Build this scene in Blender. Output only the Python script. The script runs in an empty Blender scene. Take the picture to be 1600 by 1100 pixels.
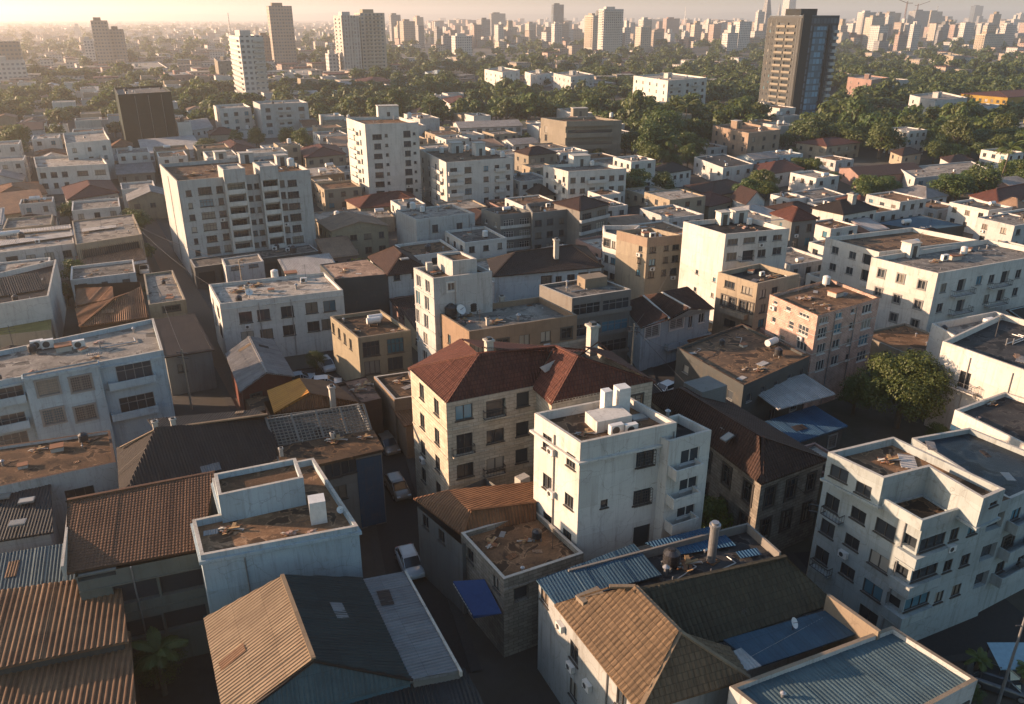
import bpy, math, random
from mathutils import Vector, Matrix, noise
V = Vector
rnd = random.Random(7)
S = bpy.context.scene
COL = S.collection
# ------------------------------------------------------------------ camera (photo pixel 1600x1100 <-> place)
F, HC, HOR, XC, YC = 1245.0, 50.0, 25.0, 800.0, 550.0
PIT = math.atan((YC - HOR) / F); SP, CP = math.sin(PIT), math.cos(PIT)
CAM = V((0, 0, HC))
def ray(u, v):
    a = (u - XC) / F; b = (v - YC) / F
    return V((a, CP - b * SP, -SP - b * CP))
def up(u, v, z):                       # the point of the plane at height z seen at that pixel
    d = ray(u, v); t = (z - HC) / d.z
    return V((d.x * t, d.y * t, z))
def proj(p):
    t = p.y * CP - (p.z - HC) * SP
    return XC + F * p.x / t, YC + F * (-(p.z - HC) * CP - p.y * SP) / t
def zfrom(u, v, b):                    # height of a roof corner whose foot is at pixel row b
    lo, hi = 0.0, 49.0 if v > HOR + 4 else 400.0
    if v <= HOR + 4:
        g = up(u, b, 0)
        lo, hi = 0, 400
        for _ in range(40):
            m = (lo + hi) / 2
            if proj(V((g.x, g.y, m)))[1] > v: lo = m
            else: hi = m
        return lo
    for _ in range(40):
        m = (lo + hi) / 2; p = up(u, v, m)
        if proj(V((p.x, p.y, 0)))[1] < b: lo = m
        else: hi = m
    return lo
# ------------------------------------------------------------------ materials
MATS = {}
def nt(name):
    m = bpy.data.materials.new(name); m.use_nodes = True
    n = m.node_tree; n.nodes.clear()
    o = n.nodes.new('ShaderNodeOutputMaterial'); p = n.nodes.new('ShaderNodeBsdfPrincipled')
    n.links.new(p.outputs[0], o.inputs[0])
    return m, n, p
def N(n, t, **k):
    q = n.nodes.new(t)
    for a, b in k.items():
        if a.startswith('i_'):
            q.inputs[int(a[2:]) if a[2:].isdigit() else a[2:]].default_value = b
        else: setattr(q, a, b)
    return q
def ramp(n, src, stops, mode='LINEAR'):
    r = n.nodes.new('ShaderNodeValToRGB'); r.color_ramp.interpolation = mode
    e = r.color_ramp.elements
    while len(e) < len(stops): e.new(0.5)
    for i, (pos, c) in enumerate(stops):
        e[i].position = pos
        if not isinstance(c, tuple): c = (c, c, c)
        e[i].color = (*c, 1)
    n.links.new(src, r.inputs[0]); return r.outputs[0]
def mixc(n, fac, a, b, mode='MIX'):
    q = n.nodes.new('ShaderNodeMix'); q.data_type = 'RGBA'; q.blend_type = mode
    for s, i in ((fac, 0), (a, 6), (b, 7)):
        if hasattr(s, 'links'): n.links.new(s, q.inputs[i])
        else: q.inputs[i].default_value = s if i == 0 else (*s, 1)
    return q.outputs[2]
def coords(n, scale=(1, 1, 1), which='Object', rot=0):
    t = n.nodes.new('ShaderNodeTexCoord'); m = n.nodes.new('ShaderNodeMapping')
    m.inputs['Scale'].default_value = scale; m.inputs['Rotation'].default_value = (0, 0, rot)
    if which == 'Object':          # every object carries its own stretch of the pattern
        k = n.nodes.new('ShaderNodeObjectInfo'); x = n.nodes.new('ShaderNodeVectorMath'); x.operation = 'SCALE'; x.inputs[0].default_value = (91, 47, 0); n.links.new(k.outputs['Random'], x.inputs['Scale']); n.links.new(x.outputs[0], m.inputs['Location'])
    n.links.new(t.outputs[which], m.inputs[0]); return m.outputs[0]
def noi(n, vec, sc, det=5, rough=.6, dist=0):
    q = N(n, 'ShaderNodeTexNoise'); q.inputs['Scale'].default_value = sc; q.inputs['Detail'].default_value = det
    q.inputs['Roughness'].default_value = rough; q.inputs['Distortion'].default_value = dist
    n.links.new(vec, q.inputs['Vector']); return q.outputs[0]
def math_(n, op, a, b=0.0):
    q = n.nodes.new('ShaderNodeMath'); q.operation = op
    for s, i in ((a, 0), (b, 1)):
        if hasattr(s, 'links'): n.links.new(s, q.inputs[i])
        else: q.inputs[i].default_value = s
    return q.outputs[0]
def objrand(n): return n.nodes.new('ShaderNodeObjectInfo').outputs['Random']
def bump(n, p, h, s=.5, d=.02):
    b = n.nodes.new('ShaderNodeBump'); b.inputs['Strength'].default_value = s; b.inputs['Distance'].default_value = d
    n.links.new(h, b.inputs['Height']); n.links.new(b.outputs[0], p.inputs['Normal'])
def sc(c, k): return tuple(min(1, x * k) for x in c)
def plaster(name, c, dirt=(.16, .13, .10), amt=.5, rough=.85, brick=None):
    """weathered wall: mottling, vertical rain streaks, patches of worn render"""
    if name in MATS: return MATS[name]
    c = sc(c, .68 if min(c) > .4 else .46); dirt = sc(dirt, .45)
    m, n, p = nt(name)
    o = coords(n)
    base = mixc(n, ramp(n, noi(n, o, .35, 4), [(.3, 0.), (.75, 1.)]), c, sc(c, .82))
    st = noi(n, coords(n, (1.6, 1.6, .12)), 1.3, 6, .65)
    base = mixc(n, math_(n, 'MULTIPLY', ramp(n, st, [(.52, 0.), (.75, 1.)]), amt), base, dirt)
    pa = noi(n, o, 1.1, 8, .7, .6)
    base = mixc(n, math_(n, 'MULTIPLY', ramp(n, pa, [(.56, 0.), (.68, 1.)]), amt * .7), base, sc(dirt, 1.8))
    vc = N(n, 'ShaderNodeTexVoronoi'); vc.feature = 'DISTANCE_TO_EDGE'; vc.inputs['Scale'].default_value = .28
    wv = n.nodes.new('ShaderNodeVectorMath'); wv.operation = 'ADD'; nz = N(n, 'ShaderNodeTexNoise'); nz.inputs['Scale'].default_value = .8; nz.inputs['Detail'].default_value = 6; n.links.new(o, nz.inputs['Vector'])
    n.links.new(o, wv.inputs[0]); n.links.new(nz.outputs['Color'], wv.inputs[1]); n.links.new(wv.outputs[0], vc.inputs['Vector'])
    base = mixc(n, math_(n, 'MULTIPLY', ramp(n, vc.outputs['Distance'], [(.0, 1.), (.006, 0.)]), .45), base, dirt)
    fs = noi(n, coords(n, (5, 5, .25)), 1.0, 5, .7)
    base = mixc(n, math_(n, 'MULTIPLY', ramp(n, fs, [(.55, 0.), (.72, 1.)]), amt * .6), base, sc(dirt, 1.5))
    fine = noi(n, o, 9, 4)
    base = mixc(n, ramp(n, fine, [(.3, 0.), (.8, .22)]), base, sc(c, .6))
    pt = N(n, 'ShaderNodeTexBrick'); n.links.new(coords(n, (1, 1, 1), 'UV'), pt.inputs['Vector']); pt.inputs['Scale'].default_value = 1; pt.inputs['Brick Width'].default_value = 3.7; pt.inputs['Row Height'].default_value = 2.9; pt.inputs['Mortar Size'].default_value = .012
    pt.inputs['Color1'].default_value = (1, 1, 1, 1); pt.inputs['Color2'].default_value = (.8, .79, .77, 1); pt.inputs['Mortar'].default_value = (.6, .58, .55, 1)
    base = mixc(n, .6, base, pt.outputs[0], 'MULTIPLY')
    if brick:
        u = coords(n, (1, 1, 1), 'UV')
        b = N(n, 'ShaderNodeTexBrick'); n.links.new(u, b.inputs['Vector'])
        b.inputs['Color1'].default_value = (*brick[0], 1); b.inputs['Color2'].default_value = (*brick[1], 1); b.inputs['Mortar'].default_value = (*brick[2], 1)
        b.inputs['Scale'].default_value = 1; b.inputs['Mortar Size'].default_value = brick[5] if len(brick) > 5 else .02
        b.inputs['Brick Width'].default_value = brick[3]; b.inputs['Row Height'].default_value = brick[4]
        base = mixc(n, ramp(n, noi(n, o, .8, 6, .7), [(.35, .35), (.6, 1.)]), base, b.outputs[0])
        bump(n, p, b.outputs['Fac'], .4, -.02)
    else: bump(n, p, pa, .35, .03)
    n.links.new(base, p.inputs['Base Color']); p.inputs['Roughness'].default_value = rough; p.inputs['Specular IOR Level'].default_value = .15
    MATS[name] = m; return m
def roofmat(name, c, c2, c3, scale=.3, rough=.8):
    """flat roof: puddle stains, felt patches, rust and dust"""
    if name in MATS: return MATS[name]
    c = sc(c, .5); c2 = sc(c2, .36); c3 = sc(c3, .62)
    m, n, p = nt(name); o = coords(n)
    a = noi(n, o, scale, 8, .68, 1.2)
    base = ramp(n, a, [(.33, c2), (.46, c), (.58, sc(c, 1.15)), (.7, c3)])
    vo = N(n, 'ShaderNodeTexVoronoi'); vo.inputs['Scale'].default_value = .45; n.links.new(coords(n, (1, 1.7, 1), rot=.47), vo.inputs['Vector']); vo.distance = 'CHEBYCHEV'
    base = mixc(n, ramp(n, vo.outputs['Color'], [(.35, .0), (.9, .5)]), base, c2)
    f = noi(n, o, 6, 8, .75)
    pud = noi(n, coords(n, (1, 1, .2)), .55, 4, .5, .4)
    base = mixc(n, ramp(n, pud, [(.56, 0.), (.6, .75)]), base, sc(c2, .7)); base = mixc(n, ramp(n, pud, [(.53, 0.), (.56, .5), (.575, 0.)]), base, sc(c3, 1.2))
    base = mixc(n, ramp(n, f, [(.45, 0.), (.75, .6)]), base, sc(c2, .6))
    rt = n.nodes.new('ShaderNodeCombineColor'); rv = math_(n, 'ADD', math_(n, 'MULTIPLY', objrand(n), .55), .68)
    for q_ in range(3): n.links.new(rv, rt.inputs[q_])
    base = mixc(n, 1., base, rt.outputs[0], 'MULTIPLY')
    bump(n, p, f, .5, .05)
    n.links.new(base, p.inputs['Base Color']); p.inputs['Roughness'].default_value = rough; p.inputs['Specular IOR Level'].default_value = .12
    MATS[name] = m; return m
def sheetmat(name, c, c2, period=.25, metal=0., rough=.6, ribs=True, course=0, amt=.5):
    """profiled sheet or tile roof; UV is metres along the eave / up the slope"""
    if name in MATS: return MATS[name]
    c = sc(c, .5); c2 = sc(c2, .42)
    m, n, p = nt(name); o = coords(n); u = coords(n, (1, 1, 1), 'UV')
    a = noi(n, o, .5, 8, .7, .5)
    base = mixc(n, math_(n, 'MULTIPLY', ramp(n, a, [(.4, 0.), (.66, 1.)]), amt), c, c2)
    st = noi(n, coords(n, (3.5, .25, 1), 'UV'), 1.2, 5)
    base = mixc(n, ramp(n, st, [(.5, 0.), (.8, .6)]), base, sc(c2, .7))
    f = noi(n, o, 7, 6, .7)
    base = mixc(n, ramp(n, f, [(.4, 0.), (.85, .45)]), base, sc(c, .45))
    sep = N(n, 'ShaderNodeSeparateXYZ'); n.links.new(u, sep.inputs[0])
    # sheet joints: each sheet has its own tint
    bk = N(n, 'ShaderNodeTexBrick'); n.links.new(u, bk.inputs['Vector']); bk.inputs['Scale'].default_value = 1
    bk.inputs['Brick Width'].default_value = course or 1.05; bk.inputs['Row Height'].default_value = course * 1.2 if course else 2.3
    bk.inputs['Color1'].default_value = (1, 1, 1, 1); bk.inputs['Color2'].default_value = (.62, .62, .64, 1); bk.inputs['Mortar'].default_value = (.35, .33, .32, 1)
    bk.inputs['Mortar Size'].default_value = .03 if course else .015; bk.inputs['Bias'].default_value = -.2
    base = mixc(n, .75 if course else .6, base, bk.outputs[0], 'MULTIPLY')
    h = math_(n, 'SINE', math_(n, 'MULTIPLY', sep.outputs[0], 6.2832 / period))
    if course:
        h = math_(n, 'ADD', math_(n, 'MULTIPLY', h, .5), math_(n, 'FRACT', math_(n, 'MULTIPLY', sep.outputs[1], -1 / (course * 1.2))))
    if ribs: bump(n, p, h, .9, .05)
    else: bump(n, p, f, .4, .03)
    n.links.new(base, p.inputs['Base Color']); p.inputs['Roughness'].default_value = max(rough, .7); p.inputs['Metallic'].default_value = metal; p.inputs['Specular IOR Level'].default_value = .15
    MATS[name] = m; return m
def plain(name, c, rough=.6, metal=0., var=.25):
    if name in MATS: return MATS[name]
    m, n, p = nt(name)
    c = sc(c, .75); f = noi(n, coords(n), 3, 6, .7)
    n.links.new(mixc(n, ramp(n, f, [(.35, 0.), (.75, 1.)]), c, sc(c, 1 - var)), p.inputs['Base Color'])
    p.inputs['Roughness'].default_value = rough; p.inputs['Metallic'].default_value = metal
    MATS[name] = m; return m
def glass(name, c, rough=.12):
    if name in MATS: return MATS[name]
    m, n, p = nt(name)
    r = objrand(n)
    n.links.new(mixc(n, r, c, sc(c, 2.2)), p.inputs['Base Color'])
    p.inputs['Roughness'].default_value = rough; p.inputs['Specular IOR Level'].default_value = .5
    bump(n, p, noi(n, coords(n), 1.5, 2), .15, .05)
    MATS[name] = m; return m
def gridwall(name, c, fx, fz, wx, wz, gl=(.03, .035, .04), c2=None):
    """far facades: the pattern of window openings of a block several hundred metres away"""
    if name in MATS: return MATS[name]
    c = sc(c, .75)
    m, n, p = nt(name); u = coords(n, (1, 1, 1), 'UV')
    s = N(n, 'ShaderNodeSeparateXYZ'); n.links.new(u, s.inputs[0])
    def cell(o, per, w):
        fr = math_(n, 'FRACT', math_(n, 'DIVIDE', o, per))
        return math_(n, 'LESS_THAN', math_(n, 'ABSOLUTE', math_(n, 'SUBTRACT', fr, .5)), w / 2)
    k = math_(n, 'MULTIPLY', cell(s.outputs[0], fx, wx), cell(s.outputs[1], fz, wz))
    base = mixc(n, objrand(n), c, c2 or sc(c, .75))
    base = mixc(n, ramp(n, noi(n, coords(n), .12, 5), [(.35, 0.), (.75, .5)]), base, sc(c, .5))
    wn = N(n, 'ShaderNodeTexWhiteNoise'); sn = N(n, 'ShaderNodeVectorMath', operation='SNAP'); n.links.new(u, sn.inputs[0]); sn.inputs[1].default_value = (fx, fz, 1)
    n.links.new(sn.outputs[0], wn.inputs[0])
    gcol = mixc(n, wn.outputs[0], gl, sc(gl, 3.5))
    n.links.new(mixc(n, k, base, gcol), p.inputs['Base Color']); p.inputs['Roughness'].default_value = .7
    MATS[name] = m; return m
# ------------------------------------------------------------------ mesh builder
class MB:
    def __init__(s): s.v = []; s.f = []; s.uv = []; s.m = []
    def face(s, pts, uv=None, m=0):
        i = len(s.v); s.v += [tuple(p) for p in pts]; s.f.append(list(range(i, i + len(pts))))
        if uv is None:
            a = V(pts[0]); e = (V(pts[1]) - a); L = e.length or 1; e = e / L
            nn = e.cross(V(pts[-1]) - a); w = nn.cross(e)
            w = w.normalized() if w.length > 1e-9 else V((0, 0, 1))
            uv = [((V(q) - a).dot(e), (V(q) - a).dot(w)) for q in pts]
        s.uv.append(uv); s.m.append(m)
    def box(s, c, sx, sy, sz, rz=0, m=0, taper=1.0):
        """box with its base centre at c"""
        co, si = math.cos(rz), math.sin(rz); P = []
        for z, k in ((0, 1), (sz, taper)):
            for a, b in ((-1, -1), (1, -1), (1, 1), (-1, 1)):
                x, y = a * sx / 2 * k, b * sy / 2 * k
                P.append(V((c[0] + x * co - y * si, c[1] + x * si + y * co, c[2] + z)))
        for q in ((0, 1, 5, 4), (1, 2, 6, 5), (2, 3, 7, 6), (3, 0, 4, 7), (4, 5, 6, 7), (3, 2, 1, 0)):
            s.face([P[i] for i in q], m=m)
    def bar(s, a, b, w, h=None, m=0):
        """square bar from a to b"""
        a, b = V(a), V(b); d = (b - a); L = d.length
        if L < 1e-6: return
        d /= L; x = d.cross(V((0, 0, 1)))
        x = V((1, 0, 0)) if x.length < 1e-4 else x.normalized()
        y = x.cross(d).normalized(); h = h or w
        c = [a + x * (i * w / 2) + y * (j * h / 2) for i, j in ((-1, -1), (1, -1), (1, 1), (-1, 1))]
        e = [q + d * L for q in c]
        for i in range(4): s.face([c[i], c[(i + 1) % 4], e[(i + 1) % 4], e[i]], m=m)
        s.face(c[::-1], m=m); s.face(e, m=m)
    def cyl(s, a, b, r0, r1=None, n=12, m=0, cap=True):
        a, b = V(a), V(b); r1 = r0 if r1 is None else r1; d = (b - a).normalized()
        x = d.cross(V((0, 0, 1))); x = V((1, 0, 0)) if x.length < 1e-4 else x.normalized(); y = x.cross(d).normalized()
        A = [a + (x * math.cos(6.2832 * i / n) + y * math.sin(6.2832 * i / n)) * r0 for i in range(n)]
        B = [b + (x * math.cos(6.2832 * i / n) + y * math.sin(6.2832 * i / n)) * r1 for i in range(n)]
        for i in range(n): s.face([A[(i + 1) % n], A[i], B[i], B[(i + 1) % n]], m=m)
        if cap: s.face(B[::-1], m=m); s.face(A, m=m)
    def mesh(s, name, mats, smooth=False):
        me = bpy.data.meshes.new(name); me.from_pydata(s.v, [], s.f)
        ul = me.uv_layers.new(name='UVMap'); k = 0; d = [0.0] * (2 * sum(len(f) for f in s.f))
        for uv in s.uv:
            for a in uv: d[k] = a[0]; d[k + 1] = a[1]; k += 2
        ul.data.foreach_set('uv', d)
        for m in (mats if isinstance(mats, (list, tuple)) else [mats]): me.materials.append(m)
        me.polygons.foreach_set('material_index', s.m)
        if smooth: me.polygons.foreach_set('use_smooth', [True] * len(s.f))
        me.update(); return me
    def build(s, name, mats, parent=None, loc=None, smooth=False, weld=False):
        me = s.mesh(name, mats, smooth)
        if weld:
            import bmesh
            b = bmesh.new(); b.from_mesh(me); bmesh.ops.remove_doubles(b, verts=b.verts, dist=1e-4); b.to_mesh(me); b.free()
        return link(name, me, parent, loc)
def link(name, me, parent=None, loc=None, rz=0):
    o = bpy.data.objects.new(name, me); COL.objects.link(o)
    if parent: o.parent = parent
    if loc is not None: o.location = loc
    if rz: o.rotation_euler = (0, 0, rz)
    return o
def tag(o, label=None, cat=None, group=None, kind=None):
    if label: o['label'] = label
    if cat: o['category'] = cat
    if group: o['group'] = group
    if kind: o['kind'] = kind
    return o
def empty(name, loc, label, cat, group=None):
    o = bpy.data.objects.new(name, None); COL.objects.link(o); o.location = loc; o.empty_display_size = .5
    return tag(o, label, cat, group)
def copy_tree(o, parent=None):
    c = o.copy(); COL.objects.link(c); c.parent = parent
    for ch in list(o.children): copy_tree(ch, c)
    return c
def smat(col, rough=.5, metal=0, name=None): return plain(name or 'paint_%02d_%02d_%02d' % tuple(int(x * 99) for x in col), col, rough, metal)
SUN_AZ, SUN_EL, SUN_E, SUN_C, SKY, EXPO, HAZE = 175, 12.5, 5.0, (1.0, .66, .43), .095, 1.68, .0002
# ------------------------------------------------------------------ the palette
WHITE = plaster('white_plaster', (.70, .68, .63), amt=.42)
WHITE2 = plaster('grey_white_plaster', (.56, .56, .54), amt=.5)
BLUEW = plaster('blue_white_plaster', (.44, .54, .59), amt=.5)
CREAM = plaster('cream_plaster', (.60, .51, .38), amt=.5)
TAN = plaster('tan_plaster', (.42, .34, .25), amt=.5)
PEACH = plaster('peach_plaster', (.56, .42, .31), amt=.45)
ORANGE = plaster('ochre_orange_plaster', (.48, .34, .235), amt=.35)
YEL = plaster('yellow_plaster', (.52, .45, .32), amt=.45)
GREY = plaster('grey_plaster', (.30, .31, .30), amt=.5)
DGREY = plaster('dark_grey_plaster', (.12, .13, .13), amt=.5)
GREYW = plaster('worn_shaded_white_render', (.42, .44, .43), amt=.6)  # white wall lowered to grey, the neighbours' shadow put into its colour
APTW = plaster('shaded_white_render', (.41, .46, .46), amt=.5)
HALLW = plaster('shaded_cream_plaster', (.24, .26, .23), amt=.5)  # cream hall wall darkened, its shade put into the base colour
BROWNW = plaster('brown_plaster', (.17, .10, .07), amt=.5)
PINK = plaster('pink_plaster', (.50, .33, .28), amt=.5)
BEIGE = plaster('beige_concrete', (.45, .40, .32), amt=.4)
STONE = plaster('cream_stone', (.50, .45, .36), amt=.35, brick=((.42, .37, .29), (.345, .30, .235), (.19, .16, .125), 1.1, .38, .022))
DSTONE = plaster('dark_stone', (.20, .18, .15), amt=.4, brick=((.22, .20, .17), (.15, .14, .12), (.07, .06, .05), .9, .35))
BRICK = plaster('red_brick', (.36, .24, .19), amt=.3, brick=((.37, .20, .15), (.27, .15, .12), (.42, .36, .31), .5, .18, .03))
TEALW = plaster('teal_painted_wall', (.10, .24, .32), amt=.5)
BLUEP = plaster('blue_painted_wall', (.035, .12, .22), amt=.5)
R_BROWN = roofmat('brown_felt_roof', (.20, .13, .08), (.07, .055, .045), (.42, .24, .12))
R_RUST = roofmat('rusty_dust_roof', (.29, .17, .095), (.10, .07, .05), (.46, .29, .17), .22)
R_GREY = roofmat('grey_concrete_roof', (.26, .24, .21), (.12, .115, .11), (.50, .44, .36))
R_LIGHT = roofmat('pale_screed_roof', (.50, .45, .38), (.28, .25, .22), (.62, .55, .46))
R_DARK = roofmat('dark_bitumen_roof', (.07, .07, .07), (.03, .035, .04), (.15, .13, .11))
R_TEAL = roofmat('dark_wet_roof', (.03, .05, .07), (.02, .03, .04), (.06, .08, .09), .2, .35)
T_RED = sheetmat('red_tiles', (.22, .085, .058), (.13, .055, .042), .33, course=.36)
T_BROWN = sheetmat('brown_tiles', (.11, .06, .045), (.06, .04, .035), .33, course=.36)
T_OLIVE = sheetmat('olive_brown_tiles', (.27, .18, .105), (.16, .115, .07), .4, course=.42, ribs=False)
T_DARK = sheetmat('dark_roof_tiles', (.06, .047, .042), (.04, .033, .03), .33, course=.34)
C_RUST = sheetmat('rusty_corrugated_sheet', (.33, .195, .11), (.19, .09, .05), .3, amt=.7, ribs=False)
C_RUSTB = sheetmat('rusty_sheet', (.36, .18, .09), (.17, .08, .045), .3, amt=.7)
C_BROWN = sheetmat('brown_profiled_sheet', (.215, .115, .068), (.155, .085, .055), .28, ribs=False, amt=.4)
C_DBROWN = sheetmat('dark_brown_profiled_sheet', (.062, .05, .045), (.042, .036, .034), .28, ribs=False)
C_GREY = sheetmat('grey_corrugated_sheet', (.30, .31, .32), (.20, .19, .18), .28, ribs=False, metal=.2)
C_GREYB = sheetmat('grey_sheet', (.44, .43, .42), (.25, .22, .20), .28, metal=.2)
C_WHITE = sheetmat('pale_sheet', (.66, .65, .63), (.46, .42, .38), .3)
C_TAN = sheetmat('tan_corrugated_sheet', (.40, .295, .19), (.29, .20, .125), .3, ribs=False, amt=.6)
C_TEAL = sheetmat('teal_corrugated_sheet', (.125, .20, .23), (.08, .13, .155), .28, ribs=False)
C_BLUE = sheetmat('blue_corrugated_sheet', (.07, .15, .22), (.05, .10, .15), .28, ribs=False)
C_BLUEB = sheetmat('blue_sheet', (.05, .16, .30), (.04, .11, .20), .28)
C_ORANGE = sheetmat('ochre_sheet', (.66, .30, .05), (.50, .21, .04), .5, amt=.35)
C_PEACH = sheetmat('peach_sheet', (.50, .33, .22), (.34, .22, .15), .3)
C_YEL = sheetmat('yellowed_sheet', (.46, .38, .12), (.33, .25, .08), .4)
C_DARK = sheetmat('dark_sheet', (.06, .07, .075), (.04, .045, .05), .28)
FRW = plain('white_window_frame', (.62, .60, .56), .5)
FRG = plain('grey_window_frame', (.22, .22, .21), .5)
FRD = plain('dark_window_frame', (.06, .055, .05), .5)
GL = glass('dark_glass', (.018, .022, .026))
GLT = glass('teal_glass', (.035, .085, .11))
SHUT = plain('closed_shutter', (.16, .13, .10), .7)
GLC = glass('curtained_glass', (.13, .12, .10), .3)
METAL = plain('galvanised_metal', (.42, .42, .42), .4, .7)
DMETAL = plain('dark_metal', (.07, .07, .07), .5, .4)
PWHITE = plain('white_equipment', (.66, .65, .62), .5)
PBLACK = plain('black_plastic_tank', (.025, .025, .028), .45)
CONC = plaster('bare_concrete', (.36, .34, .31), amt=.5)
CONCL = plaster('pale_concrete', (.55, .52, .46), amt=.5)
RUSTM = plain('rusty_metal', (.26, .11, .05), .8, .1)
# ------------------------------------------------------------------ building kit
def inset(P, d):
    n = len(P); out = []
    for i in range(n):
        a, b, c = V(P[i - 1][:2]), V(P[i][:2]), V(P[(i + 1) % n][:2])
        e1 = (b - a).normalized(); e2 = (c - b).normalized()
        n1 = V((-e1.y, e1.x)); n2 = V((-e2.y, e2.x))
        k = 1 + n1.dot(n2)
        o = (n1 + n2) / (k if abs(k) > .2 else .2)
        out.append(b + o * d)
    return out
def ribface(mb, pts, period=.28, amp=.05, course=0, m=0, prof=None, thick=.0):
    """profiled sheet laid over a convex polygon; pts[0]->pts[1] is the eave"""
    pts = [V(p) for p in pts]; a = pts[0]; e = (pts[1] - a).normalized()
    nn = V((0, 0, 0))
    for i in range(1, len(pts) - 1): nn += (pts[i] - a).cross(pts[i + 1] - a)
    nn.normalize(); w = nn.cross(e).normalized()
    q = [((p - a).dot(e), (p - a).dot(w)) for p in pts]
    prof = prof or [0, .1, .9, 1, .9, .1]
    k = len(prof); u0 = min(x for x, _ in q); u1 = max(x for x, _ in q); st = period / k
    jr = random.Random(int(abs(a.x * 13 + a.y * 7)) + len(pts)); jit = {}
    us = sorted(set([round(u0 + i * st, 4) for i in range(int((u1 - u0) / st) + 1)] + [x for x, _ in q]))
    def rng(u):
        r = []
        for i in range(len(q)):
            (x1, y1), (x2, y2) = q[i], q[(i + 1) % len(q)]
            if abs(x2 - x1) < 1e-6:
                if abs(u - x1) < 1e-4: r += [y1, y2]
            elif min(x1, x2) - 1e-5 <= u <= max(x1, x2) + 1e-5: r.append(y1 + (y2 - y1) * (u - x1) / (x2 - x1))
        return (min(r), max(r)) if r else (0, 0)
    def hgt(u):
        t = ((u - u0) / period % 1) * k; i = int(t) % k; f = t - int(t)
        s_ = int((u - u0) / 1.05)
        if s_ not in jit: jit[s_] = jr.uniform(-.015, .03)
        return amp * (prof[i] * (1 - f) + prof[(i + 1) % k] * f) + jit[s_]
    pu = None
    for u in us:
        r = rng(u)
        if pu is not None:
            (pl, ph), h0, h1 = pr_, hgt(pu), hgt(u)
            if course:
                vmin, vmax = min(pl, r[0]), max(ph, r[1]); c0 = int(math.floor(vmin / course)); c1 = int(math.ceil(vmax / course))
                for c in range(c0, c1):
                    lo, hi = c * course, (c + 1) * course
                    A0, A1 = min(max(pl, lo), ph), min(max(pl, hi - .0), ph); B0, B1 = min(max(r[0], lo), r[1]), min(max(r[0], hi), r[1])
                    if A1 - A0 < 1e-4 and B1 - B0 < 1e-4: continue
                    def P(uu, vv, hh): return a + e * uu + w * vv + nn * (hh + .035 * (1 - (vv - lo) / course))
                    mb.face([P(pu, A0, h0), P(u, B0, h1), P(u, B1, h1), P(pu, A1, h0)], [(pu, A0), (u, B0), (u, B1), (pu, A1)], m)
                    if c > c0:
                        mb.face([a + e * pu + w * A0 + nn * (h0 - .01), a + e * u + w * B0 + nn * (h1 - .01), P(u, B0, h1), P(pu, A0, h0)], [(pu, A0), (u, B0), (u, B0), (pu, A0)], m)
            else:
                def P(uu, vv, hh): return a + e * uu + w * vv + nn * hh
                if max(ph - pl, r[1] - r[0]) > 1e-4:
                    mb.face([P(pu, pl, h0), P(u, r[0], h1), P(u, r[1], h1), P(pu, ph, h0)], [(pu, pl), (u, r[0]), (u, r[1]), (pu, ph)], m)
        pu, pr_ = u, r
WCACHE = {}
def win_mesh(w, h, style, fm, merged):
    w = round(w * 20) / 20; h = round(h * 20) / 20
    pm = GL if style == 'open' else rnd.choices([GL, GLT, GLC, SHUT], (9, 1, 2, 1))[0]
    key = (w, h, style, fm.name, merged, pm.name)
    if key in WCACHE: return WCACHE[key]
    mb = MB(); t = .07; y = .1
    def fb(x0, x1, z0, z1, y0=.06, y1=.16): mb.box(((x0 + x1) / 2, (y0 + y1) / 2, z0), x1 - x0, y1 - y0, z1 - z0)
    a, b = -w / 2, w / 2; lo, hi = -h / 2, h / 2
    if style != 'open':
        fb(a, b, hi - t, hi); fb(a, b, lo, lo + t); fb(a, a + t, lo + t, hi - t); fb(b - t, b, lo + t, hi - t)
    n = {'two': 2, 'three': 3, 'four': 4, 'one': 1, 'open': 1, 'grid': 2, 'hood': 2, 'sash': 2, 'door': 1, 'box': 2}.get(style, 2)
    for i in range(1, n): fb(a + w * i / n - t / 2, a + w * i / n + t / 2, lo + t, hi - t)
    if style in ('sash', 'four'): fb(a + t, b - t, lo + h * .62, lo + h * .62 + .06)
    if style in ('grid', 'box'):
        k = max(3, int(w / .22)); yy = -.02 if style == 'grid' else -.3
        for i in range(k + 1): mb.bar((a + w * i / k, yy, lo), (a + w * i / k, yy, hi), .035)
        k = max(3, int(h / .3))
        for i in range(k + 1): mb.bar((a, yy, lo + h * i / k), (b, yy, lo + h * i / k), .035)
        if style == 'box':
            for x in (a, b):
                for z in (lo, hi): mb.bar((x, .05, z), (x, -.3, z), .04)
    if style in ('hood', 'grid', 'sash'):
        for x0, x1, z0, z1 in ((a - .22, b + .22, hi, hi + .2), (a - .22, b + .22, lo - .2, lo), (a - .2, a, lo, hi), (b, b + .2, lo, hi)): fb(x0, x1, z0, z1, -.09, .0)
    elif style not in ('door', 'open'):
        fb(a - .1, b + .1, lo - .1, lo, -.12, .02)
    pb = mb if merged else MB(); pmi = 1 if merged else 0
    pb.face([(a, .135, lo), (b, .135, lo), (b, .135, hi), (a, .135, hi)], m=pmi)
    if merged: r = (mb.mesh('window', [fm, pm]), None)
    else:
        r = (mb.mesh('window', fm) if mb.f else None, pb.mesh('pane', pm))
    WCACHE[key] = r; return r
AC_ME = None
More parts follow.
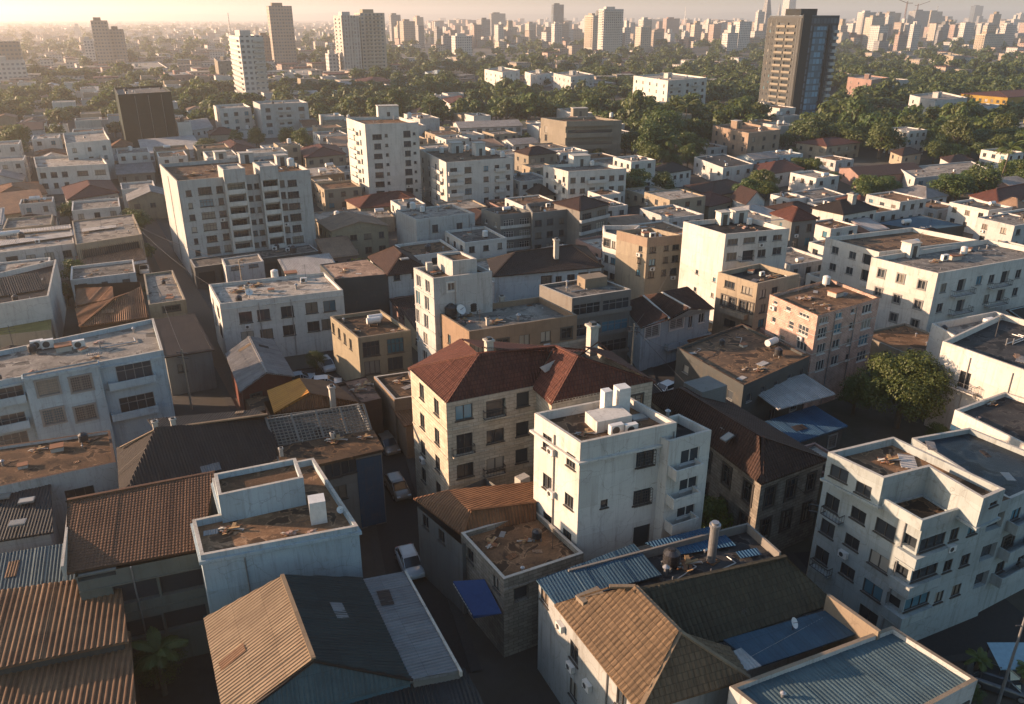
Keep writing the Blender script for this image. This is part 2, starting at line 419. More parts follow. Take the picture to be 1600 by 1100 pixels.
def ac_mesh():
    global AC_ME
    if AC_ME is None:
        mb = MB(); mb.box((0, -.2, 0), .85, .36, .6, m=0)
        mb.cyl((-.1, -.385, .3), (-.1, -.4, .3), .22, n=14, m=1)
        for s in (-.3, .3): mb.bar((s, 0, -.05), (s, -.4, -.05), .05, m=1)
        AC_ME = mb.mesh('air_conditioner', [PWHITE, DMETAL])
    return AC_ME
TANKS = {}
def item_mesh(kind):
    """small roof equipment, origin at its foot"""
    base_kind = kind
    if kind == 'roof_sheet': kind = 'roof_sheet%d' % rnd.randrange(5)
    if kind in TANKS: return TANKS[kind]
    mb = MB(); mats = [PWHITE, DMETAL]
    if kind == 'water_tank':
        mats = [PBLACK, CONC]; r = .62
        for x, y in ((-.45, -.45), (.45, -.45), (.45, .45), (-.45, .45)): mb.box((x, y, 0), .16, .16, .35, m=1)
        mb.cyl((0, 0, .35), (0, 0, 1.25), r, n=16); mb.cyl((0, 0, 1.25), (0, 0, 1.5), r, .3, 16); mb.cyl((0, 0, 1.5), (0, 0, 1.58), .22, n=12)
        for z in (.6, .85, 1.1): mb.cyl((0, 0, z), (0, 0, z + .05), r + .03, n=16)
    elif kind == 'white_tank':
        mats = [PWHITE, CONC]
        for x in (-.5, .5): mb.box((x, 0, 0), .2, .9, .3, m=1)
        mb.cyl((0, 0, .3), (0, 0, 1.5), .6, n=16); mb.cyl((0, 0, 1.5), (0, 0, 1.68), .6, .2, 16)
    elif kind == 'horizontal_tank':
        mats = [PWHITE, DMETAL]
        for x in (-.6, .6): mb.box((x, 0, 0), .15, .7, .45, m=1)
        mb.cyl((-1, 0, .8), (1, 0, .8), .48, n=16)
    elif kind == 'roof_vent':
        mats = [METAL]
        mb.cyl((0, 0, 0), (0, 0, .6), .14, n=10); mb.cyl((0, 0, .6), (0, 0, .66), .26, n=10); mb.cyl((0, 0, .66), (0, 0, .82), .26, .05, 10)
    elif kind == 'antenna':
        mats = [DMETAL]
        mb.bar((0, 0, 0), (0, 0, 2.6), .05)
        for z in (1.9, 2.15, 2.4): mb.bar((-.5, 0, z), (.5, 0, z), .03)
        mb.bar((0, -.5, 2.3), (0, .5, 2.3), .03)
    elif kind == 'air_conditioner':
        mats = [PWHITE, DMETAL]
        mb.box((0, 0, .12), .95, .4, .7); mb.cyl((-.1, -.2, .47), (-.1, -.225, .47), .27, n=14, m=1)
        for x in (-.4, .4): mb.box((x, 0, 0), .08, .4, .12, m=1)
    elif kind == 'satellite_dish':
        mats = [PWHITE, DMETAL]
        mb.bar((0, 0, 0), (0, 0, .7), .06, m=1); c = V((0, 0, .75)); ax = V((.3, -.75, .6)).normalized(); x = ax.cross(V((0, 0, 1))).normalized(); y = x.cross(ax)
        R = [[c + (x * math.cos(6.2832 * i / 16) + y * math.sin(6.2832 * i / 16)) * r + ax * (r * r * .55) for i in range(16)] for r in (.03, .25, .45)]
        for a in range(2):
            for i in range(16): mb.face([R[a][i], R[a][(i + 1) % 16], R[a + 1][(i + 1) % 16], R[a + 1][i]])
        mb.bar(c, c + ax * .5, .03, m=1)
    elif kind == 'chimney':
        mats = [CONCL, DMETAL]
        mb.box((0, 0, -1), .6, .6, 2.3); mb.box((0, 0, 1.3), .8, .8, .18); mb.box((0, 0, 1.48), .4, .4, .2, m=1)
    elif kind == 'skylight':
        mats = [FRG, GLC]
        mb.box((0, 0, 0), 1.5, 1., .2); mb.face([(-.65, -.4, .21), (.65, -.4, .21), (.65, .4, .21), (-.65, .4, .21)], m=1)
    elif kind == 'roof_hatch':
        mats = [CONCL, RUSTM]
        mb.box((0, 0, 0), 1.3, 1.1, .5); mb.box((0, 0, .5), 1.45, 1.25, .1, m=1)
    elif kind == 'junk_pile':
        mats = [RUSTM, CONCL, smat((.35, .22, .1), .8)]; r = random.Random(3)
        for i in range(16): mb.bar((r.uniform(-1.2, 1.2), r.uniform(-.8, .8), r.uniform(.03, .2)), (r.uniform(-1.2, 1.2), r.uniform(-.8, .8), r.uniform(.05, .45)), r.uniform(.05, .35), .04, m=r.randrange(3))
    elif kind == 'pipe_run':
        mats = [METAL]
        mb.cyl((-2, 0, .15), (2, 0, .15), .07, n=8); mb.cyl((2, 0, .15), (2, 1.4, .15), .07, n=8); mb.cyl((-2, 0, 0), (-2, 0, .9), .07, n=8)
    elif kind == 'cable_run':
        mats = [DMETAL]; r = random.Random(8); p = V((-2.6, 0, .04))
        for i in range(9):
            q = p + V((.6, r.uniform(-.35, .35), 0)); mb.bar(p, q, .045); p = q
    elif kind == 'brick_stack':
        mats = [BRICK, CONC]; r = random.Random(6)
        for i in range(3): mb.box((i * .5 - .5, r.uniform(-.1, .1), 0), .45, .5, .25 + .2 * (i % 2), .1 * i)
        mb.box((.2, .7, 0), 1.3, .3, .06, .3, 1)
    elif base_kind == 'roof_sheet':
        v_ = int(kind[-1]); mats = [(C_WHITE, C_RUSTB, C_GREYB, C_DBROWN, C_PEACH)[v_]]; mb.box((0, 0, .02), (1.7, 1.1, 2.2, 1.4, .8)[v_], (.95, .7, 1., .6, .7)[v_], .05, .2 * v_)
        if v_ > 1: mb.box((.3, .2, .08), .9, .5, .04, .7)
    TANKS[kind] = mb.mesh(base_kind, mats); return TANKS[kind]
CLUTTER = ['water_tank', 'white_tank', 'roof_vent', 'antenna', 'air_conditioner', 'satellite_dish', 'roof_hatch', 'junk_pile', 'pipe_run', 'roof_sheet', 'horizontal_tank', 'junk_pile', 'roof_sheet', 'air_conditioner']
SMALL = ['roof_vent', 'junk_pile', 'pipe_run', 'roof_sheet', 'cable_run', 'cable_run', 'brick_stack', 'cable_run', 'roof_vent', 'antenna', 'junk_pile', 'roof_sheet', 'water_tank', 'roof_hatch']
FOOT = []       # footprints in the ground plan
class B: pass
def bld(name, label, cat, pts, z=None, b=None, z0=0, wall=None, roof=None, par=.8, fac=None, parent=None, cop=None, cornice=None, top='flat', rh=2.4,
        over=.35, group=None, fc=None, items=(), clutter=0, world=None, gap=None, near=None, part='wing', sheet=False, foot=True, seed=None):
    wall = wall or WHITE; roof = roof or R_GREY; fc = fc or FRW; fac = fac or {}
    if world: P = [V((p[0], p[1])) for p in world]
    else:
        if z is None: z = zfrom(pts[1][0], pts[1][1], b)
        P = [up(u, v, z).to_2d() for u, v in pts]
        if len(P) == 3: P.append(P[0] + P[2] - P[1])
    ar = sum(P[i - 1].x * P[i].y - P[i].x * P[i - 1].y for i in range(len(P)))
    if ar < 0: print('CW polygon', name, label)
    o = B(); o.P = P; o.z = z; n = len(P)
    depth = (P[1].y * CP + (HC - z) * SP)
    if near is None: near = depth < 112
    o.near = near
    org = V((P[1].x, P[1].y, 0)) if parent is None else parent.org
    o.org = org
    if parent is None:
        o.root = empty(name, org, label, cat, group)
    if foot and z0 < 3: FOOT.append([p.copy() for p in P])
    o.ang = math.atan2((P[2] - P[1]).y, (P[2] - P[1]).x)
    zr = z - par if top == 'flat' else z
    o.zr = zr
    W = MB(); O2 = org.to_2d()
    rw = []; wr = random.Random(int(P[1].x * 7 + P[1].y * 3)); acr = random.Random(int(P[1].x * 5 + 1))
    for i in range(n):
        p, q = P[i], P[(i + 1) % n]; e = q - p; L = e.length; e = e / L; nout = V((e.y, -e.x))
        rects = []
        for it in fac.get(i, []):
            k = it[0]
            if k == 'g':
                _, nc, nr, w, h, tp, fh = it[:7]; st = it[7] if len(it) > 7 else 'two'; f0, f1 = it[8:10] if len(it) > 9 else (0, 1)
                for r in range(nr):
                    for c in range(nc):
                        u = L * (f0 + (f1 - f0) * (c + .5) / nc); zz = z - tp - r * fh
                        w_ = w * wr.choice((1, 1, 1, .8, 1.1)) if w < 3 else w; h_ = h * wr.choice((1, 1, 1, .9)); s_ = wr.choice((st, st, st, 'one' if w < 1.5 else 'three', 'sash' if near else st, 'grid' if near and w < 2.5 else st)) if st in ('two', 'three') else st
                        rects.append((u - w_ / 2, u + w_ / 2, zz - h / 2, zz - h / 2 + h_, s_))
            elif k == 'p':
                _, w, h, pxs = it[:4]; st = it[4] if len(it) > 4 else 'two'
                for (px, py) in pxs:
                    d = ray(px, py); N3 = V((nout.x, nout.y, 0)); t = (V((p.x, p.y, 0)) - CAM).dot(N3) / d.dot(N3); X = CAM + d * t
                    u = (X.to_2d() - p).dot(e); rects.append((u - w / 2, u + w / 2, X.z - h / 2, X.z + h / 2, st))
            elif k in ('b', 'bp'):
                # balcony: slab and solid or railed front
                if k == 'bp':
                    _, w, dp, h, pxs = it[:5]; st = it[5] if len(it) > 5 else 'solid'; L_ = []
                    for (px, py) in pxs:
                        d = ray(px, py); N3 = V((nout.x, nout.y, 0)); t = (V((p.x, p.y, 0)) + N3 * dp - CAM).dot(N3) / d.dot(N3); X = CAM + d * t
                        u = (X.to_2d() - p).dot(e); L_.append((u, X.z - h / 2, w))
                else:
                    _, f0, f1, tp, fh, nr, dp, h = it[:8]; st = it[8] if len(it) > 8 else 'solid'
                    L_ = [(L * (f0 + f1) / 2, z - tp - r * fh, L * (f1 - f0)) for r in range(nr)]
                for (u, zz, w) in L_:
                    mb = MB(); c = p + e * u + nout * dp / 2 - O2; rz = math.atan2(e.y, e.x)
                    mb.box((c.x, c.y, zz - .12), w, dp, .14, rz)
                    if st == 'solid':
                        cc = p + e * u + nout * (dp - .06) - O2; mb.box((cc.x, cc.y, zz + .02), w, .12, h, rz)
                        for s in (-1, 1):
                            cc = p + e * (u + s * (w / 2 - .06)) + nout * (dp / 2 - .06) - O2; mb.box((cc.x, cc.y, zz + .02), .12, dp - .12, h, rz)
                    bal = mb.build('balcony', it[9] if len(it) > 9 and k == 'b' else wall)
                    rw.append((bal, None))
                    if st != 'solid':
                        mb = MB(); a3 = p + e * (u - w / 2) - O2; b3 = p + e * (u + w / 2) - O2; o3 = nout * (dp - .04)
                        A = V((a3.x + o3.x, a3.y + o3.y, zz)); Bq = V((b3.x + o3.x, b3.y + o3.y, zz)); A0 = V((a3.x, a3.y, zz)); B0 = V((b3.x, b3.y, zz))
                        for s, t2 in ((A0, A), (A, Bq), (Bq, B0)):
                            for hh in (h, h * .1): mb.bar(s + V((0, 0, hh)), t2 + V((0, 0, hh)), .05)
                            k2 = max(2, int((t2 - s).length / .3))
                            for j in range(k2 + 1): mb.bar(s.lerp(t2, j / k2), s.lerp(t2, j / k2) + V((0, 0, h)), .03)
                        rr = mb.build('railing', DMETAL, bal)
            elif k == 'ac':
                for (px, py) in it[1]:
                    d = ray(px, py); N3 = V((nout.x, nout.y, 0)); t = (V((p.x, p.y, 0)) - CAM).dot(N3) / d.dot(N3); X = CAM + d * t
                    a = link('air_conditioner', ac_mesh(), None, V((X.x, X.y, X.z - .3)) - org, math.atan2(e.y, e.x)); rw.append((a, None))
            elif k == 'pipe':
                mb = MB()
                for f0 in it[1]:
                    c = p + e * (L * f0) + nout * .08 - O2; mb.cyl((c.x, c.y, max(z0, 0) + .1), (c.x, c.y, zr), .06, n=8)
                rw.append((mb.build('drain_pipe', METAL), None))
            elif k == 'band':          # string course: height below the top, thickness, how far it stands out
                mb = MB(); c = p + e * (L / 2) + nout * (it[3] / 2) - O2
                mb.box((c.x, c.y, z - it[1]), L + .01, it[3], it[2], math.atan2(e.y, e.x)); rw.append((mb.build('string_course', it[4] if len(it) > 4 else wall), None))
        ok = []
        for r in rects:
            r = (max(r[0], .12), min(r[1], L - .12), max(r[2], z0 + .05), min(r[3], zr - .12), r[4])
            if r[1] - r[0] < .25 or r[3] - r[2] < .25: continue
            if any(r[0] < s[1] + .02 and r[1] > s[0] - .02 and r[2] < s[3] + .02 and r[3] > s[2] - .02 for s in ok): continue
            ok.append(r)
        def Q(u, zz, d=0): w2 = p + e * u - nout * d - O2; return V((w2.x, w2.y, zz))
        us = sorted(set([0, L] + [x for r in ok for x in r[:2]])); zs = sorted(set([z0, z] + [x for r in ok for x in r[2:4]]))
        # merge cells in each column to keep the mesh small
        for a in range(len(us) - 1):
            if us[a + 1] - us[a] < 1e-5: continue
            uc = (us[a] + us[a + 1]) / 2; st0 = None; rs = [r for r in ok if r[0] < uc < r[1]]
            cuts = sorted([(r[2], r[3]) for r in rs]); lo = z0
            for c0, c1 in cuts + [(z, z)]:
                if c0 - lo > 1e-5: W.face([Q(us[a], lo), Q(us[a + 1], lo), Q(us[a + 1], c0), Q(us[a], c0)], [(us[a], lo), (us[a + 1], lo), (us[a + 1], c0), (us[a], c0)])
                lo = c1
        for (a, b2, c, d, st) in ok:
            D = .2 if st != 'open' else .5
            W.face([Q(a, c), Q(b2, c), Q(b2, c, D), Q(a, c, D)]); W.face([Q(a, d, D), Q(b2, d, D), Q(b2, d), Q(a, d)])
            W.face([Q(a, c), Q(a, c, D), Q(a, d, D), Q(a, d)]); W.face([Q(b2, c, D), Q(b2, c), Q(b2, d), Q(b2, d, D)])
            if parent is None and st in ('two', 'three', 'one') and b2 - a < 2.2 and depth < 260 and acr.random() < .07:
                w_ = Q((a + b2) / 2 + acr.uniform(-.3, .3), c - .85); w_ = link('air_conditioner', ac_mesh(), None, w_, math.atan2(e.y, e.x)); rw.append((w_, None))
            fm, pm = win_mesh(b2 - a, d - c, st, fc, not near)
            loc = Q((a + b2) / 2, (c + d) / 2, .3 if st == 'open' else 0); rz = math.atan2(e.y, e.x)
            if fm is None: w_ = link('window', pm, None, loc, rz)
            else:
                w_ = link('window' if st != 'door' else 'door', fm, None, loc, rz)
                if pm and parent is None: link('pane', pm, w_)
                elif pm: link('pane', pm, w_)
            rw.append((w_, None))
    # parapet, roof deck
    if top == 'flat':
        I = inset(P, .28 if par > .15 else .02)
        for i in range(n):
            a, b2 = P[i] - O2, P[(i + 1) % n] - O2; c, d = I[(i + 1) % n] - O2, I[i] - O2
            W.face([(a.x, a.y, z), (b2.x, b2.y, z), (c.x, c.y, z), (d.x, d.y, z)], m=1 if cop else 0)
            W.face([(d.x, d.y, z), (c.x, c.y, z), (c.x, c.y, zr - .05), (d.x, d.y, zr - .05)])
    o.wall = W.build('wall' if parent is None else name, [wall, cop] if cop else wall)
    if parent is None: o.wall.parent = o.root
    else: o.wall.parent = parent.root; o.root = o.wall
    for w_, _ in rw: w_.parent = o.root
    if cornice:
        for (zz, h, pr) in cornice:
            mb = MB(); X = inset(P, -pr)
            for i in range(n):
                a, b2, c, d = P[i] - O2, P[(i + 1) % n] - O2, X[(i + 1) % n] - O2, X[i] - O2
                mb.face([(d.x, d.y, z - zz), (c.x, c.y, z - zz), (c.x, c.y, z - zz + h), (d.x, d.y, z - zz + h)])
                mb.face([(d.x, d.y, z - zz + h), (c.x, c.y, z - zz + h), (b2.x, b2.y, z - zz + h), (a.x, a.y, z - zz + h)])
                mb.face([(a.x, a.y, z - zz), (b2.x, b2.y, z - zz), (c.x, c.y, z - zz), (d.x, d.y, z - zz)])
            mb.build('cornice', wall, o.root)
    R = MB()
    if top == 'flat':
        R.face([V((q.x - O2.x, q.y - O2.y, zr)) for q in I]); R.build('roof', roof, o.root)
    elif top != 'none':
        pitched(o, top, rh, over, roof, sheet, wall)
    r2 = random.Random(seed if seed is not None else int(P[1].x * 31 + P[1].y * 17))
    for it in items: roof_item(o, *it)
    if top == 'flat' and parent is None and depth < 330 and par > .05 and name != 'sheet_roofed_block': 
        ar_ = (P[2] - P[1]).length * (P[0] - P[1]).length
        for i in range(min(9 if near else 5, int(ar_ / 16))):
            k_ = r2.choice(SMALL); roof_item(o, k_, r2.uniform(.08, .92), r2.uniform(.08, .92), r2.uniform(.4, .85), r2.uniform(-.6, .6))
    if clutter and top == 'flat':
        for i in range(clutter):
            roof_item(o, r2.choice(CLUTTER), r2.uniform(.12, .88), r2.uniform(.12, .88), r2.uniform(.8, 1.2))
    return o
def at_roof(o, fu, fv):
    if abs(fu) <= 1.5 and abs(fv) <= 1.5:
        P = o.P; q = P[1] + (P[2] - P[1]) * fu + (P[0] - P[1]) * fv; return V((q.x, q.y, o.zr))
    return up(fu, fv, o.zr)
def roof_item(o, kind, fu, fv, s=1.0, *a):
    p = at_roof(o, fu, fv) - o.org
    if kind == 'stair_hut':            # s = width, a = depth, height[, wall, roof]
        mb = MB(); d, h = a[0], a[1]; wm = a[2] if len(a) > 2 else o.wall.data.materials[0]
        mb.box((p.x, p.y, p.z - .02), s, d, h, o.ang); hut = mb.build('stair_hut', wm, o.root)
        mb = MB(); mb.box((p.x, p.y, p.z + h - .015), s + .3, d + .3, .16, o.ang); mb.build('hut_roof', a[3] if len(a) > 3 else CONCL, hut)
        co, si = math.cos(o.ang), math.sin(o.ang); mb = MB(); q = (p.x + si * (d / 2 + .02), p.y - co * (d / 2 + .02), p.z); mb.box(q, .9, .05, min(2, h - .3), o.ang); mb.build('door', FRD, hut)
        return hut
    if kind == 'box':
        mb = MB(); mb.box((p.x, p.y, p.z - .02), s, a[0], a[1], o.ang); return mb.build(a[3] if len(a) > 3 else 'roof_box', a[2] if len(a) > 2 else PWHITE, o.root)
    q = link(kind, item_mesh(kind), o.root, p, o.ang + (a[0] if a else 0)); q.scale = (s, s, s); return q
def pitched(o, top, rh, over, roof, sheet, wall):
    P = inset(o.P, -over); O2 = o.org.to_2d(); z = o.z; n = len(P)
    sl = rh / max(1.0, min((P[1] - P[0]).length, (P[2] - P[1]).length) / 2)
    zE = z - over * sl * .8
    E = [V((q.x - O2.x, q.y - O2.y, zE)) for q in P]; faces = []; W = MB()
    L, A, R_, K = E
    def mid(a, b): return (a + b) / 2 + V((0, 0, rh))
    caps = []
    if top == 'hip':
        l0 = (L - A).length; l1 = (R_ - A).length
        if l1 >= l0:
            d = (R_ - A).normalized() * l0 * .45; r1 = mid(L, A) + d; r2 = mid(R_, K) - d
            faces = [(L, A, r1), (A, R_, r2, r1), (R_, K, r2), (K, L, r1, r2)]; caps = [(r1, r2), (A, r1), (L, r1), (R_, r2), (K, r2)]
        else:
            d = (L - A).normalized() * l1 * .45; r1 = mid(A, R_) + d; r2 = mid(L, K) - d
            faces = [(L, A, r1, r2), (A, R_, r1), (R_, K, r2, r1), (K, L, r2)]; caps = [(r1, r2), (A, r1), (R_, r1), (L, r2), (K, r2)]
    elif top in ('gable0', 'gable1'):
        if top == 'gable1': r1, r2 = mid(L, A), mid(R_, K); faces = [(A, R_, r2, r1), (K, L, r1, r2)]; gs = [(0, r1), (2, r2)]
        else: r1, r2 = mid(A, R_), mid(L, K); faces = [(L, A, r1, r2), (R_, K, r2, r1)]; gs = [(1, r1), (3, r2)]
        caps = [(r1, r2)]
        for i, r in gs:
            a = o.P[i] - O2; b = o.P[(i + 1) % 4] - O2; m = (a + b) / 2
            W.face([(a.x, a.y, z), (b.x, b.y, z), (m.x, m.y, z + rh - .12)])
    elif top in ('shed0', 'shed1', 'shed2', 'shed3'):
        i = int(top[-1]); a, b, c, d = E[i], E[(i + 1) % 4], E[(i + 2) % 4] + V((0, 0, rh)), E[(i + 3) % 4] + V((0, 0, rh)); faces = [(a, b, c, d)]
        q = [o.P[(i + k) % 4] - O2 for k in range(4)]
        W.face([(q[1].x, q[1].y, z), (q[2].x, q[2].y, z), (q[2].x, q[2].y, z + rh - .1)]); W.face([(q[3].x, q[3].y, z), (q[0].x, q[0].y, z), (q[3].x, q[3].y, z + rh - .1)])
        W.face([(q[2].x, q[2].y, z), (q[3].x, q[3].y, z), (q[3].x, q[3].y, z + rh - .1), (q[2].x, q[2].y, z + rh - .1)])
    R = MB()
    for f in faces:
        if sheet: ribface(R, f, *sheet)
        else: R.face(f)
        for k in range(2):             # the visible edge of the roof
            pass
    for f in faces:
        a, b = f[0], f[1]; R.face([a - V((0, 0, .16)), b - V((0, 0, .16)), b, a])
    if top.startswith('gable') or top.startswith('shed'):
        for f in faces:
            for a, b in ((f[1], f[2]), (f[3], f[0])): R.face([a - V((0, 0, .16)), b - V((0, 0, .16)), b, a])
    rf = R.build('roof', roof, o.root)
    if sheet and o.near: patches(o, rf, faces, int(o.P[1].x * 3 + 50))
    if o.near or top == 'hip':
        C = MB()
        for a, b in caps: C.bar(a + V((0, 0, .03)), b + V((0, 0, .03)), .26, .14)
        C.build('ridge_cap', roof, rf)
    if top.startswith('gable'):
        for f in W.f:
            w_ = MB(); w_.face([W.v[k] for k in f]); w_.build('gable_wall', wall, o.root)
    elif W.f: W.build('gable_wall', wall, o.root, weld=True)
    o.ridge = caps
PATCH = None
def patches(parent, holder, faces, seed):
    """odd replacement sheets nailed over a roof slope"""
    r = random.Random(seed)
    for pts in faces:
        if len(pts) < 4: continue
        a, b, c, d = pts[0], pts[1], pts[2], pts[3]; ex = (b - a).normalized(); nn = (b - a).cross(d - a).normalized(); up_ = nn.cross(ex)
        L = (b - a).length
        for i in range(int(L / 8)):
            f, g = r.uniform(.12, .85), r.uniform(.15, .75); p = a.lerp(b, f).lerp(d.lerp(c, f), g) + nn * .075; w, h = r.choice(((.9, 2.), (.9, 1.4), (1.8, 1.)))
            tl = r.uniform(-.08, .08); e2 = (ex + up_ * tl).normalized(); u2 = nn.cross(e2)
            mb = MB(); ribface(mb, [p - e2 * w / 2 - u2 * h / 2, p + e2 * w / 2 - u2 * h / 2, p + e2 * w / 2 + u2 * h / 2, p - e2 * w / 2 + u2 * h / 2], .22, .035)
            mb.build('patch_sheet', r.choice([C_RUST, C_GREY, C_TAN, C_DBROWN, C_RUST]), holder)
def roof_px(parent, name, mat, faces, period=.3, amp=.05, course=0, cap=None, caps=(), fascia=.18, prof=None):
    """a roof given by the places its corners stand: faces of (px, py, z), eave edge first"""
    R = MB()
    for f in faces:
        pts = [up(*p) - parent.org for p in f]
        if period: ribface(R, pts, period, amp, course, prof=prof)
        else: R.face(pts)
        for i in range(len(pts)):
            a, b = pts[i], pts[(i + 1) % len(pts)]; R.face([a - V((0, 0, fascia)), b - V((0, 0, fascia)), b, a])
    r = R.build(name, mat, parent.root)
    if period and not course and name == 'roof': patches(parent, r, [[up(*p) - parent.org for p in f] for f in faces], len(faces) * 7 + int(faces[0][0][0]))
    if caps:
        C = MB()
        for a, b in caps: C.bar(up(*a) - parent.org + V((0, 0, .06)), up(*b) - parent.org + V((0, 0, .06)), .3, .14)
        C.build('ridge_cap', cap or mat, r)
    return r
def slab_px(parent, name, mat, pts, th=.1, period=0, amp=.03):
    R = MB(); q = [up(*p) - parent.org for p in pts]
    if period: ribface(R, q, period, amp)
    else: R.face(q)
    d = V((0, 0, th))
    for i in range(len(q)): R.face([q[i] - d, q[(i + 1) % len(q)] - d, q[(i + 1) % len(q)], q[i]])
    R.face([x - d for x in q[::-1]])
    return R.build(name, mat, parent.root)
def wallrun_px(parent, name, mat, pts, th=.25, zlo=0, close=False):
    """a low wall whose top runs through the given places"""
    mb = MB(); q = [up(*p) - parent.org for p in pts]
    for i in range(len(q) - (0 if close else 1)):
        a, b = q[i], q[(i + 1) % len(q)]; zt = (a.z + b.z) / 2; e = (b - a); c = (a + b) / 2
        mb.box((c.x, c.y, zlo), V((e.x, e.y)).length + th, th, zt - zlo + .005 * (i % 2), math.atan2(e.y, e.x))
    return mb.build(name, mat, parent.root)
# ------------------------------------------------------------------ the near quarter
BLD = 'building'
# 1 the white tower in the middle
t = bld('apartment_tower', 'narrow white four-storey tower with two white water boxes on its roof, beside the stone house', BLD, [(835, 645), (907, 692), (1058, 660)], z=18, wall=WHITE, roof=R_RUST, cop=CONCL,
    cornice=[(1.95, .22, .28)], fc=FRD, near=True, fac={
    0: [('p', 1.3, 1.5, [(855, 692), (855, 754), (855, 814)], 'two'), ('p', 1.2, 1.3, [(892, 720), (889, 783), (886, 839)], 'three'), ('ac', [(864, 770), (864, 704)]), ('pipe', [.47])],
    1: [('p', 1.75, 1.5, [(1008, 716), (1003, 776)], 'box'), ('p', .7, .8, [(944, 787)], 'one'), ('p', 1.7, 2.3, [(1002, 838)], 'door'), ('pipe', [.97])]})
roof_item(t, 'box', 950, 663, 3.4, 2.2, 1.1, WHITE, 'tank_plinth')
roof_item(t, 'box', 946, 650, .8, .8, 2.6, PWHITE, 'water_box'); roof_item(t, 'box', 970, 644, 1.15, 1.1, 2.6, PWHITE, 'water_box')
roof_item(t, 'air_conditioner', 962, 680, 1.3); roof_item(t, 'air_conditioner', 985, 678, 1.2); roof_item(t, 'skylight', 997, 654, 1); roof_item(t, 'junk_pile', 915, 680, .8); roof_item(t, 'roof_vent', 1043, 652, 1)
TOWER = t
bld('balcony_wing', '', '', [(996, 663), (1046, 690), (1112, 672)], z=16.9, wall=WHITE, roof=R_DARK, cop=CONCL, parent=t, near=True, fac={
    1: [('p', 2.0, 1.4, [(1078, 712), (1076, 754), (1072, 796)], 'two'), ('bp', 2.9, 1.1, .9, [(1078, 738), (1074, 782), (1071, 822)], 'solid')]})
# 2 the debris-roofed shop in front of it
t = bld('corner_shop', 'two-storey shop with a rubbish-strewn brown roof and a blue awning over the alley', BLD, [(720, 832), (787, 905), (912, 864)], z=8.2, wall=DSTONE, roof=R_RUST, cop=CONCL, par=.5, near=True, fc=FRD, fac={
    0: [('p', 1.1, 1.3, [(776, 912), (768, 900), (735, 868)], 'two')], 1: [('p', 1.4, 1.5, [(815, 928), (862, 912)], 'open'), ('band', 1.2, .15, .12)]})
for k, (x, y) in enumerate([(800, 870), (770, 850), (842, 862), (820, 845), (785, 835)]): roof_item(t, 'junk_pile' if k % 2 else 'roof_sheet', x, y, .9 - .1 * k, k)
SHOP = t
mb = MB(); a, b_, c, d = [up(*q) for q in ((708, 908, 5.4), (740, 962, 4.6), (784, 958, 5.0), (757, 905, 6.1))]
mb.face([a, b_, c, d]); mb.face([a - V((0, 0, .35)), b_ - V((0, 0, .35)), b_, a]); mb.face([b_ - V((0, 0, .3)), c - V((0, 0, .05)), c, b_])
o_ = mb.build('awning', plain('blue_canvas', (.012, .055, .17), .9), t.root, -t.org)
# lettering-like white scallop along the awning's valance
mb = MB()
for i in range(11):
    q = a.lerp(b_, (i + .6) / 12) + V((-.02, -.02, -.24)); e = (b_ - a).normalized(); mb.box(q, .26, .02, .13, math.atan2(e.y, e.x))
mb.build('valance_trim', PWHITE, o_, -t.org + t.org)
# rust hip-roofed neighbour behind
t = bld('workshop', 'low workshop with a rust-brown hip roof left of the white tower', BLD, [(652, 792), (722, 852), (832, 800)], z=7.6, wall=GREY, roof=C_RUSTB, top='none', near=True, fc=FRD, fac={0: [('p', 1, 1.3, [(665, 815), (690, 838)], 'two')]})
roof_px(t, 'roof', C_TAN if False else C_RUSTB, [[(646, 778, 8.2), (722, 836, 7.8), (735, 798, 9.4), (700, 765, 9.4)], [(722, 836, 7.8), (838, 812, 7.8), (838, 785, 9.2), (735, 798, 9.4)], [(700, 765, 9.4), (735, 798, 9.4), (838, 785, 9.2), (838, 752, 9.0)]], 0, caps=[((735, 798, 9.4), (838, 785, 9.2)), ((722, 836, 7.8), (735, 798, 9.4))])
roof_item(t, 'box', 816, 762, 1.2, .9, 1.3, CONCL)
# 3 the long white house with the olive tile roof
t = bld('tile_roofed_house', 'long white house with an olive-brown tiled hip roof and blue sheet roofs behind it', BLD, None, world=[up(842, 908, 9), up(1003, 1118, 9), up(1310, 952, 9), up(1166, 822, 9)], z=9, wall=GREYW, roof=R_DARK, par=.1, near=True, fc=FRD, fac={
    0: [('p', 1.3, 1.6, [(851, 930), (856, 947), (861, 962)], 'two'), ('p', 1.2, 1.7, [(897, 1020), (896, 1078)], 'two'), ('p', 1.2, 1.7, [(971, 1093)], 'two'), ('ac', [(921, 1070), (879, 978)]), ('pipe', [.72])]})
zE = 9.2; zR = 12.2
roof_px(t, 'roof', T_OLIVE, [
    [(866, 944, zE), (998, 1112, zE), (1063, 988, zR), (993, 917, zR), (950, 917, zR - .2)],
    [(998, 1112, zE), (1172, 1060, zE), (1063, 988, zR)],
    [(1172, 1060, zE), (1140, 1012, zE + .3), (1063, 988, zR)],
    ], .4, .07, .42, cap=C_TAN, caps=[((952, 917, zR), (993, 917, zR)), ((993, 917, zR), (1063, 988, zR)), ((1063, 988, zR), (998, 1112, zE)), ((1063, 988, zR), (1172, 1060, zE))], prof=[0, .45, .85, 1, .85, .45])
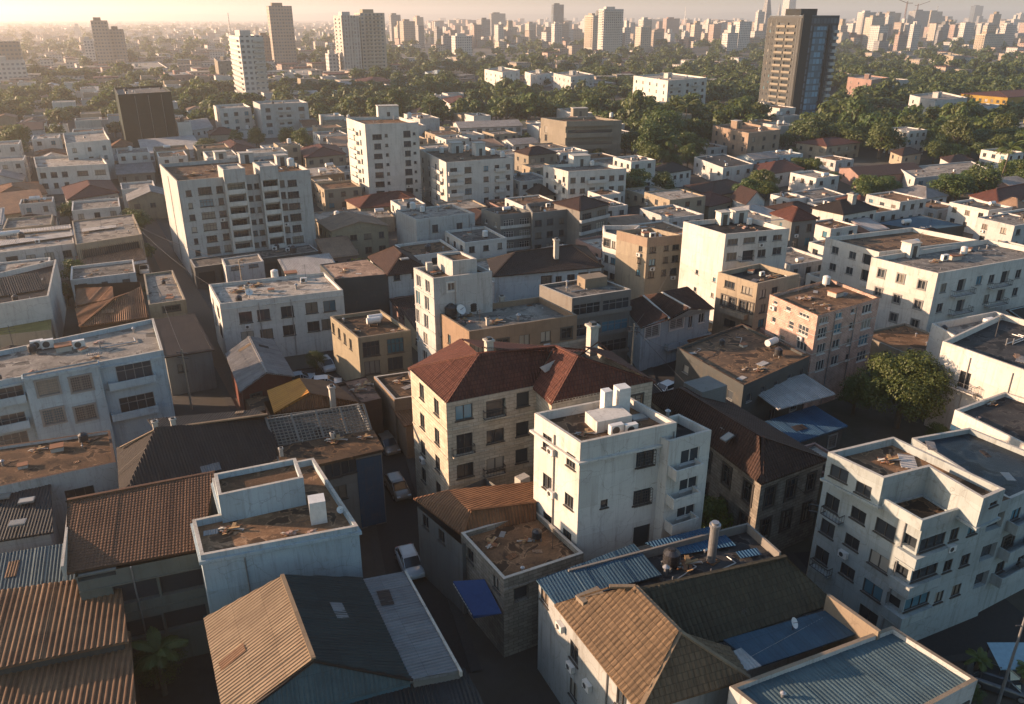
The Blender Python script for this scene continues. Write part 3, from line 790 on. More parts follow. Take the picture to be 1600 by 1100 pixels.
roof_px(t, 'roof', sheetmat('shaded_olive_tiles', (.105, .09, .058), (.065, .06, .042), .4, course=.42, ribs=False), [  # same olive tiles in a darker copy, this slope's shade painted in
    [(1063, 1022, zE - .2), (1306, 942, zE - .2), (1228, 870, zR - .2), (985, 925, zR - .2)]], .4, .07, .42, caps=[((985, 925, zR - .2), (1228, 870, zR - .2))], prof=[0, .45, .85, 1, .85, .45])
roof_item(t, 'box', 921, 955, 2.0, 1.0, 1.6, TAN, 'dormer')
slab_px(t, 'sheet_roof', C_BLUE, [(868, 944, 9.35), (1034, 898, 9.35), (990, 850, 9.6), (838, 906, 9.6)], .12, .28, .018)
slab_px(t, 'sheet_roof', C_BLUEB, [(1052, 868, 9.2), (1150, 852, 9.2), (1118, 820, 9.2), (1008, 848, 9.2)], .06)
slab_px(t, 'sheet_roof', C_BLUEB, [(1158, 872, 9.2), (1190, 866, 9.2), (1182, 856, 9.2), (1150, 862, 9.2)], .06)
slab_px(t, 'sheet_roof', C_BLUE, [(1185, 1042, 8.9), (1340, 990, 8.9), (1296, 952, 9.0), (1130, 1000, 9.0)], .1, .28, .018)
slab_px(t, 'sheet_roof', C_WHITE, [(1152, 1052, 9.35), (1190, 1040, 9.35), (1158, 1012, 9.35), (1128, 1024, 9.35)], .1)
wallrun_px(t, 'parapet', CONC, [(890, 890, 9.7), (1168, 818, 9.7), (1218, 862, 9.7)], .2, 8.9)
wallrun_px(t, 'boundary_wall', TAN, [(1296, 930, 10.4), (1372, 984, 10.4)], .3, 0)
for k, x, y, s in (('water_tank', 1048, 885, 1.1), ('junk_pile', 1075, 885, 1.1), ('roof_vent', 1040, 898, 1.2), ('satellite_dish', 1238, 985, .9), ('roof_sheet', 1115, 878, .9), ('pipe_run', 1130, 890, .7)): roof_item(t, k, x, y, s)
mb = MB(); p = up(1111, 876, 9.1) - t.org; mb.cyl(p, p + V((0, 0, 3.3)), .36, n=16); mb.cyl(p + V((0, 0, 3.3)), p + V((0, 0, 3.55)), .46, n=16); mb.cyl(p + V((0, 0, 3.55)), p + V((0, 0, 3.75)), .3, n=16); mb.build('flue_pipe', METAL, t.root)
# 4 the flat corrugated roof at the bottom right
t = bld('sheet_roofed_block', 'low block with a blue-grey corrugated flat roof inside a tan parapet, at the bottom edge', BLD, [(1140, 1072), (1290, 1190), (1528, 1062), (1394, 978)], z=10, wall=WHITE2, roof=C_GREY, cop=TAN, par=.55, near=True, fc=FRD, fac={1: [('g', 5, 2, 1.5, 1.5, 2.4, 3.1, 'two')]})
slab_px(t, 'sheet_roof', C_TEAL, [(1296, 1186, 9.62), (1519, 1064, 9.62), (1393, 985, 9.62), (1147, 1073, 9.62)], .03, .3, .028)
roof_item(t, 'roof_sheet', 1440, 1033, .7); roof_item(t, 'roof_vent', 1222, 1092, .8)
# 5 the stepped white apartment block at the right
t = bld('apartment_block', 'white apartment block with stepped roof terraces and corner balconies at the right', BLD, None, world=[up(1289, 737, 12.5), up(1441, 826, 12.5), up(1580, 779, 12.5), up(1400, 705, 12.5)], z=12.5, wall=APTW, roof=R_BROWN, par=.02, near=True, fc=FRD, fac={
    0: [('p', 1.5, 1.5, [(1300, 786), (1293, 826), (1284, 868)], 'two'), ('p', 1.5, 1.2, [(1341, 805), (1331, 847), (1324, 893)], 'two'), ('p', 1.9, 1.4, [(1383, 827), (1373, 877), (1363, 922), (1356, 962)], 'two'), ('p', 1.3, 1.2, [(1420, 846), (1407, 893), (1395, 940)], 'open'),
        ('bp', 2, .7, .8, [(1296, 806), (1278, 888)], 'rail'), ('ac', [(1320, 865)]), ('pipe', [.86])],
    1: [('p', 1.0, 1.2, [(1491, 835), (1481, 884), (1467, 933)], 'two'), ('p', 1.1, 1.2, [(1520, 826), (1508, 875), (1494, 922)], 'two'), ('p', 2.9, 1.25, [(1457, 847), (1445, 893), (1432, 940)], 'three'), ('p', 2, 1.6, [(1555, 815), (1545, 862), (1535, 905)], 'open')]})
APT = t
def z_at(p, v):
    lo, hi = 0, 49
    for _ in range(40):
        m_ = (lo + hi) / 2
        if proj(V((p.x, p.y, m_)))[1] > v: lo = m_
        else: hi = m_
    return lo
P = t.P; e0 = (P[0] - P[1]).normalized(); e1 = (P[2] - P[1]).normalized(); nL = V((-e0.y, e0.x)); nF = V((e1.y, -e1.x))
if nL.dot(e1) > 0: nL = -nL
for v_ in (876, 921, 968):       # corner loggias: white bands wrapping the corner under dark glass
    zz = z_at(P[1], v_); b2 = MB(); q = [P[1] + e0 * 1.5, P[1] + e0 * 1.5 + nL * .4, P[1] + nL * .4 + nF * .4, P[1] + nF * .4 + e1 * 3.3, P[1] + e1 * 3.3, P[1]]
    q = [w - t.org.to_2d() for w in q]
    for lo, hi, k in ((zz - .45, zz + .5, 0), (zz - .62, zz - .5, .06)):
        for i_ in range(6): a, b_ = q[i_], q[(i_ + 1) % 6]; b2.face([(a.x, a.y, lo), (b_.x, b_.y, lo), (b_.x, b_.y, hi), (a.x, a.y, hi)])
        for z_ in (lo, hi): b2.face([(w.x, w.y, z_) for w in q])
    b2.build('balcony', APTW, t.root)
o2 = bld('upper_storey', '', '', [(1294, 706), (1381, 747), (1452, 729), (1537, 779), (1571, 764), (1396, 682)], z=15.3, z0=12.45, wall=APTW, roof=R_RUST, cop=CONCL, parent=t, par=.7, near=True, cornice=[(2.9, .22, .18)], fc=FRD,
    fac={0: [('p', 1.7, 1.2, [(1311, 740)], 'two'), ('p', 1.4, 1.1, [(1349, 765)], 'two')], 3: [('p', 1, 1, [(1554, 782)], 'two')]}, foot=False)
roof_item(o2, 'junk_pile', 1390, 722, .9); roof_item(o2, 'roof_sheet', 1418, 722, 1.4, .9); roof_item(o2, 'antenna', 1388, 718, .4)
wallrun_px(t, 'parapet', APTW, [(1378, 776, 13.3), (1441, 812, 13.3), (1532, 783, 13.3)], .22, 12.3)
roof_item(t, 'box', 1449, 768, 1.2, .9, 1.2, YEL)
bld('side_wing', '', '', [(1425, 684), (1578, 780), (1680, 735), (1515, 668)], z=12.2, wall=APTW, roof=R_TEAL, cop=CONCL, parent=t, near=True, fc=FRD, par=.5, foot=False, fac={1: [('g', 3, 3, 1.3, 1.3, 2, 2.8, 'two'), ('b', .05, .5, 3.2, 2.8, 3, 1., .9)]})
for x, y in ((1455, 697), (1540, 710), (1575, 745)): roof_item(t, 'roof_sheet', x, y, .8, x)
# 6 the white blocks at the right edge
t = bld('walled_block', 'white block with a wide blank sunlit wall and a dark roof at the right edge', BLD, [(1473, 533), (1640, 592), (1760, 540), (1566, 490)], z=12, wall=WHITE, roof=R_DARK, cop=CONCL, near=True, fc=FRD, fac={0: [('p', 1.4, 2.6, [(1506, 596)], 'door'), ('bp', 3.6, 1, 1, [(1500, 604)], 'rail'), ('pipe', [.3, .7])]}, clutter=6)
t = bld('blue_walled_block', 'low white block whose wall is painted blue below, beside the big green tree', BLD, [(1492, 640), (1625, 705), (1720, 660), (1570, 612)], z=9.5, wall=WHITE, roof=R_DARK, cop=CONCL, near=True, par=.5)
mb = MB(); a = t.P[0] - t.org.to_2d(); e = (t.P[1] - t.P[0]).normalized(); L = (t.P[1] - t.P[0]).length; nn = V((e.y, -e.x)); c = a + e * L / 2 + nn * .03
mb.box((c.x, c.y, 4.6), L, .06, 3.1, math.atan2(e.y, e.x)); mb.build('blue_cladding', BLUEP, t.root)
t = bld('terrace_house', 'flat house with a deep pale parapet behind the sunlit blank wall at the right edge', BLD, [(1456, 505), (1520, 540), (1640, 515), (1556, 486)], z=11, wall=WHITE, roof=R_LIGHT, cop=CONCL, par=1.0, near=True, fac={})
roof_item(t, 'box', 1545, 508, 1.6, 1, 1, PWHITE)
# 7 stone house with the red hip roof
t = bld('stone_house', 'four-storey cream stone house with a red tiled hip roof behind the white tower', BLD, None, world=[up(641, 578, 16), up(697, 630, 16), up(838, 602, 16), up(862, 628, 16), up(1020, 596, 16), up(915, 528, 16)], z=16, wall=STONE, roof=T_RED, top='none', near=True, fc=FRD, fac={
    0: [('p', 1.15, 1.7, [(659, 612), (660, 658), (661, 700), (662, 742)], 'two'), ('p', 1.15, 1.7, [(682, 636), (683, 682), (684, 724), (685, 765)], 'two'), ('band', 3.1, .14, .08), ('band', 6.2, .14, .08), ('band', 9.3, .14, .08)],
    1: [('p', 1.8, 1.6, [(725, 644), (727, 735)], 'two'), ('p', 1.7, 2.2, [(726, 693)], 'two'), ('p', 2.1, 2.2, [(775, 640)], 'open'), ('p', 1.9, 1.5, [(774, 681), (774, 725)], 'two'), ('p', 1.4, 1.6, [(817, 624), (816, 670), (815, 712)], 'one'),
        ('band', 3.1, .14, .08), ('band', 6.2, .14, .08), ('band', 9.3, .14, .08), ('bp', 2.3, .5, .9, [(775, 648), (726, 706), (774, 738)], 'rail')],
    2: [], 3: [('g', 3, 3, 1.3, 1.5, 1.8, 3.1, 'two')]})
STN = t
roof_px(t, 'roof', T_RED, [
    [(638, 576, 15.8), (696, 631, 15.8), (748, 553, 19.2)],
    [(696, 631, 15.8), (832, 605, 15.8), (868, 541, 19.2), (748, 553, 19.2)],
    [(832, 605, 15.8), (861, 631, 15.8), (902, 557, 19.4), (868, 541, 19.2)],
    [(861, 631, 15.8), (1024, 597, 15.8), (902, 557, 19.4)],
    [(1024, 597, 15.8), (955, 550, 15.9), (935, 533, 19.2), (902, 557, 19.4)],
    [(955, 550, 15.9), (720, 530, 15.9), (748, 553, 19.2), (868, 541, 19.2)], [(720, 530, 15.9), (638, 576, 15.8), (748, 553, 19.2)]], .33, .06, .36,
    caps=[((696, 631, 15.8), (748, 553, 19.2)), ((748, 553, 19.2), (868, 541, 19.2)), ((868, 541, 19.2), (902, 557, 19.4)), ((861, 631, 15.8), (902, 557, 19.4)), ((902, 557, 19.4), (1024, 597, 15.8)), ((638, 576, 15.8), (748, 553, 19.2))], prof=[0, .45, .85, 1, .85, .45])
for x, y, s in ((764, 553, 1.2), (925, 535, 1.5)):
    p = up(x, y, 18.8) - t.org; q = link('chimney', item_mesh('chimney'), t.root, p, t.ang); q.scale = (s, s, s * .9)
mb = MB(); q = [up(*w) - t.org for w in ((851, 582, 17.35), (880, 567, 17.75), (873, 560, 18.35), (843, 574, 17.95))]; nn = (q[1] - q[0]).cross(q[3] - q[0]).normalized() * .12
mb.face([w + nn for w in q])
for i in range(4): mb.face([q[i], q[(i + 1) % 4], q[(i + 1) % 4] + nn, q[i] + nn])
mb.build('roof_light', plain('pale_roof_light', (.5, .48, .44), .35), t.root)
# 8 dark hip-roofed house right of the tower
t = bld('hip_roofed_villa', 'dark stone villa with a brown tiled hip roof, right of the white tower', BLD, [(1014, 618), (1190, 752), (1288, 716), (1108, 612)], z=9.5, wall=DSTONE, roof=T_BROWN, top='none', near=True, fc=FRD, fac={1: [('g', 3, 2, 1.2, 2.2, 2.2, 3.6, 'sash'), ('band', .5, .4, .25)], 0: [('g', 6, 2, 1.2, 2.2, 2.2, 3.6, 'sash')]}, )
roof_px(t, 'roof', T_BROWN, [[(1008, 618, 9.6), (1190, 756, 9.6), (1192, 684, 12.6), (1062, 606, 12.6)], [(1190, 756, 9.6), (1292, 718, 9.6), (1192, 684, 12.6)], [(1292, 718, 9.6), (1104, 606, 9.6), (1062, 606, 12.6), (1192, 684, 12.6)]], .33, .06, .36,
    caps=[((1190, 756, 9.6), (1192, 684, 12.6)), ((1062, 606, 12.6), (1192, 684, 12.6)), ((1292, 718, 9.6), (1192, 684, 12.6))])
for x, y in ((1136, 671), (1136, 688)):
    p = up(x, y, 11.3) - t.org; q = link('skylight', item_mesh('skylight'), t.root, p + V((0, 0, .3)), t.ang); q.rotation_euler = (.0, -.35, t.ang); q.scale = (.8, .8, .8)
roof_item(t, 'box', 1098, 640, 3.6, 3, 3.2, GREY, 'dormer')
# 9 dark graffiti block
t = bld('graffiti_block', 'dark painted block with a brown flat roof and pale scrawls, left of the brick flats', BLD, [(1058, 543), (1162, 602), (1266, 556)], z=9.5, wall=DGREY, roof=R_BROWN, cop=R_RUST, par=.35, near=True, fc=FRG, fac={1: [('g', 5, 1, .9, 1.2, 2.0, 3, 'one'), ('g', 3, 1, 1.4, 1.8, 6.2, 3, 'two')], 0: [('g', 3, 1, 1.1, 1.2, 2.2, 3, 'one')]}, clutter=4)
slab_px(t, 'canopy', C_WHITE, [(1216, 640, 6.6), (1306, 616, 6.6), (1257, 584, 7.5), (1168, 605, 7.5)], .1, .3, .04)
mb = MB(); p = up(1120, 590, 5) ; r = random.Random(5); Pp = t.P[0] - t.org.to_2d(); e = (t.P[1] - t.P[0]).normalized(); L = (t.P[1] - t.P[0]).length; nn = V((e.y, -e.x)) * .03
for i in range(16):
    u = L * .62 + r.uniform(-.9, .9); z_ = 6.6 + r.uniform(-.9, .9); a = Pp + e * u + nn; d_ = r.uniform(-.5, .5); c = Pp + e * (u + d_) + nn
    mb.bar((a.x, a.y, z_), (c.x, c.y, z_ + r.uniform(-.6, .6)), .09, .02)
mb.build('wall_scrawl', PWHITE, t.root)
t = bld('blue_canopy_shed', 'low shed under a bright blue sheet roof below the white canopy', 'shed', [(1180, 672), (1226, 694), (1318, 664), (1272, 642)], z=4.4, wall=DGREY, roof=C_BLUEB, top='shed1', rh=.6, near=True, sheet=(.28, .04), fc=FRG, fac={1: [('g', 3, 1, 1.2, 1.6, 1.8, 3, 'two')]})
# 10 brick flats
t = bld('brick_flats', 'four-storey brick flats with white window frames and a brown flat roof', BLD, [(1203, 460), (1278, 493), (1375, 465)], z=14, wall=BRICK, roof=R_RUST, cop=R_RUST, par=.4, near=True, fc=FRW, fac={
    0: [('p', .8, .9, [(1212, 471), (1209, 499), (1211, 527)], 'one'), ('p', 1., 1.1, [(1232, 480), (1236, 508), (1222, 530)], 'one'), ('p', 1.9, 1.3, [(1257, 489), (1255, 516), (1252, 541), (1250, 567)], 'three'), ('band', 2.9, .1, .08, CONCL), ('band', 5.6, .1, .08, CONCL), ('band', 8.3, .1, .08, CONCL)],
    1: [('p', 1.7, 1.5, [(1288, 497), (1285, 520), (1283, 545), (1281, 571)], 'three'), ('p', 1.5, 1.4, [(1311, 490), (1309, 513), (1306, 538), (1304, 563)], 'two'), ('p', .8, 1, [(1333, 484), (1330, 509), (1326, 534), (1324, 558)], 'one'), ('p', 2.1, 1.5, [(1355, 481), (1353, 506), (1349, 531), (1346, 556)], 'three'),
        ('band', 2.9, .1, .08, CONCL), ('band', 5.6, .1, .08, CONCL), ('band', 8.3, .1, .08, CONCL), ('pipe', [.28, .62])]})
for k, x, y, s in (('roof_hatch', 1305, 462, 1.3), ('junk_pile', 1262, 468, 1.), ('roof_sheet', 1318, 460, .9), ('white_tank', 1290, 446, .9), ('antenna', 1247, 458, 1), ('junk_pile', 1290, 478, .7)): roof_item(t, k, x, y, s)
# 11 long white block, upper right
t = bld('white_office_block', 'long white three-storey block with small square windows on its sunlit end wall', BLD, [(1362, 402), (1466, 427), (1650, 395)], z=13, wall=WHITE, roof=R_GREY, cop=CONCL, near=True, fc=FRG, fac={
    0: [('p', 1.1, 1.4, [(1377, 427), (1407, 435), (1440, 445), (1372, 456), (1401, 467), (1434, 476), (1396, 496), (1429, 506)], 'hood')],
    1: [('p', 1.3, 1.5, [(1474, 450), (1530, 438), (1549, 436), (1591, 428), (1468, 481), (1541, 467), (1586, 456)], 'two'), ('p', 1.8, 2.1, [(1502, 446), (1570, 433), (1500, 478), (1563, 462)], 'open'), ('bp', 4.6, 1, .9, [(1510, 458), (1568, 445), (1506, 487), (1562, 474)], 'rail')]})
for k, x, y, s in (('stair_hut', 1420, 400, 2.2), ('air_conditioner', 1475, 408, 1.4), ('junk_pile', 1462, 410, 1), ('white_tank', 1505, 398, .9), ('antenna', 1435, 392, 1.3), ('horizontal_tank', 1425, 386, 1.1), ('roof_hatch', 1490, 405, 1.4)):
    roof_item(t, k, x, y, s, *((2.0, 2.4) if k == 'stair_hut' else ()))
bld('rear_wing', '', '', [(1290, 371), (1374, 394), (1530, 375), (1425, 355)], z=13.2, wall=WHITE, roof=R_BROWN, cop=CONCL, parent=t, near=True, fc=FRG, fac={0: [('p', 1.4, 1.3, [(1305, 391), (1332, 399), (1301, 417), (1327, 423)], 'two'), ('p', 1.7, 2, [(1354, 405), (1352, 431)], 'open'), ('bp', 2., .9, .7, [(1351, 416), (1350, 443)], 'solid')]}, foot=False)
# 12 tall blank white wall
t = bld('gable_block', 'white block with a tall blank sunlit side wall and strip windows on its front', BLD, [(1068, 346), (1134, 366), (1234, 357)], z=16.3, wall=WHITE, roof=R_DARK, cop=CONCL, near=True, fc=FRG, fac={0: [('p', .7, .8, [(1089, 425), (1116, 437), (1113, 461), (1086, 452)], 'one')],
    1: [('p', 2.0, 1.4, [(1145, 377), (1143, 401)], 'three'), ('p', 2.3, 1.4, [(1171, 374)], 'three'), ('p', 2.3, 2.0, [(1169, 400)], 'open'), ('p', 1.6, 1.4, [(1192, 371), (1190, 396)], 'two'), ('p', 1.8, 1.3, [(1215, 370), (1214, 392)], 'two'), ('bp', 2.6, .9, .9, [(1168, 405)], 'rail')]})
for k, x, y, s in (('stair_hut', 1128, 350, 1.8), ('stair_hut', 1153, 347, 2.6), ('junk_pile', 1158, 338, 1.), ('white_tank', 1170, 352, .8), ('roof_sheet', 1195, 350, 1.4), ('pipe_run', 1210, 345, 1)):
    roof_item(t, k, x, y, s, *((1.8, 2.2) if k == 'stair_hut' else ()))
t = bld('cream_flats', 'cream three-storey flats with shuttered windows, in front of the blank white wall', BLD, [(1122, 425), (1184, 443), (1250, 428)], z=11.5, wall=CREAM, roof=R_DARK, cop=CREAM, near=True, fc=FRD, fac={
    0: [('p', 2.0, 1.2, [(1140, 445), (1167, 454)], 'three'), ('p', 1.2, 1.7, [(1132, 469), (1144, 473), (1160, 478), (1171, 481)], 'sash'), ('bp', 4.8, 1, .7, [(1143, 490)], 'solid'), ('p', 2.2, 1.2, [(1140, 505), (1166, 512)], 'two')],
    1: [('p', 1.3, 1.4, [(1192, 459), (1191, 482), (1189, 505)], 'two'), ('p', 1.3, 1.4, [(1210, 455), (1209, 478)], 'two')]}, clutter=3)
# 13 peach block
t = bld('peach_flats', 'small peach flats with a rusty flat roof and an orange parapet', BLD, [(964, 360), (1012, 372), (1067, 367)], z=13, wall=CREAM, roof=R_RUST, cop=ORANGE, near=True, fc=FRD, fac={
    0: [('p', .9, 1.1, [(1001, 389), (999, 407), (997, 426)], 'two'), ('band', 1.7, 1.6, .06, PEACH)],
    1: [('p', 1.3, 1.3, [(1020, 390), (1019, 410), (1017, 429)], 'two'), ('p', 1.0, 1.2, [(1041, 387), (1040, 406), (1037, 426)], 'two'), ('p', 1.4, 1.3, [(1056, 385), (1055, 404), (1052, 424)], 'two'), ('band', 1.7, 1.6, .06, PEACH)]}, clutter=4)
bld('balcony_wing', '', '', [(942, 352), (944, 362), (976, 371), (1000, 352)], z=12, wall=WHITE, roof=R_GREY, parent=t, near=True, fc=FRD, foot=False, fac={1: [('g', 3, 3, 1.3, 1.4, 2., 3.1, 'two')], 0: [('g', 2, 3, 1.3, 1.4, 2., 3.1, 'two')]})
# 14 dark-glazed block
t = bld('glazed_block', 'grey block with continuous dark glazed storeys and a small roof hut', BLD, [(843, 445), (894, 466), (986, 452)], z=12, wall=CONC, roof=R_GREY, cop=CONCL, par=.4, near=True, fc=FRG, fac={1: [('g', 2, 3, 4.6, 1.9, 1.9, 3.4, 'four'), ('b', .0, 1., 3.1, 3.4, 3, .5, .5)]})
roof_item(t, 'box', 925, 446, 3.9, 2.5, 1.6, TAN, 'stair_hut'); roof_item(t, 'roof_vent', 886, 447, 1.2); roof_item(t, 'pipe_run', 905, 455, .7)
# 15 ochre block
t = bld('ochre_block', 'orange-ochre block with a pale screed roof, behind the red hip roof', BLD, [(682, 486), (733, 518), (902, 492)], z=13.2, wall=ORANGE, roof=R_LIGHT, cop=TAN, par=.8, near=True, fc=FRD, fac={0: [('p', .8, 1.3, [(688, 518), (702, 530), (717, 541), (723, 545)], 'two')], 1: [('g', 5, 2, 1.5, 1.5, 2.4, 3.2, 'two')]})
for k, x, y, s in (('water_tank', 705, 497, 1.3), ('water_tank', 738, 489, 1.2), ('satellite_dish', 720, 497, 1.6), ('chimney', 762, 508, .7), ('roof_vent', 810, 502, 1.4), ('junk_pile', 775, 505, 1.1), ('antenna', 750, 512, 1.), ('chimney', 784, 478, 1)): roof_item(t, k, x, y, s)
# 16 slender white block
t = bld('slender_block', 'slender pale block with stacked window bays on its sunlit end and a tall roof stair', BLD, [(646, 418), (677, 435), (769, 424)], z=18.2, wall=WHITE2, roof=R_BROWN, cop=CONCL, par=.6, near=True, fc=FRW, fac={
    0: [('p', 1.3, 2.0, [(654, 437), (668, 446), (653, 465), (667, 474), (652, 493), (666, 502), (651, 521), (665, 530), (650, 549), (664, 558)], 'two'), ('band', 2.9, .12, .1), ('band', 5.4, .12, .1), ('band', 7.9, .12, .1), ('band', 10.4, .12, .1)], 1: [('p', 1, 1.1, [(705, 448)], 'hood'), ('pipe', [.36])]})
o2 = bld('stair_tower', '', '', [(683, 396), (707, 408), (745, 404)], z=19.9, z0=17.6, wall=WHITE2, roof=R_BROWN, cop=CONCL, par=.3, parent=t, near=True, foot=False)
roof_item(t, 'box', 671, 425, .8, .7, 1.4, CONCL, 'chimney')
# 17 yellow block
t = bld('yellow_block', 'low yellow-beige block with a dirty brown roof and tall windows', BLD, [(516, 494), (559, 528), (642, 516)], z=9, wall=YEL, roof=R_BROWN, cop=TAN, par=.5, near=True, fc=FRD, fac={0: [('p', .9, 1.6, [(521, 513), (530, 521), (539, 529), (548, 538), (552, 542)], 'two')], 1: [('p', 2.4, 2.2, [(580, 545), (618, 540)], 'four'), ('p', 2.2, 2.0, [(582, 574), (618, 568)], 'three')]}, clutter=4)
# 18 white house, left middle
t = bld('white_house', 'white two-storey house with square dark windows and a cluttered dusty roof', BLD, [(326, 444), (343, 475), (536, 453)], z=10, wall=WHITE, roof=R_LIGHT, cop=CONCL, par=.5, near=True, fc=FRD, fac={1: [('p', 1.9, 1.8, [(384, 496), (412, 492), (449, 487), (487, 481), (515, 478)], 'two'), ('p', 1.9, 1.7, [(387, 526), (417, 522), (452, 516), (490, 510), (512, 506)], 'two'), ('pipe', [.3, .56]), ('band', 1.0, .15, .12)], 0: [('g', 2, 2, 1.3, 1.5, 2.2, 3, 'two')]})
for k, x, y, s in (('junk_pile', 372, 457, 1.4), ('chimney', 387, 460, 1), ('white_tank', 430, 436, 1.), ('junk_pile', 400, 448, 1.2), ('roof_vent', 463, 452, 1.2), ('air_conditioner', 475, 442, 1.1), ('satellite_dish', 390, 466, 1.3), ('roof_hatch', 455, 432, 1.4), ('antenna', 478, 436, 1)): roof_item(t, k, x, y, s)
# ------------------------------------------------------------------ the near left
# 23 pale blue flats
t = bld('pale_blue_flats', 'pale blue flats with barred windows on a projecting bay and balconies either side', BLD, [(-60, 560), (-60, 606), (255, 547), (240, 497)], z=12.8, wall=BLUEW, roof=R_LIGHT, cop=CONCL, par=.6, near=True, fc=FRG, fac={
    1: [('p', 3.2, 2.0, [(12, 618), (16, 660), (20, 690)], 'four'), ('bp', 3.6, .9, .8, [(12, 628), (18, 668)], 'solid'), ('p', 3.9, 2.2, [(210, 580), (215, 630)], 'four'), ('bp', 5.2, .9, .8, [(208, 598), (212, 646)], 'solid'), ('band', .9, .25, .2)]})
P = t.P; e = (P[2] - P[1]).normalized(); nn = V((e.y, -e.x))
def on_wall(px, py):
    d = ray(px, py); N3 = V((nn.x, nn.y, 0)); tt = (V((P[1].x, P[1].y, 0)) + N3 * 1.0 - CAM).dot(N3) / d.dot(N3); return (CAM + d * tt).to_2d()
a, b_ = on_wall(38, 600), on_wall(156, 580)
o2 = bld('bay', '', '', None, world=[a - nn * 1.0, a, b_, b_ - nn * 1.0], z=13.1, z0=0, wall=BLUEW, roof=R_LIGHT, cop=CONCL, par=.1, parent=t, near=True, fc=FRG, cornice=[(.5, .35, .15)], fac={1: [('p', 2.1, 1.8, [(75, 605), (127, 599), (84, 650), (134, 645)], 'grid')]}, foot=False)
for k, x, y, s in (('air_conditioner', 60, 546, 1.5), ('air_conditioner', 76, 545, 1.5), ('roof_hatch', 100, 547, 1.3), ('water_tank', 52, 552, .8), ('air_conditioner', 125, 545, 1.4), ('pipe_run', 185, 540, 1.), ('antenna', 22, 545, 1.2), ('roof_vent', 210, 520, 1)): roof_item(t, k, x, y, s)
# 24 low flat house with the orange-brown roof
t = bld('flat_roofed_house', 'low white-walled house with a flat orange-brown roof at the left edge', BLD, [(-60, 705), (-60, 772), (181, 722), (172, 672)], z=8.6, wall=WHITE2, roof=R_RUST, cop=BROWNW, par=.3, near=True, fc=FRD, fac={1: [('p', 2.6, 1.1, [(125, 770)], 'three'), ('p', 2.2, 1.2, [(30, 790)], 'three')]})
for k, x, y, s in (('roof_hatch', 90, 703, .9), ('roof_sheet', 145, 688, .9), ('roof_sheet', 120, 722, .5), ('roof_vent', 5, 728, .9)): roof_item(t, k, x, y, s)
# 25 dark sheet shed, white parapet
t = bld('dark_sheet_shed', 'dark corrugated shed roof with pale skylights at the left edge', 'shed', [(-60, 770), (-60, 850), (76, 828), (76, 760)], z=6.8, wall=WHITE2, roof=C_DARK, top='shed1', rh=1.2, near=True, sheet=(.28, .05), fc=FRD)
for x, y in ((42, 783), (4, 777), (28, 818)):
    p = up(x, y, 7.6) - t.org; q = link('skylight', item_mesh('skylight'), t.root, p, t.ang); q.scale = (.9, .9, .9)
t = bld('teal_roofed_shed', 'low shed under a teal corrugated sheet roof at the left edge', 'shed', [(-60, 892), (-60, 962), (116, 922), (104, 864)], z=5.4, wall=DGREY, roof=C_TEAL, top='shed1', rh=.9, near=True, sheet=(.28, .06), fc=FRD, fac={1: [('g', 3, 1, 1.2, 1.2, 1.3, 3, 'open')]})
t = bld('rust_roofed_shed', 'rusty ribbed sheet roof in full sun at the left edge, topmost of two', 'shed', [(-60, 955), (-60, 1050), (192, 998), (184, 918)], z=7.2, wall=DGREY, roof=C_RUST, top='shed1', rh=1.2, near=True, sheet=(.42, .1), fc=FRD)
t = bld('brown_ribbed_shed', 'shaded brown ribbed sheet roof in the bottom corner, below the rusty one', 'shed', [(-60, 1070), (-60, 1190), (206, 1130), (200, 1008)], z=5.4, wall=BROWNW, roof=C_RUST, top='shed1', rh=1.0, near=True, sheet=(.42, .1), fc=FRD)
# 28 brown profiled roof over a cream wall
t = bld('brown_roofed_hall', 'cream-walled hall under a large brown profiled roof, left of the white corner block', BLD, [(108, 800), (118, 902), (318, 862), (336, 742)], z=10.2, wall=HALLW, roof=C_BROWN, top='none', near=True, fc=FRD, fac={1: [('p', 3.0, .8, [(147, 898), (208, 884), (273, 868)], 'open'), ('p', 3.2, 1.9, [(213, 925), (284, 910), (222, 982), (291, 965), (150, 940)], 'open'), ('pipe', [.42]), ('band', 1.5, .12, .1), ('band', 4.4, .12, .1)]})
roof_px(t, 'roof', C_BROWN, [[(102, 896, 10.2), (316, 858, 10.2), (336, 738, 11.9), (105, 782, 11.9)]], .26, .022, .32, caps=[((105, 782, 11.9), (336, 738, 11.9))])
wallrun_px(t, 'gable_coping', CONCL, [(101, 898, 10.35), (104, 780, 12.1)], .2, 9.9)
# 29 white corner block
t = bld('white_corner_block', 'white block with blank stained walls, a roof room and small white box on top', BLD, [(300, 812), (313, 868), (560, 822), (490, 715), (331, 747), (346, 802)], z=12.2, wall=BLUEW, roof=R_RUST, cop=CONCL, par=.6, near=True, fc=FRD, cornice=[(.75, .3, .18)], fac={1: [('pipe', [.26]), ('band', .8, .2, .15)]})
roof_item(t, 'box', 498, 812, 1.3, 1.3, 2.1, PWHITE); roof_item(t, 'junk_pile', 360, 830, .9); roof_item(t, 'roof_sheet', 330, 832, .7); roof_item(t, 'satellite_dish', 532, 805, .7); roof_item(t, 'junk_pile', 450, 835, .5)
o2 = bld('roof_room', '', '', [(334, 740), (341, 774), (474, 746), (462, 715)], z=14.3, z0=11.5, wall=BLUEW, roof=R_RUST, cop=CONCL, par=.5, parent=t, near=True, foot=False)
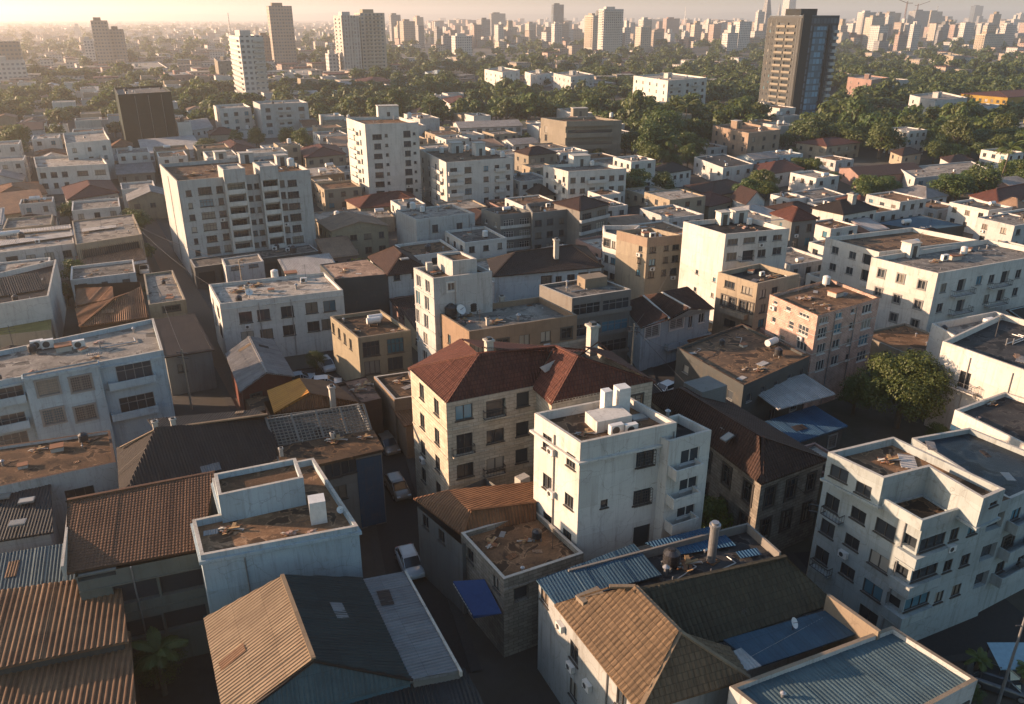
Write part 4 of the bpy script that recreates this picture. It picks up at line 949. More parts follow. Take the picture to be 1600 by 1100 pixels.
# 30 big gabled sheet roof at the bottom
t = bld('gabled_shed', 'big gabled sheet-roofed shed, tan in the sun and dark on its shaded slope', BLD, None, world=[up(318, 962, 8.6), up(362, 1130, 8.6), up(640, 1056, 8.6), up(566, 904, 8.6)], z=8.6, wall=TEALW, roof=C_TAN, top='none', near=True, fc=FRD)
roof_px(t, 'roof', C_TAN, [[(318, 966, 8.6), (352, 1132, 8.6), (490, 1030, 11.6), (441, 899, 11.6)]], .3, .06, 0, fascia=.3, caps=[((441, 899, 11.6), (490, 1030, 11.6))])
roof_px(t, 'roof', sheetmat('shaded_slope_sheet', (.035, .06, .062), (.025, .042, .045), .28, ribs=False), [[(641, 1060, 8.7), (566, 902, 8.7), (441, 899, 11.6), (490, 1030, 11.6)]], .3, .06, 0, fascia=.3)  # slope turned from the sun: its shade is put into the sheet colour
roof_px(t, 'hip_sheet', C_TEAL, [[(352, 1140, 8.2), (645, 1064, 8.2), (490, 1036, 11.2)]], .3, .06, 0, fascia=.2, caps=[((490, 1032, 11.4), (645, 1062, 8.5)), ((490, 1032, 11.4), (352, 1136, 8.5))], cap=C_DBROWN)
t = bld('grey_lean_to', 'grey sheet lean-to along the alley beside the big gabled shed', 'shed', None, world=[up(568, 906, 8.3), up(646, 1062, 8.3), up(719, 1047, 8.3), up(633, 894, 8.3)], z=8.3, wall=GREY, roof=C_GREY, top='none', near=True)
roof_px(t, 'roof', C_GREY, [[(720, 1048, 8.2), (634, 893, 8.2), (566, 906, 8.65), (641, 1062, 8.65)]], .3, .05, 0, fascia=.25)
wallrun_px(t, 'roof_kerb', CONCL, [(634, 893, 8.35), (720, 1048, 8.35)], .18, 7.9)
t = bld('bottom_dark_shed', 'dark sheet-roofed shed at the bottom edge below the grey lean-to', 'shed', [(440, 1120), (470, 1200), (760, 1120), (722, 1062)], z=7, wall=DGREY, roof=C_DARK, top='shed1', rh=.8, near=True, sheet=(.3, .05))
# 31 long dark brown roof
t = bld('long_brown_roof_house', 'long house with a dark brown profiled roof and two little ridge chimneys', BLD, [(186, 712), (194, 790), (440, 722), (415, 640)], z=8.8, wall=BROWNW, roof=C_DBROWN, top='none', near=True, fc=FRD)
roof_px(t, 'roof', C_DBROWN, [[(188, 786, 8.8), (442, 716, 8.8), (418, 648, 11.6), (243, 672, 11.6)], [(182, 700, 8.8), (188, 786, 8.8), (243, 672, 11.6)], [(400, 640, 10), (230, 655, 10), (243, 672, 11.6), (418, 648, 11.6)]], .28, .05, 0, caps=[((243, 672, 11.6), (418, 648, 11.6)), ((188, 700, 9.4), (243, 672, 11.6))], cap=C_TAN)
for x, y in ((244, 672), (272, 668)):
    q = link('chimney', item_mesh('chimney'), t.root, up(x, y, 11.5) - t.org, t.ang); q.scale = (.8, .8, .7)
# 32 open roof frame
t = bld('roofless_house', 'house with a bare lattice of rafters for a roof and a blue-painted end wall', BLD, [(412, 655), (440, 735), (596, 702), (560, 630)], z=9, wall=GREY, roof=R_DARK, par=.3, near=True, fc=FRD, fac={1: [('p', 1.6, 1.8, [(520, 735), (545, 728)], 'two'), ('p', 1.6, 1.6, [(530, 770)], 'two')]})
mb = MB(); g = [up(*q) - t.org for q in ((430, 697, 9.3), (580, 672, 9.3), (568, 632, 11.2), (415, 652, 11.2))]
for i in range(25):
    f = i / 24; mb.bar(g[0].lerp(g[1], f), g[3].lerp(g[2], f), .09 if i % 6 else .22)
for i in range(11):
    f = i / 10; mb.bar(g[0].lerp(g[3], f) + V((0, 0, .06)), g[1].lerp(g[2], f) + V((0, 0, .06)), .08)
mb.build('roof_lattice', plain('weathered_timber', (.16, .15, .13), .8), t.root)
slab_px(t, 'roof_slab', R_BROWN, [(444, 738, 9.25), (600, 702, 9.25), (584, 672, 9.3), (430, 698, 9.3)], .3)
for k, x, y, s in (('junk_pile', 525, 690, 1), ('chimney', 520, 688, .6), ('junk_pile', 570, 685, .7), ('chimney', 440, 712, .6)):
    q = link(k, item_mesh(k), t.root, up(x, y, 9.3) - t.org, t.ang); q.scale = (s, s, s)
P = t.P; e = (P[2] - P[1]).normalized(); L = (P[2] - P[1]).length; c = P[1] + e * L * .86 + V((e.y, -e.x)) * .04 - t.org.to_2d()
mb = MB(); mb.box((c.x, c.y, .2), L * .26, .07, 8.2, math.atan2(e.y, e.x)); mb.build('blue_wall_panel', BLUEP, t.root)
# 33 ochre sheet gable
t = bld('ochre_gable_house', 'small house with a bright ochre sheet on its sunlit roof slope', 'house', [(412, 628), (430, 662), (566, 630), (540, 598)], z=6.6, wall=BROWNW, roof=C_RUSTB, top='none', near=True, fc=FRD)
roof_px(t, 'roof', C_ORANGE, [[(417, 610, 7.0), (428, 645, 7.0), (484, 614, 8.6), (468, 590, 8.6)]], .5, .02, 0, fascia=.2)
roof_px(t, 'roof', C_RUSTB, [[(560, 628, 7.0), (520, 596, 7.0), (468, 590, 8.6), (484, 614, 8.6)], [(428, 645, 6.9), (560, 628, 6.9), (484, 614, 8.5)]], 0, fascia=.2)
q = link('chimney', item_mesh('chimney'), t.root, up(520, 628, 7.5) - t.org, t.ang); q.scale = (1, 1, 1.4)
t = bld('pink_patched_shed', 'flat rusty shed with a pinkish patch on its roof, right of the ochre slope', 'shed', [(520, 600), (545, 634), (596, 622), (572, 588)], z=6.4, wall=BROWNW, roof=roofmat('pinkish_roof', (.34, .20, .14), (.12, .08, .06), (.45, .27, .19), .5), par=.15, near=True, clutter=2)
# 34 grey sheet shed with the red wall
t = bld('grey_gable_shed', 'grey sheet-roofed shed with a red wall beside the car yard', 'shed', [(356, 552), (378, 608), (456, 586), (425, 532)], z=5.4, wall=plaster('red_painted_wall', (.22, .07, .05), amt=.5), roof=C_GREYB, top='gable0', rh=1.6, near=True, sheet=(.28, .05), fc=FRD, fac={1: [('g', 2, 1, 1.2, 1.2, 1.8, 3, 'two')]})
t = bld('low_brown_sheds', 'low dark brown roof at the foot of the ochre gable', 'shed', [(380, 618), (398, 650), (436, 655), (418, 618)], z=4, wall=BROWNW, roof=R_BROWN, par=.15, near=True)
# 36 junk-roof shed in the alley
t = bld('alley_shed', 'narrow shed with junk on its roof and an orange wall, left of the stone house', 'shed', [(584, 588), (616, 624), (656, 618), (640, 580)], z=6.8, wall=ORANGE, roof=R_BROWN, cop=CONCL, par=.2, near=True)
for k, x, y, s in (('junk_pile', 628, 598, 1), ('roof_sheet', 625, 590, .9), ('roof_sheet', 640, 604, .9)): roof_item(t, k, x, y, s)
t = bld('alley_lean_to', 'rusty lean-to below the junk-roofed shed in the alley', 'shed', [(612, 632), (634, 662), (662, 655), (648, 622)], z=5.0, wall=ORANGE, roof=C_RUSTB, top='shed1', rh=.5, near=True)
# 38 small gabled house
t = bld('gabled_house', 'pale two-gabled house with gridded windows and a dark red roof, below the cream flats', BLD, [(975, 472), (1003, 508), (1110, 480), (1072, 450)], z=7.6, wall=BLUEW, roof=T_BROWN, top='none', near=True, fc=FRW, fac={1: [('p', 2.8, 1.8, [(1019, 518), (1057, 505)], 'grid'), ('p', .9, 2.0, [(1079, 503)], 'two'), ('p', 1.2, 1.6, [(1096, 497)], 'two'), ('b', .35, 1., 5.0, 3, 1, .8, .9)], 0: [('g', 2, 1, 1, 1.6, 2, 3, 'two')]})
roof_px(t, 'roof', T_BROWN, [[(970, 474, 7.6), (1002, 512, 7.6), (1046, 498, 9.4), (1005, 462, 9.6)], [(1044, 500, 7.9), (1000, 462, 8.2), (1034, 457, 9.9), (1078, 482, 9.9)], [(1116, 482, 7.7), (1074, 448, 7.7), (1034, 457, 9.9), (1078, 482, 9.9)]], .33, .06, .36, caps=[((1034, 457, 9.9), (1078, 482, 9.9)), ((1005, 462, 9.6), (1046, 498, 9.4))], cap=CONCL)
mb = MB(); q = [up(*w) - t.org for w in ((1044, 502, 7.8), (1114, 484, 7.6), (1078, 484, 9.8))]; mb.face(q); mb.build('gable_wall', BLUEW, t.root)
# 39 the streets's low middle
t = bld('patched_sheet_shop', 'shop with a flat peach sheet roof and a dark awning sprayed pink and blue', BLD, [(500, 413), (522, 436), (606, 428), (572, 404)], z=8.6, wall=DGREY, roof=roofmat('peach_screed_roof', (.48, .33, .23), (.30, .20, .15), (.55, .40, .30)), par=.15, near=True)
m, n, p = nt('sprayed_awning'); o = coords(n, (.35, .35, .35))
f = noi(n, o, 1.6, 3); g2 = noi(n, coords(n, (.5, .5, .5), rot=1), 1.1, 2)
c_ = mixc(n, ramp(n, f, [(.48, 0.), (.56, 1.)]), (.03, .035, .04), (.04, .10, .45)); c_ = mixc(n, ramp(n, g2, [(.52, 0.), (.58, 1.)]), c_, (.55, .03, .20))
n.links.new(c_, p.inputs['Base Color']); p.inputs['Roughness'].default_value = .7; SPRAY = m
slab_px(t, 'awning', SPRAY, [(540, 462, 4.9), (606, 452, 4.9), (604, 430, 7.6), (527, 438, 7.6)], .08)
t = bld('hip_roofed_house', 'house with a dark brown hip roof and white upper wall beside the sprayed awning', 'house', [(578, 400), (606, 428), (668, 420), (640, 395)], z=8.6, wall=WHITE2, roof=T_BROWN, top='hip', rh=2.6, near=True, fc=FRD, fac={1: [('p', 1.2, 1.4, [(620, 432), (648, 428)], 'two'), ('g', 2, 1, 1.6, 2, 5.4, 3, 'two')]})
q = link('skylight', item_mesh('skylight'), t.root, up(632, 405, 10.4) - t.org, t.ang)
# ------------------------------------------------------------------ the middle distance
def G(nc, nr, w, h, tp, fh, st='two', f0=0, f1=1): return ('g', nc, nr, w, h, tp, fh, st, f0, f1)
t = bld('apartment_slab', 'big grey eight-storey apartment slab with white balcony bays and a sunlit end wall', BLD, [(249, 256), (276, 283), (484, 265)], z=20, wall=WHITE2, roof=R_RUST, cop=CREAM, par=.8, fc=FRD, fac={
    0: [('pipe', [.5])],
    1: [G(1, 7, 1., 1.2, 2.6, 2.45, 'one', .02, .12), G(1, 7, 2.6, 1.5, 2.4, 2.45, 'four', .125, .25), G(1, 7, 1.3, 1.4, 2.4, 2.45, 'two', .26, .33), G(1, 7, 3.0, 1.7, 2.4, 2.45, 'four', .34, .48), ('b', .335, .485, 3.3, 2.45, 7, 1.3, .8, 'solid', WHITE),
        G(2, 7, 1., 1.1, 2.4, 2.45, 'two', .49, .6), G(1, 7, 3., 1.7, 2.4, 2.45, 'four', .61, .73), ('b', .605, .735, 3.3, 2.45, 7, 1.3, .8, 'solid', WHITE), G(1, 7, 1.3, 1.4, 2.4, 2.45, 'two', .74, .8), G(1, 7, 2.4, 1.5, 2.4, 2.45, 'four', .8, .9)]})
for k, x, y, s in (('stair_hut', 345, 252, 2.5), ('stair_hut', 385, 254, 3), ('water_tank', 410, 262, 1.2), ('junk_pile', 330, 268, 1.2), ('stair_hut', 440, 258, 2.4), ('antenna', 370, 250, 2), ('roof_sheet', 310, 272, 1.5)): roof_item(t, k, x, y, s, *((2.4, 2.2) if k == 'stair_hut' else ()))
roof_item(t, 'junk_pile', 300, 275, 1.6); roof_item(t, 'white_tank', 455, 262, 1.3); roof_item(t, 'pipe_run', 420, 268, 1.5)
P = t.P; e1 = (P[2] - P[1]); n1 = V((e1.y, -e1.x)).normalized()
for f0, f1 in ((.33, .345), (.478, .49), (.6, .612), (.728, .74)):      # fins that frame the balcony bays
    a, b_ = P[1] + e1 * f0, P[1] + e1 * f1
    bld('bay_fin', '', '', None, world=[a - n1 * .1, a + n1 * 1.45, b_ + n1 * 1.45, b_ - n1 * .1], z=t.z + .4, z0=2.5, wall=WHITE, roof=R_LIGHT, par=.05, parent=t, near=False, foot=False)
for f0, f1 in ((.33, .49), (.6, .74)):
    a, b_ = P[1] + e1 * f0, P[1] + e1 * f1
    bld('roof_room', '', '', None, world=[a + V((-n1.x, -n1.y)) * 5, a + n1 * 1.5, b_ + n1 * 1.5, b_ - n1 * 5], z=t.z + 1.7, z0=t.z - 1.1, wall=WHITE2, roof=R_LIGHT, cop=CONCL, par=.3, parent=t, near=False, foot=False)
t = bld('white_tower_block', 'tall white nine-storey tower block with dark windows beside blank bays, in the centre distance', BLD, [(541, 184), (570, 194), (654, 191)], z=23, wall=WHITE, roof=R_RUST, cop=CONCL, par=.8, fc=FRD, fac={
    0: [G(2, 8, 1.3, 1.4, 2.8, 2.6, 'two', .2, .9), ('b', .15, .6, 3.6, 2.6, 8, .7, .8)], 1: [G(1, 8, 2.3, 1.5, 3.4, 2.6, 'two', .1, .32), G(1, 8, .8, .8, 3.2, 2.6, 'one', .34, .42), G(1, 8, 2., 1.7, 3.0, 2.6, 'two', .68, .86), G(1, 8, .7, .7, 3., 2.6, 'one', .86, .95)], 2: [G(2, 8, 1.2, 1.4, 3, 2.6)]})
roof_item(t, 'stair_hut', 606, 185, 6, 4, 3.6); roof_item(t, 'pipe_run', 630, 187, 1.4); roof_item(t, 'white_tank', 640, 186, 1.1)
t = bld('white_flats', 'white five-storey flats in two joined blocks right of the white tower block', BLD, [(655, 233), (697, 254), (802, 246)], b=335, wall=WHITE, roof=R_BROWN, cop=CONCL, fc=FRD, fac={0: [G(4, 5, 1.2, 1.5, 2.6, 2.9, 'two'), ('b', .55, .85, 3.6, 2.9, 5, .7, .7)], 1: [G(2, 5, 2.0, 1.6, 2.4, 2.9, 'four', 0, .42), ('b', .02, .24, 3.3, 2.9, 5, .8, .8), G(3, 5, 1.4, 1.4, 2.4, 2.9, 'two', .5, 1), ('b', .72, .88, 3.3, 2.9, 5, .8, .8)]})
roof_item(t, 'stair_hut', 712, 238, 3.5, 3, 2.8); roof_item(t, 'stair_hut', 748, 242, 3, 3, 3.4)
for x, y in ((690, 240), (770, 243), (730, 236), (785, 247)): roof_item(t, 'white_tank', x, y, 1.1)
t = bld('white_flats', 'white four-storey flats with a wide flat roof, right of the joined white blocks', BLD, [(849, 258), (888, 268), (979, 263)], b=338, wall=WHITE, roof=R_GREY, cop=CONCL, fc=FRD, fac={0: [G(3, 4, 1.1, 1.4, 2.4, 2.9), ('b', .4, .7, 3.4, 2.9, 4, .7, .7)], 1: [G(6, 4, 1.5, 1.4, 2.4, 2.9, 'two'), ('b', .33, .66, 3.3, 2.9, 4, .8, .8)]})
roof_item(t, 'stair_hut', 905, 258, 5, 4, 2.8); roof_item(t, 'white_tank', 925, 260, 1); roof_item(t, 'water_tank', 880, 258, 1)
t = bld('beige_office', 'beige concrete office with wide curved ribbon balconies between solid towers', BLD, [(845, 184), (884, 190), (972, 188)], b=252, wall=BEIGE, roof=R_BROWN, cop=CONCL, fc=FRD, fac={0: [('p', 1.5, 2.4, [(853, 202), (853, 215)], 'two')], 1: [G(1, 3, 17, 2.2, 4.2, 4.3, 'four', .08, .8), ('b', .0, .82, 5.6, 4.3, 3, 1.2, 1.5), ('b', .0, .82, 1.6, 4.3, 1, 1.2, 1.8)]})
roof_item(t, 'stair_hut', 905, 181, 6, 4, 3); roof_item(t, 'junk_pile', 935, 183, 1.5); roof_item(t, 'white_tank', 955, 184, 1.2)
t = bld('glazed_hall', 'pale two-storey hall with curved grey roofs and glazed front, behind the white flats', BLD, [(708, 192), (718, 200), (816, 196)], b=226, wall=WHITE2, roof=C_GREYB, top='gable1', rh=1.6, fc=FRG, fac={1: [G(8, 2, 2, 1.7, 1.6, 3, 'four')]})
t = bld('hip_roofed_block', 'three-storey tan block with a brown hip roof, left below the beige office', BLD, [(804, 236), (826, 242), (869, 238)], b=292, wall=BEIGE, roof=T_BROWN, top='hip', rh=1.8, fc=FRD, fac={0: [G(2, 3, 1, 1.3, 2, 3)], 1: [G(3, 3, 1.4, 1.3, 2, 3)]})
t = bld('pair_block', 'small white four-storey block, left one of the pair beside the dark green-draped block', BLD, [(333, 164), (343, 170), (392, 167)], b=216, wall=WHITE, roof=R_LIGHT, cop=CONCL, fc=FRD, fac={1: [G(3, 4, 1.8, 1.6, 2.6, 3.1)], 0: [G(1, 4, 1.2, 1.4, 2.6, 3.1)]}, clutter=5)
t = bld('pair_block', 'grey-white four-storey block with central balconies, right one of the pair', BLD, [(395, 158), (406, 163), (481, 160)], b=216, wall=WHITE2, roof=R_LIGHT, cop=CONCL, fc=FRD, fac={1: [G(1, 4, 2.6, 1.7, 2.6, 3.1, 'two', .05, .25), G(2, 4, 2, 1.7, 2.6, 3.1, 'four', .33, .66), ('b', .32, .68, 3.6, 3.1, 4, .9, .9), G(1, 4, 2.6, 1.7, 2.6, 3.1, 'two', .75, .95)]}, clutter=6)
t = bld('draped_block', 'unfinished block wrapped in dark green building net', BLD, [(178, 137), (184, 148), (267, 143)], b=236, wall=plaster('dark_green_net', (.012, .034, .026), amt=.2, dirt=(.02, .05, .04)), roof=R_GREY, cop=CONC, fc=FRD, fac={1: [('band', 2, .25, .1), ('band', 8, .2, .1), ('band', 14, .2, .1), ('pipe', [.3, .55, .8])]}, clutter=6)
t = bld('white_house', 'white flat-roofed house in two blocks with a garden, at the left below the draped block', BLD, [(52, 245), (56, 262), (168, 256)], b=305, wall=WHITE, roof=R_LIGHT, cop=CONCL, fc=FRD, fac={1: [G(3, 2, 1.6, 1.6, 2.4, 3.2, 'two', 0, .45), G(2, 2, 3, 1.5, 2.4, 3.2, 'four', .5, 1)]})
bld('upper_storey', '', '', [(98, 208), (102, 224), (172, 218)], z=t.z + 4.5, z0=0, wall=WHITE, roof=R_LIGHT, cop=CONCL, parent=t, fc=FRD, fac={1: [G(3, 2, 1.3, 1.4, 2.4, 3, 'two')]}, clutter=3, foot=False)
t = bld('white_block', 'plain white three-storey block with a sunlit side wall and mast-topped roof', BLD, [(618, 328), (650, 343), (742, 333)], b=408, wall=WHITE2, roof=R_LIGHT, cop=CONCL, par=.4, fc=FRD, fac={1: [('p', 1.4, 1.7, [(680, 357), (718, 354), (681, 380), (718, 377)], 'two'), ('pipe', [.22, .9])]})
for k, x, y, s in (('white_tank', 645, 328, 1.1), ('antenna', 665, 330, 2.2), ('white_tank', 660, 332, .9), ('roof_vent', 685, 330, 1.5), ('junk_pile', 700, 326, 1.2), ('water_tank', 640, 326, 1)): roof_item(t, k, x, y, s)
t = bld('strip_window_block', 'grey-white block with white strip windows, right of the plain white block', BLD, [(752, 326), (782, 336), (832, 331)], b=402, wall=GREY, roof=R_RUST, fc=FRW, fac={1: [G(2, 4, 2.4, 1.5, 2, 2.6, 'four'), ('b', 0, 1, 3.0, 2.6, 4, .4, .5, 'solid', WHITE)], 0: [G(2, 3, .8, 1, 2.5, 2.8, 'one')]}, clutter=4)
t = bld('grey_block', 'dull grey three-storey block wedged between two window-strip blocks', BLD, [(822, 318), (832, 333), (887, 327)], b=402, wall=GREY, roof=R_BROWN, fc=FRD, fac={1: [G(3, 4, 1.6, 1.4, 2.4, 2.8)]}, clutter=3)
t = bld('balcony_block', 'dark grey block with white balcony bands and a brown roof, below the wide white flats', BLD, [(866, 316), (906, 328), (951, 318)], b=402, wall=CONC, roof=T_BROWN, top='hip', rh=1.6, fc=FRD, fac={1: [G(2, 4, 3.0, 1.6, 1.9, 2.7, 'four'), ('b', 0, 1, 2.9, 2.7, 4, .6, .6, 'solid', WHITE2)]})
t = bld('low_white_terrace', 'low white-walled terrace under a long dark brown hip roof', 'house', [(764, 405), (772, 430), (940, 415), (915, 385)], z=7.4, wall=BLUEW, roof=T_DARK, top='hip', rh=2.6, fc=FRD, near=True, fac={1: [('p', 1.8, 1.2, [(792, 426), (820, 423)], 'two'), G(5, 1, 1.5, 1.3, 1.8, 3, 'two', .42, 1)]})
q = link('chimney', item_mesh('chimney'), t.root, up(869, 392, 10) - t.org, t.ang); q.scale = (1.4, 1.4, 1.5)
t = bld('yellow_gable_house', 'dark two-storey house with a yellow sunlit side and a pale patched roof', BLD, [(497, 345), (518, 360), (606, 352)], b=408, wall=YEL, roof=C_PEACH, top='gable0', rh=1.6, fc=FRD, fac={1: [G(4, 2, 1.5, 1.4, 2, 3.2)], 0: [G(3, 2, 1, 1.5, 2, 3)]})
P = t.P; e = (P[2] - P[1]).normalized(); L = (P[2] - P[1]).length; c = P[1] + e * L / 2 + V((e.y, -e.x)) * .02 - t.org.to_2d()
t = bld('red_hip_house', 'low house with a red hip roof and pale side wall, behind the yellow-sided house', 'house', [(541, 312), (563, 324), (660, 318), (640, 300)], b=352, wall=CREAM, roof=T_RED, top='hip', rh=2.2, fc=FRD, fac={1: [G(4, 1, 1.3, 1.3, 1.8, 3)]})
t = bld('flat_patched_house', 'low house with a grey patched sheet roof between the apartment slab and the white block', 'house', [(486, 332), (497, 348), (616, 338), (600, 322)], b=372, wall=CREAM, roof=R_LIGHT, par=.2, fc=FRD, clutter=5)
t = bld('beige_block', 'beige three-storey block with square windows standing before the trees, right of centre', BLD, [(1114, 196), (1170, 208), (1220, 202)], b=252, wall=PEACH, roof=R_BROWN, cop=CONCL, fc=FRD, fac={0: [G(4, 2, 1.4, 1.6, 2.6, 3.6), ], 1: [G(3, 3, 1.4, 1.6, 2.6, 3.2)]}, clutter=6)
roof_item(t, 'stair_hut', 1150, 200, 3, 3, 2.8)
t = bld('villa', 'two-storey villa with a pink-red hip roof among the trees', 'house', [(1245, 222), (1292, 228), (1344, 222)], b=252, wall=CREAM, roof=T_RED, top='hip', rh=1.8, fc=FRD, fac={0: [G(3, 2, 1.2, 1.4, 1.8, 3)], 1: [G(4, 2, 1.4, 1.4, 1.8, 3), ('b', .2, .8, 3.2, 3, 1, 1, .8)]})
t = bld('white_hip_villa', 'white three-storey villa with a grey hip roof and a fat chimney', BLD, [(1270, 324), (1318, 334), (1370, 325)], b=388, wall=WHITE, roof=T_DARK, top='hip', rh=2.2, fc=FRD, fac={0: [G(2, 2, .8, 1.2, 2.4, 4, 'one')], 1: [G(4, 3, 1.3, 1.5, 2, 3, 'two')]})
q = link('chimney', item_mesh('chimney'), t.root, up(1330, 318, t.z + 1.2) - t.org, t.ang); q.scale = (2.4, 2.4, 1.6)
t = bld('grey_hip_block', 'grey four-storey block with a small red hip roof beside the blank-walled block', BLD, [(1206, 332), (1238, 344), (1276, 340)], b=425, wall=GREY, roof=T_RED, top='hip', rh=2, fc=FRD, fac={1: [G(2, 4, 1.3, 1.7, 2, 3)], 0: [G(1, 3, 1, 1.4, 2, 3)]})
t = bld('long_low_house', 'long low pale house with a flat dark roof above the villa, right of centre', 'house', [(1085, 245), (1130, 262), (1178, 256)], b=290, wall=WHITE2, roof=R_DARK, par=.3, cop=CONCL, fc=FRD, fac={0: [G(4, 1, 1.6, 1.2, 2.2, 3)], 1: [G(3, 1, 1.5, 1.3, 2, 3)]}, clutter=2)
t = bld('brown_shed_house', 'low house with a wide brown shed roof before the round-roofed kiosks', 'house', [(1312, 262), (1345, 276), (1445, 268)], b=296, wall=PINK, roof=T_BROWN, top='gable1', rh=1.6, fc=FRD, fac={0: [G(2, 1, 1, 1.2, 1.6, 3)]})
t = bld('kiosk_house', 'small house with a square pyramid roof, above the wide brown shed roof', 'house', [(1392, 236), (1410, 243), (1440, 238)], b=262, wall=CREAM, roof=T_BROWN, top='hip', rh=1.6, fc=FRD, fac={0: [G(2, 1, 1.4, 1.2, 1.6, 3)], 1: [G(2, 1, 1.4, 1.2, 1.6, 3)]})
t = bld('kiosk_house', 'small house with a low brown pyramid roof, left of the leaning palm', 'house', [(1470, 246), (1485, 254), (1520, 249)], b=275, wall=WHITE2, roof=T_BROWN, top='hip', rh=1.4, fc=FRD, fac={1: [G(2, 1, 1.4, 1.2, 1.6, 3)]})
t = bld('flat_villa', 'long low white villa with a flat pale roof, left of the leaning palm', 'house', [(1404, 262), (1430, 278), (1550, 266)], b=302, wall=WHITE2, roof=R_LIGHT, par=.3, fc=FRD, fac={1: [G(6, 1, 1.8, 1.3, 1.8, 3)], 0: [G(2, 1, 1.2, 1.2, 1.8, 3)]}, clutter=3)
t = bld('red_roofed_villa', 'villa with a broad rusty roof behind the big leafy trees at the right edge', 'house', [(1516, 305), (1560, 318), (1650, 300)], b=350, wall=WHITE2, roof=T_RED, top='hip', rh=2.4, fc=FRD, fac={0: [G(3, 2, 1.6, 1.4, 1.8, 3)], 1: [G(3, 2, 1.4, 1.4, 1.8, 3)]})
t = bld('teal_flat_roof_shed', 'low shed with a wide flat blue-grey roof behind the long white block', 'shed', [(1368, 348), (1440, 360), (1508, 352), (1440, 336)], z=5, wall=DGREY, roof=C_BLUE, par=.1, fc=FRD, clutter=2)
t = bld('house_with_dormer', 'small pale house with a broken pink-brown roof behind the blank-walled block', 'house', [(1068, 308), (1108, 322), (1150, 312)], b=345, wall=CREAM, roof=T_RED, top='hip', rh=1.8, fc=FRD, fac={0: [G(2, 1, 1.3, 1.2, 1.8, 3)], 1: [G(2, 1, 1.3, 1.2, 1.8, 3)]})
t = bld('white_gable_house', 'small white house with a pointed sunlit gable left of the grey hip-roofed block', 'house', [(1142, 308), (1166, 318), (1195, 312)], b=345, wall=WHITE, roof=T_BROWN, top='gable0', rh=3, fc=FRD, fac={1: [G(2, 1, 1.1, 1.3, 1.8, 3)]})
